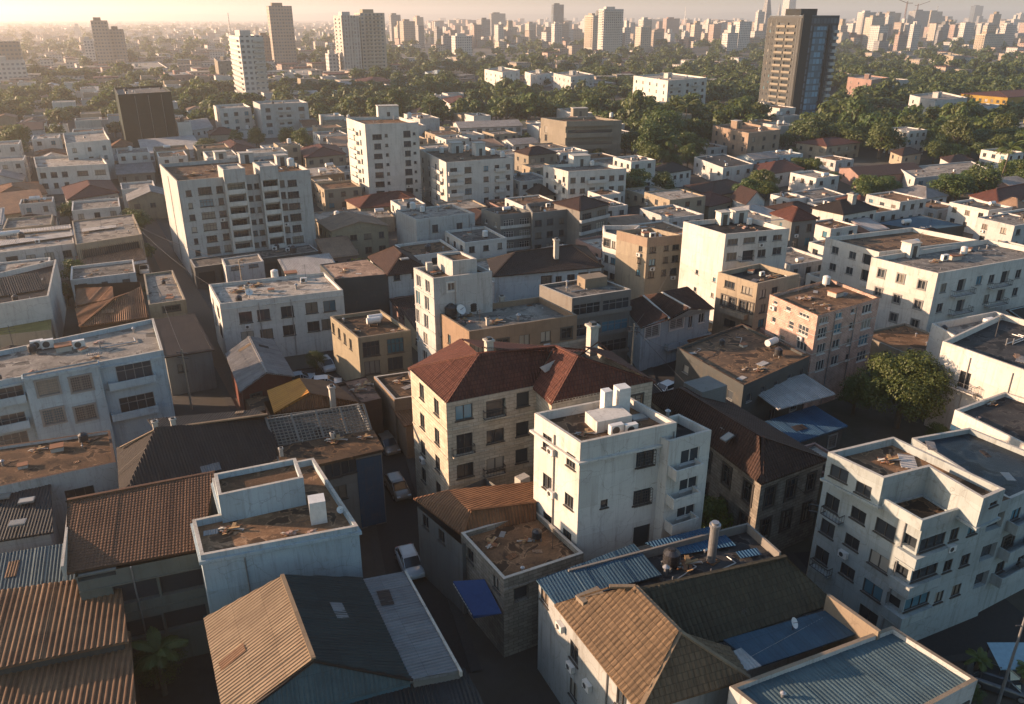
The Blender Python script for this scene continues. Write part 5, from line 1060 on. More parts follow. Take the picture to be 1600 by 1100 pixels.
# the pale and pinkish blocks among the trees
for i, (nm, lab, pts, b_, wl, fl, fa) in enumerate([
    ('white_block', 'white five-storey double block standing alone in the tree belt', [(990, 118), (1044, 126), (1105, 121)], 178, WHITE, 0, {0: [G(5, 4, 1.6, 1.6, 3, 3.6)], 1: [G(5, 4, 2.2, 1.8, 3, 3.6, 'four'), ('b', .05, .3, 4, 3.6, 4, 1, .9), ('b', .6, .8, 4, 3.6, 4, 1, .9)]}),
    ('white_block', 'grey-fronted white block in the tree belt, nearest left of the double block', [(865, 114), (892, 120), (928, 116)], 151, WHITE2, 0, {0: [G(4, 3, 1.6, 1.5, 3, 3.6)], 1: [G(4, 3, 2.2, 1.8, 3, 3.6, 'four'), ('b', 0, 1, 4, 3.6, 3, .8, .8)]}),
    ('white_block', 'plain white block with a blank front, between two windowed blocks in the tree belt', [(820, 112), (840, 117), (865, 113)], 138, WHITE, 0, {0: [G(2, 2, 1.2, 1.4, 3, 3.6)], 1: [G(3, 2, 1.4, 1.4, 3, 3.6)]}),
    ('white_block', 'white block with strip windows at the left end of the tree belt row', [(757, 108), (785, 113), (812, 109)], 146, WHITE, 0, {0: [G(4, 4, 1.6, 1.5, 3, 3.4)], 1: [G(3, 4, 2, 1.5, 3, 3.4)]}),
    ('brown_block', 'tan four-storey block with a flat pink roof, right of the dark tower', [(1325, 120), (1362, 125), (1389, 121)], 156, PINK, 0, {0: [G(3, 3, 1.4, 1.5, 3, 3.6)], 1: [G(3, 3, 1.6, 1.6, 3, 3.6)]}),
    ('white_villa_block', 'white terraced block with arches of balconies at the right', [(1422, 148), (1462, 158), (1512, 152)], 192, WHITE2, 0, {0: [G(3, 2, 2, 1.6, 3, 3.4)], 1: [G(4, 3, 2.2, 1.8, 3, 3.4, 'four'), ('b', .1, .9, 4.2, 3.4, 3, .9, .9)]}),
    ('yellow_hall', 'long yellow block with a red roof at the right edge, farther of two', [(1502, 146), (1575, 152), (1660, 146)], 176, plaster('bright_yellow_wall', (.62, .40, .08), amt=.3), 1, {0: [G(8, 2, 1.6, 1.6, 2.6, 3.2)], 1: [G(5, 2, 1.6, 1.6, 2.6, 3.2)]}),
    ('yellow_hall', 'pale yellow flat-roofed block at the right edge, nearer of two', [(1545, 192), (1585, 200), (1680, 190)], 224, plaster('pale_yellow_wall', (.60, .45, .16), amt=.3), 0, {0: [G(5, 2, 1.4, 1.5, 2.4, 3)], 1: [G(5, 2, 1.4, 1.5, 2.4, 3)]}),
    ('cream_block', 'small cream block with strip windows half sunk in the far trees at the right', [(1465, 84), (1490, 88), (1505, 86)], 106, CREAM, 0, {0: [G(4, 3, 2, 1.6, 3, 3.6)], 1: [G(2, 3, 2, 1.6, 3, 3.6)]}),
    ('white_hall', 'long low white hall behind the slim white tower, at the left', [(420, 110), (424, 120), (505, 116)], 130, WHITE, 0, {1: [G(1, 1, 14, 2, 4, 3, 'four', .2, .6)]}),
    ('low_white_block', 'low white block with a pale roof left of the slim white tower', [(172, 100), (178, 112), (262, 106)], 124, WHITE2, 0, {1: [G(8, 2, 2.2, 1.6, 3, 3.6)]}),
    ('tan_block', 'tan block with balconies left of the slim white tower', [(334, 90), (340, 96), (368, 94)], 130, BEIGE, 0, {0: [G(2, 6, 1.6, 1.5, 3, 3.2)], 1: [G(3, 6, 2, 1.5, 3, 3.2)]}),
    ('red_block', 'dull red-brown block behind the draped block', [(255, 112), (262, 118), (300, 116)], 140, PINK, 0, {1: [G(4, 2, 1.6, 1.5, 3, 3.4)]}),
    ('red_banner_block', 'red-roofed low hall left of the tree belt, right of the twin tower', [(555, 124), (566, 130), (610, 126)], 143, PINK, 1, {1: [G(5, 1, 2, 1.5, 2.4, 3)]}),
    ('pale_long_house', 'long white house with a red tiled roof among trees, left of the white blocks', [(692, 154), (704, 162), (750, 158)], 178, WHITE, 1, {1: [G(6, 1, 1.6, 1.6, 2.4, 3)]}),
    ('blue_house', 'pale blue-grey house with a light roof among the trees behind the white tower block', [(664, 112), (676, 118), (706, 115)], 132, BLUEW, 0, {1: [G(5, 1, 2, 1.6, 2.4, 3)]}),
    ]):
    t = bld(nm, lab, BLD, pts, b=b_, wall=wl, roof=T_RED if fl else R_LIGHT, top='hip' if fl else 'flat', rh=2, cop=None if fl else CONCL, fc=FRD, fac=fa, clutter=0 if fl else 5)
    if not fl: roof_item(t, 'stair_hut', .45, .5, 4, 3, 2.8)
for nm, lab, pts, b_, wl, rf, tp in [
    ('house', 'low house with an orange-brown hip roof just below the beige three-storey block', [(1176, 258), (1200, 272), (1256, 263)], 296, WHITE2, T_RED, 'hip'),
    ('house', 'white house with a dark roof, left of the long low pale house', [(1012, 262), (1040, 270), (1080, 264)], 296, WHITE, T_DARK, 'hip'),
    ('house', 'wide low dark brown roof before the white gabled house', [(1070, 290), (1112, 306), (1180, 294)], 322, CREAM, T_BROWN, 'hip'),
    ('house', 'flat grey-roofed low house behind the white grey-roofed villa', [(1236, 300), (1270, 312), (1322, 304)], 334, WHITE2, R_GREY, 'flat'),
    ('shed', 'white-roofed open shed right of the dark draped block', [(282, 190), (296, 204), (332, 198)], 224, WHITE2, C_WHITE, 'gable1'),
    ('shed', 'long white sheet roof in front of the dark draped block', [(218, 226), (224, 240), (314, 232)], 254, WHITE2, C_WHITE, 'shed1'),
    ('house', 'broken red-brown hip roof below the pair of small white blocks', [(330, 226), (350, 240), (402, 232)], 258, CREAM, T_RED, 'hip'),
    ('house', 'white house under two red-brown roofs, left of the white tower block', [(466, 232), (478, 246), (540, 240)], 276, CREAM, T_RED, 'hip'),
    ('house', 'flat-roofed tan house left of the white tower block, below the red roofs', [(470, 262), (484, 276), (538, 270)], 312, TAN, R_LIGHT, 'flat'),
    ('house', 'white-walled house with a cluttered rusty roof at the left edge below the white house', [(-30, 296), (-26, 316), (72, 302)], 334, WHITE2, C_RUSTB, 'hip'),
    ('house', 'yellow house with an orange-brown roof at the left edge', [(-40, 318), (-34, 340), (74, 326)], 362, YEL, C_RUSTB, 'shed1'),
    ('house', 'low house with a dull red hip roof just in front of the white house', [(98, 292), (106, 312), (184, 300)], 342, WHITE2, T_RED, 'hip'),
    ]:
    t = bld(nm, lab, nm, pts, b=b_, wall=wl, roof=rf, top=tp, rh=2, par=.3, fc=FRD, fac={0: [G(3, 1, 1.2, 1.3, 1.8, 3)], 1: [G(4, 1, 1.3, 1.3, 1.8, 3)]}, clutter=4 if tp == 'flat' else 0)
# left terraces
t = bld('veranda_house', 'low house with a dark slatted veranda and stepped sheet roofs, left of the alley', 'house', [(112, 345), (118, 382), (222, 366), (208, 334)], z=8, wall=CREAM, roof=R_LIGHT, cop=CREAM, par=.3, near=True, fc=FRD, fac={1: [G(1, 1, 11, 2.6, 2.4, 3, 'open')]})
slab_px(t, 'lean_to_roof', C_PEACH, [(120, 420, 4.0), (228, 405, 4.0), (222, 385, 5.2), (118, 400, 5.2)], .1, .3, .04); slab_px(t, 'roof_sheet', C_WHITE, [(128, 362, 8.1), (182, 355, 8.1), (181, 351, 8.1), (128, 357, 8.1)], .06)
mb = MB()
for i in range(30):
    f = (i + .5) / 30; q = t.P[1] + (t.P[2] - t.P[1]) * f - t.org.to_2d(); mb.bar((q.x, q.y, 4.2), (q.x, q.y, 6.9), .08)
mb.build('slat_screen', FRD, t.root)
slab_px(t, 'canopy', C_WHITE, [(122, 425, 3.7), (230, 410, 3.7), (228, 403, 4.0), (120, 418, 4.0)], .1)
t = bld('sheet_roofed_terrace', 'long terrace with rows of pale sheet roofs left of the slatted veranda', 'house', [(-60, 372), (-60, 402), (116, 380), (110, 350)], z=7.4, wall=WHITE2, roof=R_LIGHT, cop=CONCL, par=.2, near=True, fc=FRD, fac={1: [G(6, 1, 1.6, 1.5, 2, 3)]}, clutter=8)
slab_px(t, 'roof_sheet', C_WHITE, [(-60, 392, 7.7), (114, 368, 7.7), (112, 362, 7.8), (-60, 384, 7.8)], .08); slab_px(t, 'roof_sheet', C_WHITE, [(-60, 372, 7.7), (112, 356, 7.7), (110, 352, 7.8), (-60, 366, 7.8)], .08)
t = bld('white_walled_house', 'white-walled house with a dark broken roof set between parapets, left of the red-brown roofs', 'house', [(-60, 440), (-60, 484), (76, 462), (88, 405)], z=9, wall=WHITE, roof=T_DARK, cop=CONCL, par=.9, near=True, fc=FRD)
slab_px(t, 'inner_roof', T_DARK, [(-40, 470, 8.3), (70, 452, 8.3), (60, 425, 9.4), (-40, 440, 9.4)], .1, .33, .05)
t = bld('yellow_sheet_shed', 'low shed with a yellowed flat sheet roof below the white-walled house', 'shed', [(-60, 490), (-60, 530), (80, 515), (80, 482)], z=5.2, wall=CREAM, roof=C_YEL, par=.1, near=True)
t = bld('red_roofs_house', 'house with orange-brown sheet roofs in two slopes, right of the yellowed shed', 'house', [(116, 445), (124, 505), (232, 492), (218, 440)], z=7, wall=BROWNW, roof=C_RUSTB, top='none', near=True)
roof_px(t, 'roof', C_RUSTB, [[(117, 478, 7), (178, 466, 8.4), (176, 448, 8.6), (119, 450, 7.6)], [(124, 510, 6.8), (232, 496, 6.8), (220, 452, 8.6), (178, 466, 8.6)], [(117, 482, 7), (124, 510, 6.8), (178, 466, 8.6)]], .28, .05, 0, caps=[((178, 466, 8.6), (220, 452, 8.6)), ((124, 510, 6.8), (178, 466, 8.6))])
t = bld('cream_stair_house', 'narrow cream house with a tall end wall and pink roof patches beside the alley', 'house', [(224, 428), (232, 476), (290, 468), (270, 422)], z=8, wall=YEL, roof=R_LIGHT, cop=CREAM, par=.4, near=True, fc=FRD, fac={1: [('p', 2.4, .8, [(268, 482)], 'grid')]})
t = bld('dark_rust_house', 'low house with a dark red-brown sheet roof and two pale patches beside the alley', 'house', [(246, 508), (258, 556), (330, 545), (302, 500)], z=6.2, wall=GREY, roof=C_DBROWN, top='shed1', rh=1, near=True, fc=FRD, fac={1: [('p', 1.2, 1.2, [(285, 575)], 'two')]})
for x, y in ((280, 529), (306, 527)): roof_item(t, 'roof_sheet', x, y, .8)
t = bld('street_shop', 'row of low shops under a pale roof edge at the foot of the apartment slab', 'shop', [(296, 405), (304, 418), (498, 392), (484, 382)], z=4.6, wall=DGREY, roof=R_GREY, cop=CONCL, par=.2, fc=FRD, fac={1: [G(6, 1, 3, 2.4, 2.4, 3, 'open')]}, clutter=4)
t = bld('kiosk', 'small white roadside hut with two square windows before the apartment slab', 'shop', [(346, 404), (352, 416), (412, 408), (404, 396)], z=5.6, wall=WHITE2, roof=R_LIGHT, par=.2, fc=FRD, fac={1: [('p', 1.8, 1.2, [(368, 417), (396, 413)], 'two')]})
# three hero towers and the far ones that stand out
# ------------------------------------------------------------------ towers and the far city
GW = [gridwall('tower_wall_white', (.58, .55, .50), 3.2, 3.1, .55, .5), gridwall('tower_wall_tan', (.40, .31, .23), 3., 3.2, .6, .45), gridwall('tower_wall_grey', (.30, .29, .28), 2.6, 3.2, .7, .6),
      gridwall('tower_wall_pink', (.42, .29, .23), 3.4, 3.1, .5, .45), gridwall('tower_wall_dark', (.028, .035, .04), 2.2, 3.3, .8, .7, (.02, .03, .04)), gridwall('tower_wall_cream', (.52, .44, .34), 3.6, 3.1, .5, .5), gridwall('tower_wall_brick', (.30, .16, .11), 3.2, 3.1, .45, .45), gridwall('tower_wall_ribbed', (.52, .48, .42), 2.6, 3.2, .42, .85, (.07, .065, .06))]
TH = math.radians(26)
def tower(name, label, uL, uA, uR, b, vt, gw=0, bal=(), hut=True, group=None, rot=TH, cat='tower', extra=(), depth=14):
    g = up(uA, b, 0); A = g.to_2d(); e1 = V((math.cos(rot), math.sin(rot))); e0 = V((-e1.y, e1.x))
    def solve(e, u):
        lo, hi = .5, 200
        f = lambda k: proj(V(((A + e * k).x, (A + e * k).y, 0)))[0]
        s = f(5) > f(0)
        for _ in range(30):
            m = (lo + hi) / 2
            if (f(m) < u) == s: lo = m
            else: hi = m
        return lo
    lr = min(solve(e1, uR), 60)
    ll = min(solve(e0, uL), 45) if uL is not None else depth
    lo, hi = 3, 400
    for _ in range(40):
        m = (lo + hi) / 2
        if proj(V((A.x, A.y, m)))[1] > vt: lo = m
        else: hi = m
    z = lo
    fac = {0: [], 1: []}
    nf = int(z / 3.2)
    for (ed, f0, f1, dp) in bal: fac[ed].append(('b', f0, f1, 3.4, 3.2, nf - 1, dp, 1.0, 'solid', GWB[gw]))
    o = bld(name, label, cat, None, world=[A + e0 * ll, A, A + e1 * lr, A + e1 * lr + e0 * ll], z=z, wall=GW[gw], roof=R_GREY, par=1.0, fac=fac, group=group, near=False)
    if hut: roof_item(o, 'box', .4, .5, lr * .45, ll * .45, 4.0, GWB[gw], 'plant_room')
    return o
GWB = [plaster('tower_band_white', (.62, .59, .54), amt=.3), TAN, GREY, PINK, plaster('tower_dark_face', (.05, .058, .06), amt=.3), CREAM, BROWNW, WHITE2]
HERO = [
 ('white_tower', 'slim white tower with balconies down both edges and a glazed middle bay, left of centre', 365, 386, 422, 159, 56, 0, ((0, .1, .9, 1.2), (1, .55, 1., 1.2))),
 ('tan_tower', 'plain tan tower with a flat top and a mast, left of the twin-topped tower', 426, 430, 465, 104, 9, 1, ()),
 ('tan_slab', 'broad lower slab at the foot of the plain tan tower', 405, 410, 430, 103, 56, 1, ()),
 ('white_big_block', 'large white block with few windows at the left edge of the skyline', None, -30, 46, 140, 96, 0, ()),
 ('white_big_block', 'upper part of hazy white block behind the large block at the left edge', None, -40, 42, 128, 66, 1, ()),
 ('pale_slab', 'narrow hazy slab standing just left of the stepped tower', None, 137, 152, 100, 62, 0, ()),
 ('low_tower', 'white low tower at the left foot of the twin-topped tower', 511, 516, 531, 119, 84, 0, ()),
 ('cream_tower', 'white patterned tower with a crown of rooftop rooms, right of centre on the skyline', 933, 941, 971, 86, 14, 0, ((0, .1, .9, 1.5), (1, .1, .9, 1.5))),
 ('cream_slab', 'cream slab tower just left of the white patterned tower', 912, 925, 935, 79, 24, 5, ((0, .1, .9, 1.5),)),
 ('dark_tower', 'dark office tower with a slanted top, farther left of the white patterned tower', 861, 864, 880, 60, 7, 4, ()),
 ('white_low_tower', 'white tower in front of the dark slant-topped tower', 861, 866, 878, 77, 37, 0, ()),
 ('round_tower', 'white banded tower standing alone right of the white patterned tower', 996, 1003, 1016, 74, 30, 0, ((0, 0, 1, 1.5), (1, 0, 1, 1.5))),
 ('tan_far_tower', 'narrow dark tower on the far skyline left of the white blocks', None, 768, 790, 56, 21, 2, ()),
 ('tan_far_tower', 'pair of hazy grey towers right of the twin-topped tower, taller one', None, 613, 628, 68, 23, 2, ()),
 ('tan_far_tower', 'brown tower beside the hazy grey one right of the twin-topped tower', 626, 632, 650, 74, 33, 1, ()),
 ('white_far_block', 'white stepped block with lower wings below the far towers, right of the twin-topped tower', 706, 712, 738, 88, 56, 0, ()),
 ('grey_far_block', 'grey block just left of the white stepped block', 690, 693, 708, 82, 56, 2, ()),
 ('peach_far_block', 'peach block right of the white stepped block', 778, 781, 798, 72, 49, 3, ()),
 ('skyline_tower', 'white skyline tower right of the dark foreground tower', 1333, 1343, 1362, 68, 19, 0, ((0, .1, .9, 1.5),)),
 ('skyline_tower', 'stepped cream skyline tower touching the white one right of the dark tower', 1345, 1356, 1376, 74, 27, 5, ()),
 ('skyline_tower', 'tan skyline tower behind the stepped cream one', 1373, 1383, 1402, 58, 20, 1, ()),
 ('skyline_tower', 'unfinished grey skyline tower under a crane', 1413, 1424, 1446, 58, 17, 2, ()),
 ('skyline_tower', 'pale skyline tower right of the unfinished one', 1440, 1448, 1466, 56, 18, 5, ()),
 ('dark_slab', 'dark glass slab standing highest on the right skyline', 1511, 1518, 1545, 42, 9, 4, ()),
 ('skyline_block', 'broad cream block with a pale crown below the dark glass slab', 1519, 1534, 1564, 82, 53, 5, ((0, .1, .9, 1.5),)),
 ('skyline_block', 'orange-tan block in the low skyline, right of the dark tower', 1394, 1400, 1412, 84, 54, 3, ()),
 ('skyline_block', 'red-brown block in the low skyline just right of the dark tower', 1318, 1324, 1345, 74, 54, 6, ()),
 ('skyline_block', 'white block at the right edge of the skyline', 1583, 1590, 1620, 46, 21, 0, ()),
 ('skyline_tower', 'pale tower behind the left shoulder of the dark tower', 1176, 1180, 1190, 66, 18, 0, ()),
 ('skyline_tower', 'reddish twin blocks on the skyline between the white towers and dark tower, left one', 1034, 1040, 1060, 60, 29, 3, ()),
 ('skyline_tower', 'white tower with dark sides on the skyline left of the spire', 1115, 1120, 1129, 64, 38, 0, ()),
 ('skyline_block', 'dark glass block right of the small white skyline tower', 1140, 1144, 1166, 76, 44, 2, ()),
]
for h in HERO: tower(*h)
# the stepped tan tower
o = tower('stepped_tower', 'stepped tan tower with a narrow top block, on the hazy left skyline', None, 155, 181, 106, 32, 1, ())
o = tower('stepped_tower_shoulder', 'lower right shoulder block of the stepped tan tower', None, 181, 203, 105, 46, 1, ())
# twin-topped tower, two shafts and a dark joint
o = tower('ribbed_tower', 'grey ribbed tower, left shaft of the twin-topped pair', 528, 540, 567, 119, 24, 7, ((0, .1, .3, 1), (0, .6, .8, 1), (1, .1, .3, 1), (1, .6, .8, 1)))
o = tower('balcony_tower', 'cream balcony tower, right shaft of the twin-topped pair', 560, 569, 606, 117, 20, 5, ((1, .2, .45, 1.2), (1, .55, .8, 1.2)))
# dark tower
A_ = up(1236, 196, 0)
o = tower('dark_glass_tower', 'tall dark tower with a lit cream balcony face, the biggest on the right', 1184, 1234, 1288, 194, 24, 4, (), hut=True)
w = bld('balcony_face', '', '', None, world=[o.P[0] - V((.9, .4)), o.P[1] - V((.9, .4)), o.P[1], o.P[0]], z=o.z - 1.2, wall=plaster('tower_drab_face', (.15, .155, .15), amt=.4), roof=R_GREY, par=.2, parent=o, near=False, fc=FRD, foot=False, fac={0: [('g', 2, 17, 4.6, 2.3, 3, 3.0, 'open', .3, .86), ('g', 2, 17, .8, 1.4, 3, 3.0, 'one', .05, .28), ('b', .31, .56, 4.1, 3.0, 17, .5, .9, 'solid', BEIGE), ('b', .6, .85, 4.1, 3.0, 17, .5, .9, 'solid', BEIGE), ('pipe', [.02, .14, .28, .9, .97])]})
DT = o
e1 = (o.P[2] - o.P[1]).normalized(); n1 = V((e1.y, -e1.x)); L = (o.P[2] - o.P[1]).length; O2 = o.org.to_2d()
def fpanel(name, f0, f1, d, z0, z1, mat):
    mb = MB(); c = o.P[1] + e1 * L * (f0 + f1) / 2 + n1 * d / 2 - O2; mb.box((c.x, c.y, z0), L * (f1 - f0), d, z1 - z0, math.atan2(e1.y, e1.x)); return mb.build(name, mat, o.root)
fpanel('corner_pier', -.03, .2, .7, 0, o.z + .5, plaster('tower_dark_face', (.05, .058, .06), amt=.3)); fpanel('corner_pier', .72, .78, .9, 0, o.z - 4, MATS['tower_dark_face'])
fpanel('glass_wall', .3, .66, .35, 3, o.z - 5, gridwall('blue_curtain_wall', (.05, .11, .15), 2.2, 3.1, .86, .72, (.03, .07, .10)))
for k in range(17): fpanel('balcony', .86, 1.0, 1.2, o.z - 8 - 3 * k, o.z - 6.6 - 3 * k, WHITE2)
# needle towers behind it
def spire(name, label, u, b, vt, wpx, mat, top=.15):
    g = up(u, b, 0); t = g.y * CP + HC * SP; w = wpx * t / F; z = 3
    lo, hi = 3, 500
    for _ in range(40):
        m_ = (lo + hi) / 2
        if proj(V((g.x, g.y, m_)))[1] > vt: lo = m_
        else: hi = m_
    o = empty(name, g, label, 'tower'); mb = MB(); mb.box((0, 0, 0), w, w, lo, .45, taper=top); mb.build('shaft', mat, o); mb = MB(); mb.cyl((0, 0, lo - 1), (0, 0, lo + 12), .6, .2, 6); mb.build('mast', DMETAL, o)
spire('spire_tower', 'needle-like pale glass tower behind the left shoulder of the dark tower', 1193, 62, -6, 20, GW[2], .2)
spire('spire_tower', 'short pointed spire seen just above the dark tower, left one', 1214, 48, 6, 10, GW[2], .05)
spire('spire_tower', 'straight pale shaft rising out of frame above the dark tower', 1228, 50, -12, 16, GW[0], .8)
def mast(name, label, u, b, vt, cat='mast', jib=0):
    g = up(u, b, 0); lo, hi = 3, 600
    for _ in range(40):
        m_ = (lo + hi) / 2
        if proj(V((g.x, g.y, m_)))[1] > vt: lo = m_
        else: hi = m_
    o = empty(name, g, label, cat); mb = MB(); w = 2.2 if jib else 1.6
    for sx in (-1, 1):
        for sy in (-1, 1): mb.bar((sx * w, sy * w, 0), (sx * w * .4, sy * w * .4, lo), .5)
    k = 0; z = 0
    while z < lo - 6:
        f = 1 - .6 * z / lo; f2 = 1 - .6 * (z + 6) / lo
        mb.bar((-w * f, -w * f, z), (w * f2, -w * f2, z + 6), .35); mb.bar((w * f, w * f, z), (-w * f2, w * f2, z + 6), .35); z += 6
    mb.build('lattice', RUSTM if jib else METAL, o)
    if jib:
        mb = MB(); mb.bar((0, 0, lo - 4), (jib, 0, lo - 4 + abs(jib) * .35), 1.2); mb.bar((0, 0, lo - 4), (-jib * .3, 0, lo - 4), 1.4); mb.build('jib', RUSTM, o)
mast('tower_crane', 'thin crane with a raised jib on the right skyline, above the unfinished tower', 1408, 60, 2, 'crane', -45)
mast('tower_crane', 'crane standing on the right skyline, right of the unfinished tower', 1426, 56, 6, 'crane', 30)
mast('radio_mast', 'lattice radio mast on the hazy skyline left of the slim white tower', 361, 62, 20)
mast('radio_mast', 'small lattice mast on the right skyline', 1458, 50, 9)
mast('radio_mast', 'hazy lattice mast above the centre skyline', 1069, 48, 12)
# anonymous skyline blocks
r = random.Random(21); sk = 0
def clash(P, m):
    c = sum(P, V((0, 0))) / len(P); R0 = max((p - c).length for p in P)
    for Q in FOOT:
        d = sum(Q, V((0, 0))) / len(Q)
        R1 = max((p - d).length for p in Q)
        if (c - d).length > R0 + R1 + m: continue
        sep = False
        for (X, Y) in ((P, Q), (Q, P)):
            for i in range(len(X)):
                e = X[(i + 1) % len(X)] - X[i]; n_ = V((e.y, -e.x)).normalized()
                if min((q - X[i]).dot(n_) for q in Y) > m: sep = True; break
            if sep: break
        if not sep: return True
    return False
while sk < 88:
    u = r.choice([r.uniform(610, 1190), r.uniform(1295, 1640), r.uniform(1295, 1640), r.uniform(610, 1190), r.uniform(1295, 1640), r.uniform(60, 610)]); b = r.triangular(40, 86, 62)
    if u < 610 and b > 56: continue
    t_ = 50 / ((b - HOR) / F * 1.0); h = r.triangular(10, 58, 16)
    if u < 610: h *= .6
    vt = b - h * F / t_; w = r.uniform(11, 26) * F / t_
    g = up(u, b, 0).to_2d(); e1 = V((math.cos(TH), math.sin(TH)))
    if clash([g, g + e1 * 20, g + e1 * 20 + V((-e1.y, e1.x)) * 20, g + V((-e1.y, e1.x)) * 20], 3): continue
    to_gw = r.choice([0, 0, 0, 5, 5, 2, 2, 1] if u > 610 else [0, 5, 1])
    side = 'left' if u < 610 else 'centre' if u < 1190 else 'right'
    to_ = tower('skyline_block', {'left': 'hazy pale block on the far left skyline', 'centre': 'small distant block in the crowded centre skyline', 'right': 'small sunlit distant block in the crowded right skyline'}[side], u - w * .35 if u > 300 else None, u, u + w * .65, b, vt, to_gw, (), hut=r.random() < .5, group='skyline blocks ' + side)
    if r.random() < .45: roof_item(to_, 'box', r.uniform(.3, .6), .5, w / F * t_ * .38, 7, r.uniform(4, 12), GWB[to_gw], 'upper_tier')
    sk += 1
# everything beyond as one mass of roofs
mbs = MB()
r = random.Random(5)
for i in range(6500):
    y = 600 * (12 ** (r.random() ** 1.25)); x = r.uniform(-.72, .72) * y
    c = V((x, y)); h = r.choice([4, 5, 6, 7, 9, 12, 18, 26] if y > 1300 and x > -.1 * y else [3.5, 4, 5, 6, 8]) * (1.0 if y < 1200 else 1.4); w, d = r.uniform(8, 20), r.uniform(8, 18)
    if y > 2500: w *= 2; d *= 2
    u_, v_ = proj(V((x, y, 0)))
    if r.random() < (.86 if 76 < v_ < 150 and u_ > 620 else .6 if 76 < v_ else .35 if v_ > 60 else .15): continue
    if any((c - (q[0] + q[2]) / 2).length < 16 for q in FOOT[-190:]): continue
    a = TH + r.choice([0, 0, .15, -.2]); m = r.randrange(5); c3 = (x, y, -.1); mbs.box(c3, w, d, h, a, m)
    mbs.box((x, y, h - .12), w + .6, d + .6, .5, a, 5 + r.randrange(3))
o = mbs.build('far_houses', [GW[0], GW[5], GW[3], GW[1], GW[0], R_LIGHT, T_RED, R_GREY]); tag(o, 'mass of small far houses fading into the haze towards the horizon', 'houses', kind='stuff')
# ------------------------------------------------------------------ trees
def leafmat(name, c, c2):
    m, n, p = nt(name); o = coords(n)
    a = noi(n, o, 3.2, 3); b_ = noi(n, o, 30, 2)
    base = mixc(n, ramp(n, a, [(.35, 0.), (.65, 1.)]), c, c2); base = mixc(n, ramp(n, b_, [(.3, 0.), (.75, .5)]), base, sc(c2, 1.5))
    base = mixc(n, math_(n, 'MULTIPLY', objrand(n), .75), base, (.055, .062, .012))
    n.links.new(base, p.inputs['Base Color']); p.inputs['Roughness'].default_value = .6
    t = n.nodes.new('ShaderNodeBsdfTranslucent'); n.links.new(mixc(n, .5, base, (.085, .115, .018)), t.inputs[0]); ms = n.nodes.new('ShaderNodeMixShader'); ms.inputs[0].default_value = .36
    out = [q for q in n.nodes if q.type == 'OUTPUT_MATERIAL'][0]
    n.links.new(p.outputs[0], ms.inputs[1]); n.links.new(t.outputs[0], ms.inputs[2]); n.links.new(ms.outputs[0], out.inputs[0]); return m
LEAF = [leafmat('leaves_deep', (.018, .044, .008), (.046, .082, .013)), leafmat('leaves_bright', (.030, .060, .008), (.074, .106, .015))]
BARK = plain('bark', (.10, .075, .05), .9)
def tree_mesh(seed, nleaf, size, flat=.75, ncl=20, spread=.85):
    """crown of radius about 1 sitting over a trunk; leaves gather in clumps"""
    r = random.Random(seed); cl = []
    for i in range(ncl):
        a = r.uniform(0, 6.283); h = r.uniform(-.55, 1); rad = math.sqrt(max(0, 1 - h * h)) * r.uniform(.35, spread)
        cl.append((V((math.cos(a) * rad, math.sin(a) * rad, 1.05 + h * flat * .75)), r.uniform(.26, .46)))
    cl.append((V((0, 0, 1.1)), .6))
    mb = MB(); tot = sum(c[1] ** 2 for c in cl)
    for c, R in cl:
        for i in range(int(nleaf * R * R / tot)):
            d = V((r.gauss(0, 1), r.gauss(0, 1), r.gauss(0, 1))).normalized()
            if d.z < -.55: d.z *= -1
            p = c + V((d.x, d.y, d.z * .8)) * R * (r.random() ** .3) * r.uniform(.85, 1.12)
            nn = (d + V((r.uniform(-1, 1), r.uniform(-1, 1), r.uniform(-.3, 1))) * .8).normalized()
            x = nn.cross(V((r.uniform(-1, 1), r.uniform(-1, 1), r.uniform(-1, 1)))).normalized(); y = nn.cross(x); s = size * r.uniform(.6, 1.3)
            mb.face([p - x * s, p - y * s * .55, p + x * s, p + y * s * .55])
    crown = mb.mesh('crown', LEAF[seed % 2])
    tb = MB(); tb.cyl((0, 0, -.02), (0, 0, .75), .085, .06, 8)
    for c, R in cl[:9]: tb.cyl((0, 0, .5 + r.random() * .2), c, .045, .015, 6)
    return crown, tb.mesh('trunk', BARK)
TM = [tree_mesh(s, 2600, .068, .7 + .1 * (s % 3), 18 + s) for s in range(6)]
TMF = [tree_mesh(10 + s, 700, .125, .75, 13) for s in range(4)]
NT = 0
def tree(x, y, R, label, group=None, ms=None, name='tree', rz=None, hz=1.0):
    global NT
    NT += 1
    c, t = (ms or TM)[NT % len(ms or TM)]
    o = empty(name, (x, y, 0), label, 'tree', group); a = rnd.uniform(0, 6.28) if rz is None else rz
    o.rotation_euler = (0, 0, a); k = R * rnd.uniform(.95, 1.1); o.scale = (k, k, k * hz)
    link('trunk', t, o); link('crown', c, o); return o
BIG = tree_mesh(37, 21000, .033, .95, 60, .98)
g = up(1400, 668, 0)
tree(g.x, g.y, 5.0, 'big round sunlit tree standing alone between the white blocks at the right', ms=[BIG], hz=1.12)
BIG2 = tree_mesh(32, 7000, .04, .8, 30)
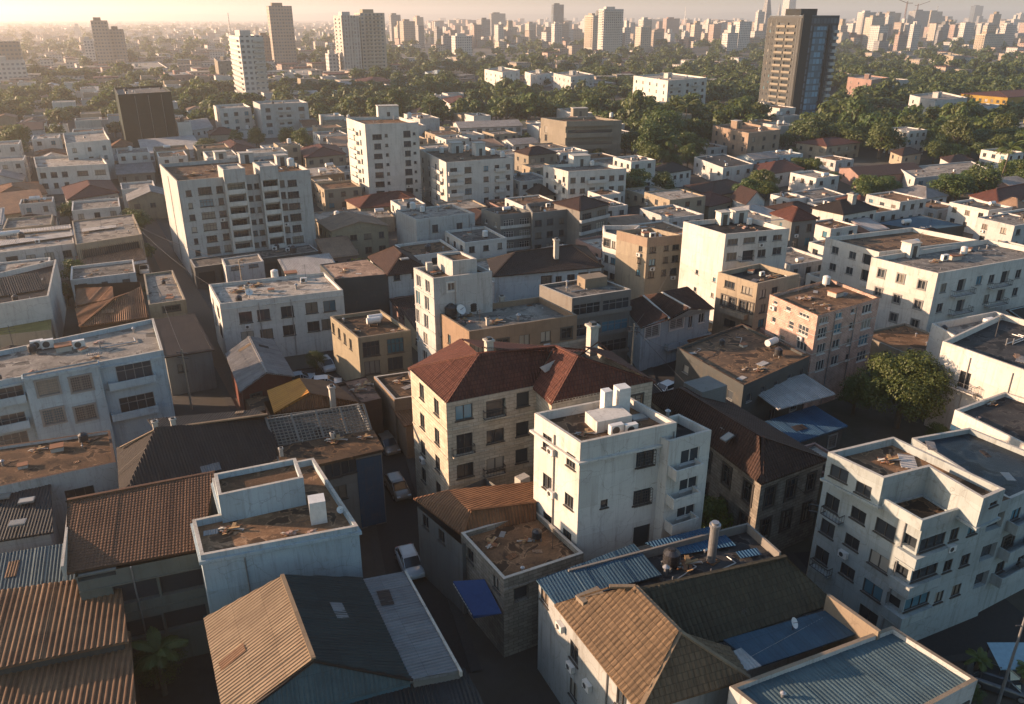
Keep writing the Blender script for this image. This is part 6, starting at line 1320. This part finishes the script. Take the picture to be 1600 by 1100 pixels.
for u, v, R, lab in [(1332, 648, 2.8, 'small dark tree in the shade just left of the big round sunlit tree'), (240, 668, 3.6, 'dark bushy tree in the shade in front of the pale blue flats'), (325, 690, 1.6, 'small bush lit at the ridge behind the long dark brown roof'),
        (1460, 700, 1.8, 'low bush in the shade just right of the big round tree'), (1512, 1098, .9, 'small pale bush at the foot of the street lamp'), (246, 1075, 2.2, 'dark shrub in the deep yard between the hall and the gabled shed'),
        (495, 580, 1.8, 'small dark tree in front of the white two-storey house by the car yard')]:
    g = up(u, v, 0); tree(g.x, g.y, R, lab, ms=[BIG2])
for i, (u, v, R) in enumerate([(212, 372, 2.2), (228, 412, 2.4), (122, 448, 2.6), (108, 478, 2.2), (205, 345, 2.0), (235, 462, 1.6)]):
    g = up(u, v, 0); tree(g.x, g.y, R, 'green tree in the gaps along the alley at the left', 'trees along the left alley')
# palms
def palm_mesh(seed, nf=16, L=1.0):
    r = random.Random(seed); mb = MB()
    for i in range(nf):
        a = 6.283 * i / nf + r.uniform(-.2, .2); el = r.uniform(.1, 1.1); Lf = L * r.uniform(.8, 1.1); p = V((0, 0, 0)); d = V((math.cos(a) * math.cos(el), math.sin(a) * math.cos(el), math.sin(el))); side = V((-math.sin(a), math.cos(a), 0)); n = 9
        for k in range(n):
            q = p + d * Lf / n; w = .2 * math.sin(math.pi * (k + .6) / (n + .6)) * L
            for s in (-1, 1):
                for j in range(3):
                    f = (j + .15) / 3; b0 = p.lerp(q, f); b1 = p.lerp(q, f + .26); tip = side * s * w + d * w * .5 - V((0, 0, w * .45))
                    mb.face([b0, b1, b1 + tip, b0 + tip * .98])
            mb.bar(p, q, .022); p = q; d = (d - V((0, 0, .17))).normalized()
    return mb.mesh('crown', LEAF[seed % 2])
PM = [palm_mesh(s) for s in (1, 2, 3)]
def palm(u, v, h, R, label, i=0):
    g = up(u, v, 0); o = empty('palm_tree', g, label, 'palm tree'); mb = MB(); p = V((0, 0, 0)); lean = V((rnd.uniform(-.12, .12), rnd.uniform(-.1, .1), 1))
    for k in range(6):
        q = p + lean.normalized() * h / 6; mb.cyl(p, q, .24 - .015 * k, .225 - .015 * k, 9, cap=False); p = q; lean.x *= 1.05
    mb.build('trunk', BARK, o); c = link('crown', PM[i % 3], o, p); c.scale = (R, R, R)
palm(1560, 292, 12, 5.5, 'tall palm leaning over the flat white villa near the right edge', 0)
palm(1066, 226, 15, 6.5, 'palm standing over the dark trees, left of the beige three-storey block', 1)
palm(1046, 262, 9, 5.5, 'shorter bushy palm below the other palm, left of the long low house', 2)
palm(676, 202, 12, 6, 'palm among the trees behind the joined white flats', 1)
palm(1508, 218, 14, 6.5, 'palm in front of the pale yellow block at the right', 2)
palm(1310, 212, 13, 6, 'palm at the foot of the dark tower', 0)
palm(1195, 208, 7, 4, 'palm just left of the dark tower base', 1)
palm(1538, 224, 12, 6, 'low palm beside the pale yellow block', 0)
palm(258, 1085, 4.5, 2.6, 'dark palm in the deep yard left of the big gabled shed', 1)
palm(1520, 1062, 2.2, 1.2, 'small sunlit palm on the street corner at the bottom right', 2)
palm(1590, 1080, 2.5, 1.3, 'small palm clipped by the right edge of the street corner', 0)
# ------------------------------------------------------------------ fill: lots between the built houses
def treep(u, v):
    if v < 74: return .35 if u > 480 else .3
    if v < 140: return .97 if u > 620 else .6 if u > 480 else .5
    if v < 200: return .88 if 480 < u < 760 else .97 if 760 <= u < 1240 else .95 if u >= 1240 else .72
    if v < 262: return .93 if 960 < u < 1200 else .88 if u > 1225 else .25 if u > 480 else .5
    if v < 335: return .9 if 965 < u < 1045 else .93 if 1330 < u < 1535 else .55 if u > 1180 else .35 if u > 1045 else .12
    return .06
LANES = [([(690, 1062), (640, 880), (606, 740), (590, 660), (560, 600)], 5.0), ([(400, 640), (330, 520), (268, 420), (222, 330), (200, 260), (190, 225)], 4.5), ([(470, 590), (545, 575), (520, 545)], 6), ([(1060, 640), (1035, 560), (985, 440)], 4), ([(1600, 960), (1400, 1000), (1290, 860)], 7), ([(215, 300), (60, 320)], 3)]
LW = [([up(u, v, 0).to_2d() for u, v in l], w) for l, w in LANES]
def lane_d(p):
    d = 99
    for l, w in LW:
        for a, b in zip(l, l[1:]):
            e = b - a; f = max(0, min(1, (p - a).dot(e) / e.length_squared)); d = min(d, (p - a - e * f).length - w / 2)
    return d
r = random.Random(11)
ROOFS = [(T_RED, 'red tiled', 1), (T_BROWN, 'brown tiled', 1), (C_RUSTB, 'rusty sheet', 1), (R_RUST, 'flat rust-stained', 0), (R_LIGHT, 'flat pale', 0), (C_GREYB, 'grey sheet', 1), (R_BROWN, 'flat brown', 0), (C_WHITE, 'whitish sheet', 1), (T_DARK, 'dark tiled', 1), (C_PEACH, 'pinkish sheet', 1)]
WALLS = [(WHITE, 'white'), (CREAM, 'cream'), (WHITE2, 'grey-white'), (PINK, 'pinkish'), (BEIGE, 'beige'), (YEL, 'yellowish'), (BLUEW, 'pale blue')]
MARKS = [('the big grey apartment slab', 380, 330), ('the nine-storey white block', 598, 245), ('the beige concrete office', 908, 215), ('the slim white tower', 394, 110), ('the twin-topped tower', 567, 70), ('the dark green-draped block', 224, 185), ('the joined white flats', 728, 285), ('the dark glass tower', 1242, 110), ('the white double block', 1048, 150), ('the long white office block', 1470, 450),
         ('the grey hip-roofed villa', 1320, 345), ('the beige three-storey block', 1167, 225), ('the stepped tan tower', 178, 65), ('the white flat-roofed house', 112, 270), ('the slatted veranda house', 168, 380), ('the plain white block', 680, 365), ('the peach flats', 1015, 400), ('the pale yellow block', 1580, 210), ('the wide-roofed white flats', 914, 300), ('the villa among the trees', 1295, 232), ('the low white hall', 460, 118), ('the red hip-roofed house', 600, 320), ('the yellow-sided house', 550, 375)]
USED = {}
def where(u, v):
    k = min(MARKS, key=lambda m: (m[1] - u) ** 2 + (2.2 * (m[2] - v)) ** 2)
    dx, dy = u - k[1], v - k[2]
    rel = ('right of' if dx > 0 else 'left of') if abs(dx) > 1.3 * abs(dy) else ('in front of' if dy > 0 else 'behind')
    return rel, k[0]
ORD = ['', 'nearer ', 'farther ', 'small ', 'wide ', 'weathered ', 'plain ', 'sunlit ', 'boxy ', 'squat ']
def ulabel(desc, u, v):
    rel, k = where(u, v)
    for pre in ORD:
        s = f'{pre}{desc} {rel} {k}'
        if len(s.split()) > 16: s = s.replace(' roof ', ' ', 1) if False else s.replace(' stained ', ' ').replace(' with a ', ', ').replace(' with an ', ', ')
        if s not in USED: USED[s] = 1; return s
    return f'{desc} {rel} {k}'
AUTH = []
for Q in FOOT:
    c_ = sum(Q, V((0, 0))) / len(Q); AUTH.append((c_, max((q_ - c_).length for q_ in Q)))
AUTH = [a_ for a_ in AUTH if 260 < a_[0].y < 1000]
cells = []
e1 = V((math.cos(TH), math.sin(TH))); e0 = V((-e1.y, e1.x))
for i in range(-60, 75):
    for j in range(-10, 70):
        p = e1 * (i * 12.5) + e0 * (j * 13.5) + V((r.uniform(-1.5, 1.5), r.uniform(-1.5, 1.5)))
        if p.y < 62 or p.y > 640 or abs(p.x) > .72 * p.y + 16: continue
        cells.append((p.length, p))
cells.sort(key=lambda c: c[0])
KEEP = [(up(1400, 668, 0).to_2d(), 13), (up(1330, 660, 0).to_2d(), 11), (up(1440, 720, 0).to_2d(), 10), (up(1560, 1000, 0).to_2d(), 12)]; nh = nb_ = 0; TREES = []
for _, p in cells:
    u, v = proj(V((p.x, p.y, 0)))
    tp = treep(u, v)
    if r.random() < tp:
        for k in range(r.choice([2, 2, 3])):
            q = p + V((r.uniform(-5.5, 5.5), r.uniform(-5.5, 5.5))); TREES.append((q, r.uniform(4.6, 7.6) if tp > .6 else r.uniform(3.2, 5.2), tp))
        continue
    w, d = r.uniform(8.5, 11.5), r.uniform(9, 12.5)
    q = [p + e0 * d, p, p + e1 * w, p + e1 * w + e0 * d]
    if clash(q, .4):
        ok = False
        for s in (.7, .5):
            q = [p + e0 * d * s, p, p + e1 * w * s, p + e1 * w * s + e0 * d * s]
            if not clash(q, .3): ok = True; break
        if not ok: continue
    if min(lane_d(x) for x in q) < .3: continue
    if any((p + (e0 * d + e1 * w) / 2 - k_).length < m_ for k_, m_ in KEEP): continue
    u, v = proj(V((p.x, p.y, 4))); small = p.y < 130
    h = r.uniform(3.2, 4.4) if small else r.choice([3.6, 4.2, 5.5, 6.5, 7.2]) if p.y < 240 else r.choice([3.6, 4.2, 5.2, 6.5, 8, 9.5] if u < 480 or u > 960 else [3.6, 4.2, 5.2, 6.5, 7.5])
    if (nh if h < 6 else nb_) >= 285 or u < -90 or u > 1690: continue
    rm, rn, pit = r.choice(ROOFS); wm, wn = r.choice(WALLS if not small else WALLS[2:])
    if h >= 6 or (r.random() < .3 and not small):
        rm, rn, pit = r.choice([(R_LIGHT, 'flat pale', 0), (R_GREY, 'flat grey', 0), (R_RUST, 'flat rust-stained', 0)]); wm, wn = r.choice([(WHITE, 'white'), (WHITE, 'white'), (CREAM, 'cream'), (WHITE2, 'grey-white')])
    top = r.choice(['hip', 'gable0', 'gable1', 'hip', 'shed1']) if pit else 'flat'
    shape = {'hip': 'hip', 'gable0': 'gabled', 'gable1': 'gabled', 'shed1': 'sloping', 'flat': ''}[top]
    nr = max(1, int((h - .6) / 2.9)); fac = {}
    if p.y < 330:
        for ed, ln in ((0, (q[0] - q[1]).length), (1, (q[2] - q[1]).length), (2, d)):
            if ed == 2 and u > 560: continue
            if ed == 0 and u < 200: continue
            if ln > 3: fac[ed] = [('g', max(1, int(ln / 3.2)), nr, 1.3, 1.3, 1.6, 2.9, 'two')]
    desc = f'{wn} {"house" if h < 6 else "block"} with {"an" if rn[0] in "aeiou" else "a"} {rn} {shape} roof'.replace('  ', ' ')
    bld('house' if h < 6 else 'low_block', ulabel(desc, u, v), 'house' if h < 6 else 'building', None, world=q, z=h, wall=wm, roof=rm, top=top, rh=r.uniform(1.2, 2.4), par=r.choice([.3, .5]), fac=fac, fc=FRD, near=False, clutter=0 if pit else r.choice([0, 2, 3]), group='houses filling the quarters' if h < 6 else 'low blocks filling the quarters')
    if h < 6: nh += 1
    else: nb_ += 1
FC = [sum(Q, V((0, 0))) / len(Q) for Q in FOOT]
TREES.sort(key=lambda t: t[0].length)
far = MB(); ni = 0; OVER = []
def inpoly(p, Q, m=1.0):
    return all((p - Q[i]).dot(V(((Q[(i + 1) % len(Q)] - Q[i]).y, -(Q[(i + 1) % len(Q)] - Q[i]).x)).normalized()) < m for i in range(len(Q)))
for q, R, tp in TREES:
    if any(inpoly(q, Q, R * .55) for Q in FOOT) or lane_d(q) < .8: continue
    if q.y > 260 and any(abs(q.x - c.x - (q.y - c.y) * q.x / q.y) < rr + 2 and -(rr + 22) < q.y - c.y < 0 for c, rr in AUTH) and rnd.random() < .8: continue
    u, v = proj(V((q.x, q.y, 0)))
    if u < -40 or u > 1640: continue
    if ni >= 288:
        OVER.append((q, R)); continue
    if v > 262 or (tp < .5): R *= .75
    zone = 'in the wooded belt across the right half of the city' if u > 760 else 'between the houses left of centre' if u > 480 else 'among the hazy houses at the left'
    tree(q.x, q.y, R, 'leafy green tree ' + zone, 'trees ' + zone, TM if q.y < 330 else TMF, hz=rnd.choice((.75, .9, 1, 1.2))); ni += 1
# trees beyond, one canopy
import numpy as np
def crown_arr(seed, n, size):
    c, _ = tree_mesh(seed, n, size, .7, 12); a = np.empty(len(c.vertices) * 3); c.vertices.foreach_get('co', a); bpy.data.meshes.remove(c); a = a.reshape(-1, 3); a[:, 2] -= .25; return a
CA = [[crown_arr(50 + k, 260, .19) for k in range(4)], [crown_arr(60 + k, 70, .34) for k in range(4)]]
r = random.Random(9); parts = []
for i in range(5200 + len(OVER)):
    if i >= 5200: (x, y), R = OVER[i - 5200][0], OVER[i - 5200][1]; u, v = 0, 0
    else: y = 640 * (7 ** (r.random() ** 1.6)); x = r.uniform(-.7, .72) * y; u, v = proj(V((x, y, 0))); R = r.choice([3.6, 4.6, 5.6, 7, 8.5]) * (1 if y < 1300 else 1.4)
    patch = noise.noise(V((x / 90, y / 90, 4)))
    if i < 5200 and not ((.95 if patch > -.1 else .45) if 74 < v < 125 and u > 600 else .62 if v > 74 else .3) > r.random(): continue
    if any(abs(x - c.x - (y - c.y) * x / y) < rr + 2 and -(rr + 20) < y - c.y < rr for c, rr in AUTH) and r.random() < .85: continue
    a = r.choice(CA[0] if y < 1100 else CA[1]); t_ = r.uniform(0, 6.28); co, si = math.cos(t_), math.sin(t_); b_ = np.empty_like(a); k = R * r.uniform(.8, 1.1)
    b_[:, 0] = (a[:, 0] * co - a[:, 1] * si) * k + x; b_[:, 1] = (a[:, 0] * si + a[:, 1] * co) * k + y; b_[:, 2] = a[:, 2] * k * r.uniform(.7, 1.15); parts.append(b_)
A_ = np.concatenate(parts); nf = len(A_) // 4; me = bpy.data.meshes.new('far_woods')
me.vertices.add(len(A_)); me.vertices.foreach_set('co', A_.ravel()); me.loops.add(nf * 4); me.loops.foreach_set('vertex_index', np.arange(nf * 4)); me.polygons.add(nf); me.polygons.foreach_set('loop_start', np.arange(nf) * 4)
FARLEAF = leafmat('leaves_far', (.020, .044, .008), (.062, .094, .015)); 
for nd in FARLEAF.node_tree.nodes:
    if nd.type == 'TEX_NOISE' and nd.inputs['Scale'].default_value < 10: nd.inputs['Scale'].default_value = .06
    elif nd.type == 'TEX_NOISE': nd.inputs['Scale'].default_value = .6
me.materials.append(FARLEAF); me.update(); me.validate()
tag(link('far_woods', me), 'far tree canopy merging into one green mass beyond the towers', 'woods', kind='stuff')
# ------------------------------------------------------------------ vehicles and street furniture
CARGL = glass('car_glass', (.012, .015, .018), .05)
TYRE = plain('tyre', (.02, .02, .02), .9)
def carpaint(name, c):
    if name in MATS: return MATS[name]
    m, n, p = nt(name); f = noi(n, coords(n), 2, 5); n.links.new(mixc(n, ramp(n, f, [(.4, 0.), (.8, .5)]), c, sc(c, .75)), p.inputs['Base Color'])
    p.inputs['Roughness'].default_value = .3; p.inputs['Coat Weight'].default_value = .6; MATS[name] = m; return m
def loft(mb, secs, m=0):
    for a, b in zip(secs, secs[1:]):
        k = len(a)
        for i in range(k - 1): mb.face([a[i], b[i], b[i + 1], a[i + 1]], m=m)
def car(u, v, ang, paint, label, van=0):
    """length along x, on its wheels"""
    g = up(u, v, 0); root = empty('parked_car', g, label, 'car'); root.rotation_euler = (0, 0, ang); k = 1.12; root.scale = (k, k, k)
    W = .88
    def sec(x, zb, zt, w): return [V((x, -w, zb)), V((x, -w * 1.02, (zb + zt) / 2)), V((x, -w * .93, zt - .06)), V((x, -w * .6, zt)), V((x, w * .6, zt)), V((x, w * .93, zt - .06)), V((x, w * 1.02, (zb + zt) / 2)), V((x, w, zb))]
    S_ = [(-2.2, .35, .72, .72), (-2.12, .25, .9, .82), (-1.5, .22, .97, W), (-.9, .22, .96, W), (.7, .22, .93, W), (1.5, .22, .86, W), (2.05, .25, .76, .8), (2.2, .35, .62, .66)]
    mb = MB(); s = [sec(*q) for q in S_]; loft(mb, s); mb.face(s[0][::1]); mb.face(s[-1][::-1]); mb.build('body', paint, root, smooth=True, weld=True)
    xr = -1.95 if van else -1.75
    roof = [(xr, .93, .95, .76), (xr + .45, .93, 1.42, .68), (.1, .92, 1.46, .68), (.45, .92, 1.40, .68), (1.2, .88, .92, .74)]
    def cab(x, zb, zt, w): return [V((x, -w * 1.12, zb)), V((x, -w, zt - .05)), V((x, -w * .8, zt)), V((x, w * .8, zt)), V((x, w, zt - .05)), V((x, w * 1.12, zb))]
    mb = MB(); s = [cab(*q) for q in roof]; loft(mb, s); mb.build('windows', CARGL, root)
    mb = MB()
    for a, b in zip(s[1:3], s[2:4]):
        for i in (1, 2, 3): mb.face([a[i] + V((0, 0, .015)), b[i] + V((0, 0, .015)), b[i + 1] + V((0, 0, .015)), a[i + 1] + V((0, 0, .015))])
    for i, j in ((1, 0), (4, 5)):
        for kx in (1, 2, 3): mb.bar(s[kx][i] + V((0, 0, .0)), s[kx][j], .07)
        mb.bar(s[0][i], s[1][i], .08); mb.bar(s[3][i], s[4][i], .07)
    mb.build('roof', paint, root)
    for x in (-1.35, 1.35):
        for y in (-.8, .8):
            mb = MB(); mb.cyl((x, y - .1, .33), (x, y + .1, .33), .33, n=16); w_ = mb.build('wheel', TYRE, root); mb = MB(); yy = y + (.105 if y > 0 else -.105); mb.cyl((x, yy, .33), (x, yy + (.01 if y > 0 else -.01), .33), .2, n=12); mb.build('rim', METAL, w_)
    for y in (-.55, .55):
        mb = MB(); mb.box((2.1, y, .6), .16, .34, .14); mb.build('headlight', plain('headlight', (.7, .7, .68), .2), root); mb = MB(); mb.box((-2.13, y * 1.1, .7), .12, .26, .16); mb.build('tail_light', plain('tail_light', (.35, .02, .02), .3), root)
SILV = carpaint('silver_paint', (.30, .32, .33)); WHT = carpaint('white_car_paint', (.62, .62, .6)); TANC = carpaint('champagne_paint', (.17, .14, .11)); BLK = carpaint('dark_car_paint', (.03, .035, .04)); BLUC = carpaint('blue_grey_paint', (.20, .26, .30))
car(641, 886, math.radians(-68), SILV, 'silver car parked in the dark alley left of the debris-roofed shop')
car(622, 768, math.radians(-65), TANC, 'champagne estate car in the alley, beside the blue-painted wall', 1)
car(606, 700, math.radians(-62), TANC, 'half-hidden pale car in the alley behind the champagne one', 1)
car(508, 604, math.radians(12), WHT, 'large white car parked across the yard behind the ochre roof')
car(468, 598, math.radians(25), BLUC, 'small blue-grey car at the left of the yard behind the ochre roof')
car(510, 575, math.radians(-60), SILV, 'silver car farthest in the yard, nose towards the yellow block')
car(1045, 612, math.radians(40), WHT, 'pale car in the shade behind the red hip roof, left of the graffiti block')
car(1560, 1075, math.radians(-30), BLK, 'dark car in the shadow at the bottom right street')
car(226, 425, math.radians(-65), WHT, 'white car in the alley left of the apartment slab')
# street lamp
g = up(1556, 1110, 0); o = empty('street_lamp', g, 'tall grey street lamp on the dark street at the bottom right', 'street lamp')
mb = MB(); mb.cyl((0, 0, 0), (0, 0, 9.4), .13, .08, 10); mb.build('pole', METAL, o)
mb = MB(); mb.bar((0, 0, 9.2), (1.3, .2, 9.7), .08); mb.build('arm', METAL, o); mb = MB(); mb.box((1.6, .25, 9.62), .9, .3, .14, .15); mb.build('lamp_head', METAL, o)
mb = MB(); mb.bar((-.5, 0, 8.4), (.5, 0, 8.4), .08); mb.build('cross_arm', DMETAL, o)
def pole(u, b, h, label):
    g = up(u, b, 0); o = empty('utility_pole', g, label, 'utility pole'); mb = MB(); mb.cyl((0, 0, 0), (0, 0, h), .16, .1, 8); mb.build('pole', plain('pole_timber', (.42, .34, .24), .8), o)
    mb = MB()
    for z in (h - .5, h - 1.2): mb.bar((-.9, .3, z), (.9, -.3, z), .1)
    mb.build('cross_arm', DMETAL, o); return g + V((0, 0, h - .5))
ends = [pole(1056, 468, 10, 'tall timber utility pole beside the peach flats'), pole(300, 640, 9, 'timber utility pole on the alley beside the grey gable shed'), pole(222, 410, 9, 'timber utility pole on the alley by the slatted veranda'), pole(382, 470, 8, 'thin utility pole before the apartment slab'), pole(1322, 430, 9, 'utility pole behind the long white office block')]
def wire(a, b, label):
    mb = MB(); n = 14; p = None
    for i in range(n + 1):
        f = i / n; q = a.lerp(b, f) - V((0, 0, 4 * f * (1 - f) * .9))
        if p is not None: mb.bar(p, q, .035)
        p = q
    tag(mb.build('overhead_wire', DMETAL), label, 'wire')
wire(ends[1], ends[2], 'overhead wire sagging along the alley at the left')
wire(ends[2], ends[3], 'overhead wire crossing to the pole before the apartment slab')
def roofpt(u, v, z): return up(u, v, z)
W_ = [None, pole(1262, 900, 8.5, 'utility pole in the shade behind the tile-roofed house'), pole(985, 600, 9.5, 'utility pole on the lane behind the red hip roof')]
for a_, b_, l_ in [(W_[1], up(1300, 720, 14), 'service wire to the stepped apartment block'), (W_[1], W_[2], 'long overhead wire passing over the dark villa'), (W_[2], up(1060, 545, 9.4), 'service wire to the graffiti block'), (ends[0], W_[2], 'overhead wire from the peach flats pole down the lane'), (ends[2], up(326, 444, 10.2), 'service wire to the white two-storey house'), (ends[4], up(1466, 427, 13), 'wire reaching the long white office block')]: wire(a_, b_, l_)
g = up(1578, 1062, 0); o = empty('market_awning', g, 'small pale blue tarpaulin shelter on the dark street corner', 'shelter')
mb = MB(); mb.face([(-2, -1.2, 2.3), (2, -1.2, 2.3), (2.2, 1.3, 2.7), (-1.8, 1.3, 2.7)]); mb.face([(-2, -1.2, 2.2), (-2, -1.2, 2.3), (2, -1.2, 2.3), (2, -1.2, 2.2)]); mb.build('canopy', plain('pale_blue_tarpaulin', (.22, .36, .44), .6), o)
for x, y in ((-1.9, -1.1), (1.9, -1.1), (1.9, 1.1), (-1.7, 1.1)):
    mb = MB(); mb.bar((x, y, 0), (x, y, 2.4), .08); mb.build('post', DMETAL, o)
# ------------------------------------------------------------------ ground, lanes, hills, air
m, n, p = nt('city_ground'); o = coords(n)
a = noi(n, o, .012, 8, .65); b_ = noi(n, o, .35, 6, .7)
base = ramp(n, a, [(.35, (.016, .02, .008)), (.48, (.035, .03, .02)), (.56, (.025, .022, .018)), (.68, (.06, .05, .035))])
base = mixc(n, ramp(n, b_, [(.35, .0), (.75, .8)]), base, (.05, .045, .04)); n.links.new(base, p.inputs['Base Color']); p.inputs['Roughness'].default_value = .95
mb = MB(); s = 14000
ys = [-60, 120, 400, 1000, 3000, 14000]; 
for ya, yb in zip(ys, ys[1:]): mb.face([(-s, ya, 0), (s, ya, 0), (s, yb, 0), (-s, yb, 0)])
tag(mb.build('ground', m, weld=True), kind='structure')
ASP = plain('asphalt', (.018, .018, .018), .9, 0, .45); EARTH = plain('earth_lane', (.11, .075, .05), .95, 0, .4); PAVE = plain('paving', (.04, .038, .035), .9, 0, .4)
for i, (l, w) in enumerate(LW):
    mb = MB(); kb = MB()
    nrm = []
    for k in range(len(l)):
        e = (l[min(k + 1, len(l) - 1)] - l[max(k - 1, 0)]).normalized(); nrm.append(V((-e.y, e.x)))
    for k in range(len(l) - 1):
        a, b_, n1, n2 = l[k], l[k + 1], nrm[k], nrm[k + 1]; h = w / 2
        zz = .006 + i * .004
        mb.face([(*(a - n1 * h), zz), (*(b_ - n2 * h), zz), (*(b_ + n2 * h), zz), (*(a + n1 * h), zz)])
        for s in (-1, 1):
            c0, c1 = a + n1 * h * s, b_ + n2 * h * s; d0, d1 = a + n1 * (h + .9) * s, b_ + n2 * (h + .9) * s
            kb.face([(*c0, .13), (*c1, .13), (*d1, .13), (*d0, .13)]); kb.face([(*c0, 0), (*c1, 0), (*c1, .13), (*c0, .13)])
    tag(mb.build('road' if i != 1 else 'lane', EARTH if i == 1 else ASP), kind='structure'); tag(kb.build('pavement', PAVE), kind='structure')
mb = MB(); r = random.Random(4); hp = []
for i in range(81):
    x = -9500 + i * 240; hh = 60 + 70 * (noise.noise(V((x / 1500, 3.1, 0))) + .4) * (1.3 if x > 2000 else .6) + 18 * noise.noise(V((x / 300, 1, 0))); hp.append((x, max(20, hh)))
for (x0, h0), (x1, h1) in zip(hp, hp[1:]):
    mb.face([(x0, 11800, -1), (x1, 11800, -1), (x1, 12600, h1), (x0, 12600, h0)]); mb.face([(x0, 12600, h0), (x1, 12600, h1), (x1, 13600, -1), (x0, 13600, -1)])
tag(mb.build('hills', plain('hill_green', (.06, .06, .03), .95), smooth=True, weld=True), kind='structure')
# air
m = bpy.data.materials.new('air'); m.use_nodes = True; n = m.node_tree; n.nodes.clear(); out = n.nodes.new('ShaderNodeOutputMaterial'); v = n.nodes.new('ShaderNodeVolumePrincipled')
v.inputs['Color'].default_value = (1, .95, .90, 1); v.inputs['Density'].default_value = HAZE; v.inputs['Anisotropy'].default_value = .55; n.links.new(v.outputs[0], out.inputs['Volume'])
mb = MB(); mb.box((0, 6950, -2), 29000, 14300, 172); hz = mb.build('haze', m); tag(hz, 'warm pale evening haze lying over the whole city', 'haze', kind='stuff')
# ------------------------------------------------------------------ sun, sky, camera
def light():
    az, el = math.radians(SUN_AZ), math.radians(SUN_EL)          # azimuth measured from +x towards +y
    d = V((math.cos(az) * math.cos(el), math.sin(az) * math.cos(el), math.sin(el)))
    L = bpy.data.lights.new('sun', 'SUN'); L.energy = SUN_E; L.angle = math.radians(.5); L.color = SUN_C
    o = bpy.data.objects.new('sun', L); COL.objects.link(o); o.rotation_euler = d.to_track_quat('Z', 'Y').to_euler(); o.location = d * 300
    w = bpy.data.worlds.new('World'); S.world = w; w.use_nodes = True; n = w.node_tree; bg = n.nodes['Background']; bg.inputs[1].default_value = SKY
    s = n.nodes.new('ShaderNodeTexSky'); s.sky_type = 'NISHITA'; s.sun_disc = False; s.sun_elevation = el; s.sun_rotation = math.radians(90) - az; s.air_density = 1.3; s.dust_density = 1.5; s.ozone_density = 3
    n.links.new(s.outputs[0], bg.inputs[0])
light()
c = bpy.data.cameras.new('camera'); c.sensor_width = 36; c.lens = 36 * F / 1600; c.clip_start = .5; c.clip_end = 40000
co = bpy.data.objects.new('camera', c); COL.objects.link(co); co.location = CAM; co.rotation_euler = (math.radians(90) - PIT, 0, 0); S.camera = co
S.view_settings.view_transform = 'Standard'; S.view_settings.look = 'None'; S.view_settings.gamma = 1; S.view_settings.exposure = EXPO; S.view_settings.use_curve_mapping = False
S.cycles.use_denoising = True; S.cycles.max_bounces = 5; S.cycles.diffuse_bounces = 3; S.cycles.glossy_bounces = 2; S.cycles.transparent_max_bounces = 4; S.cycles.volume_bounces = 0
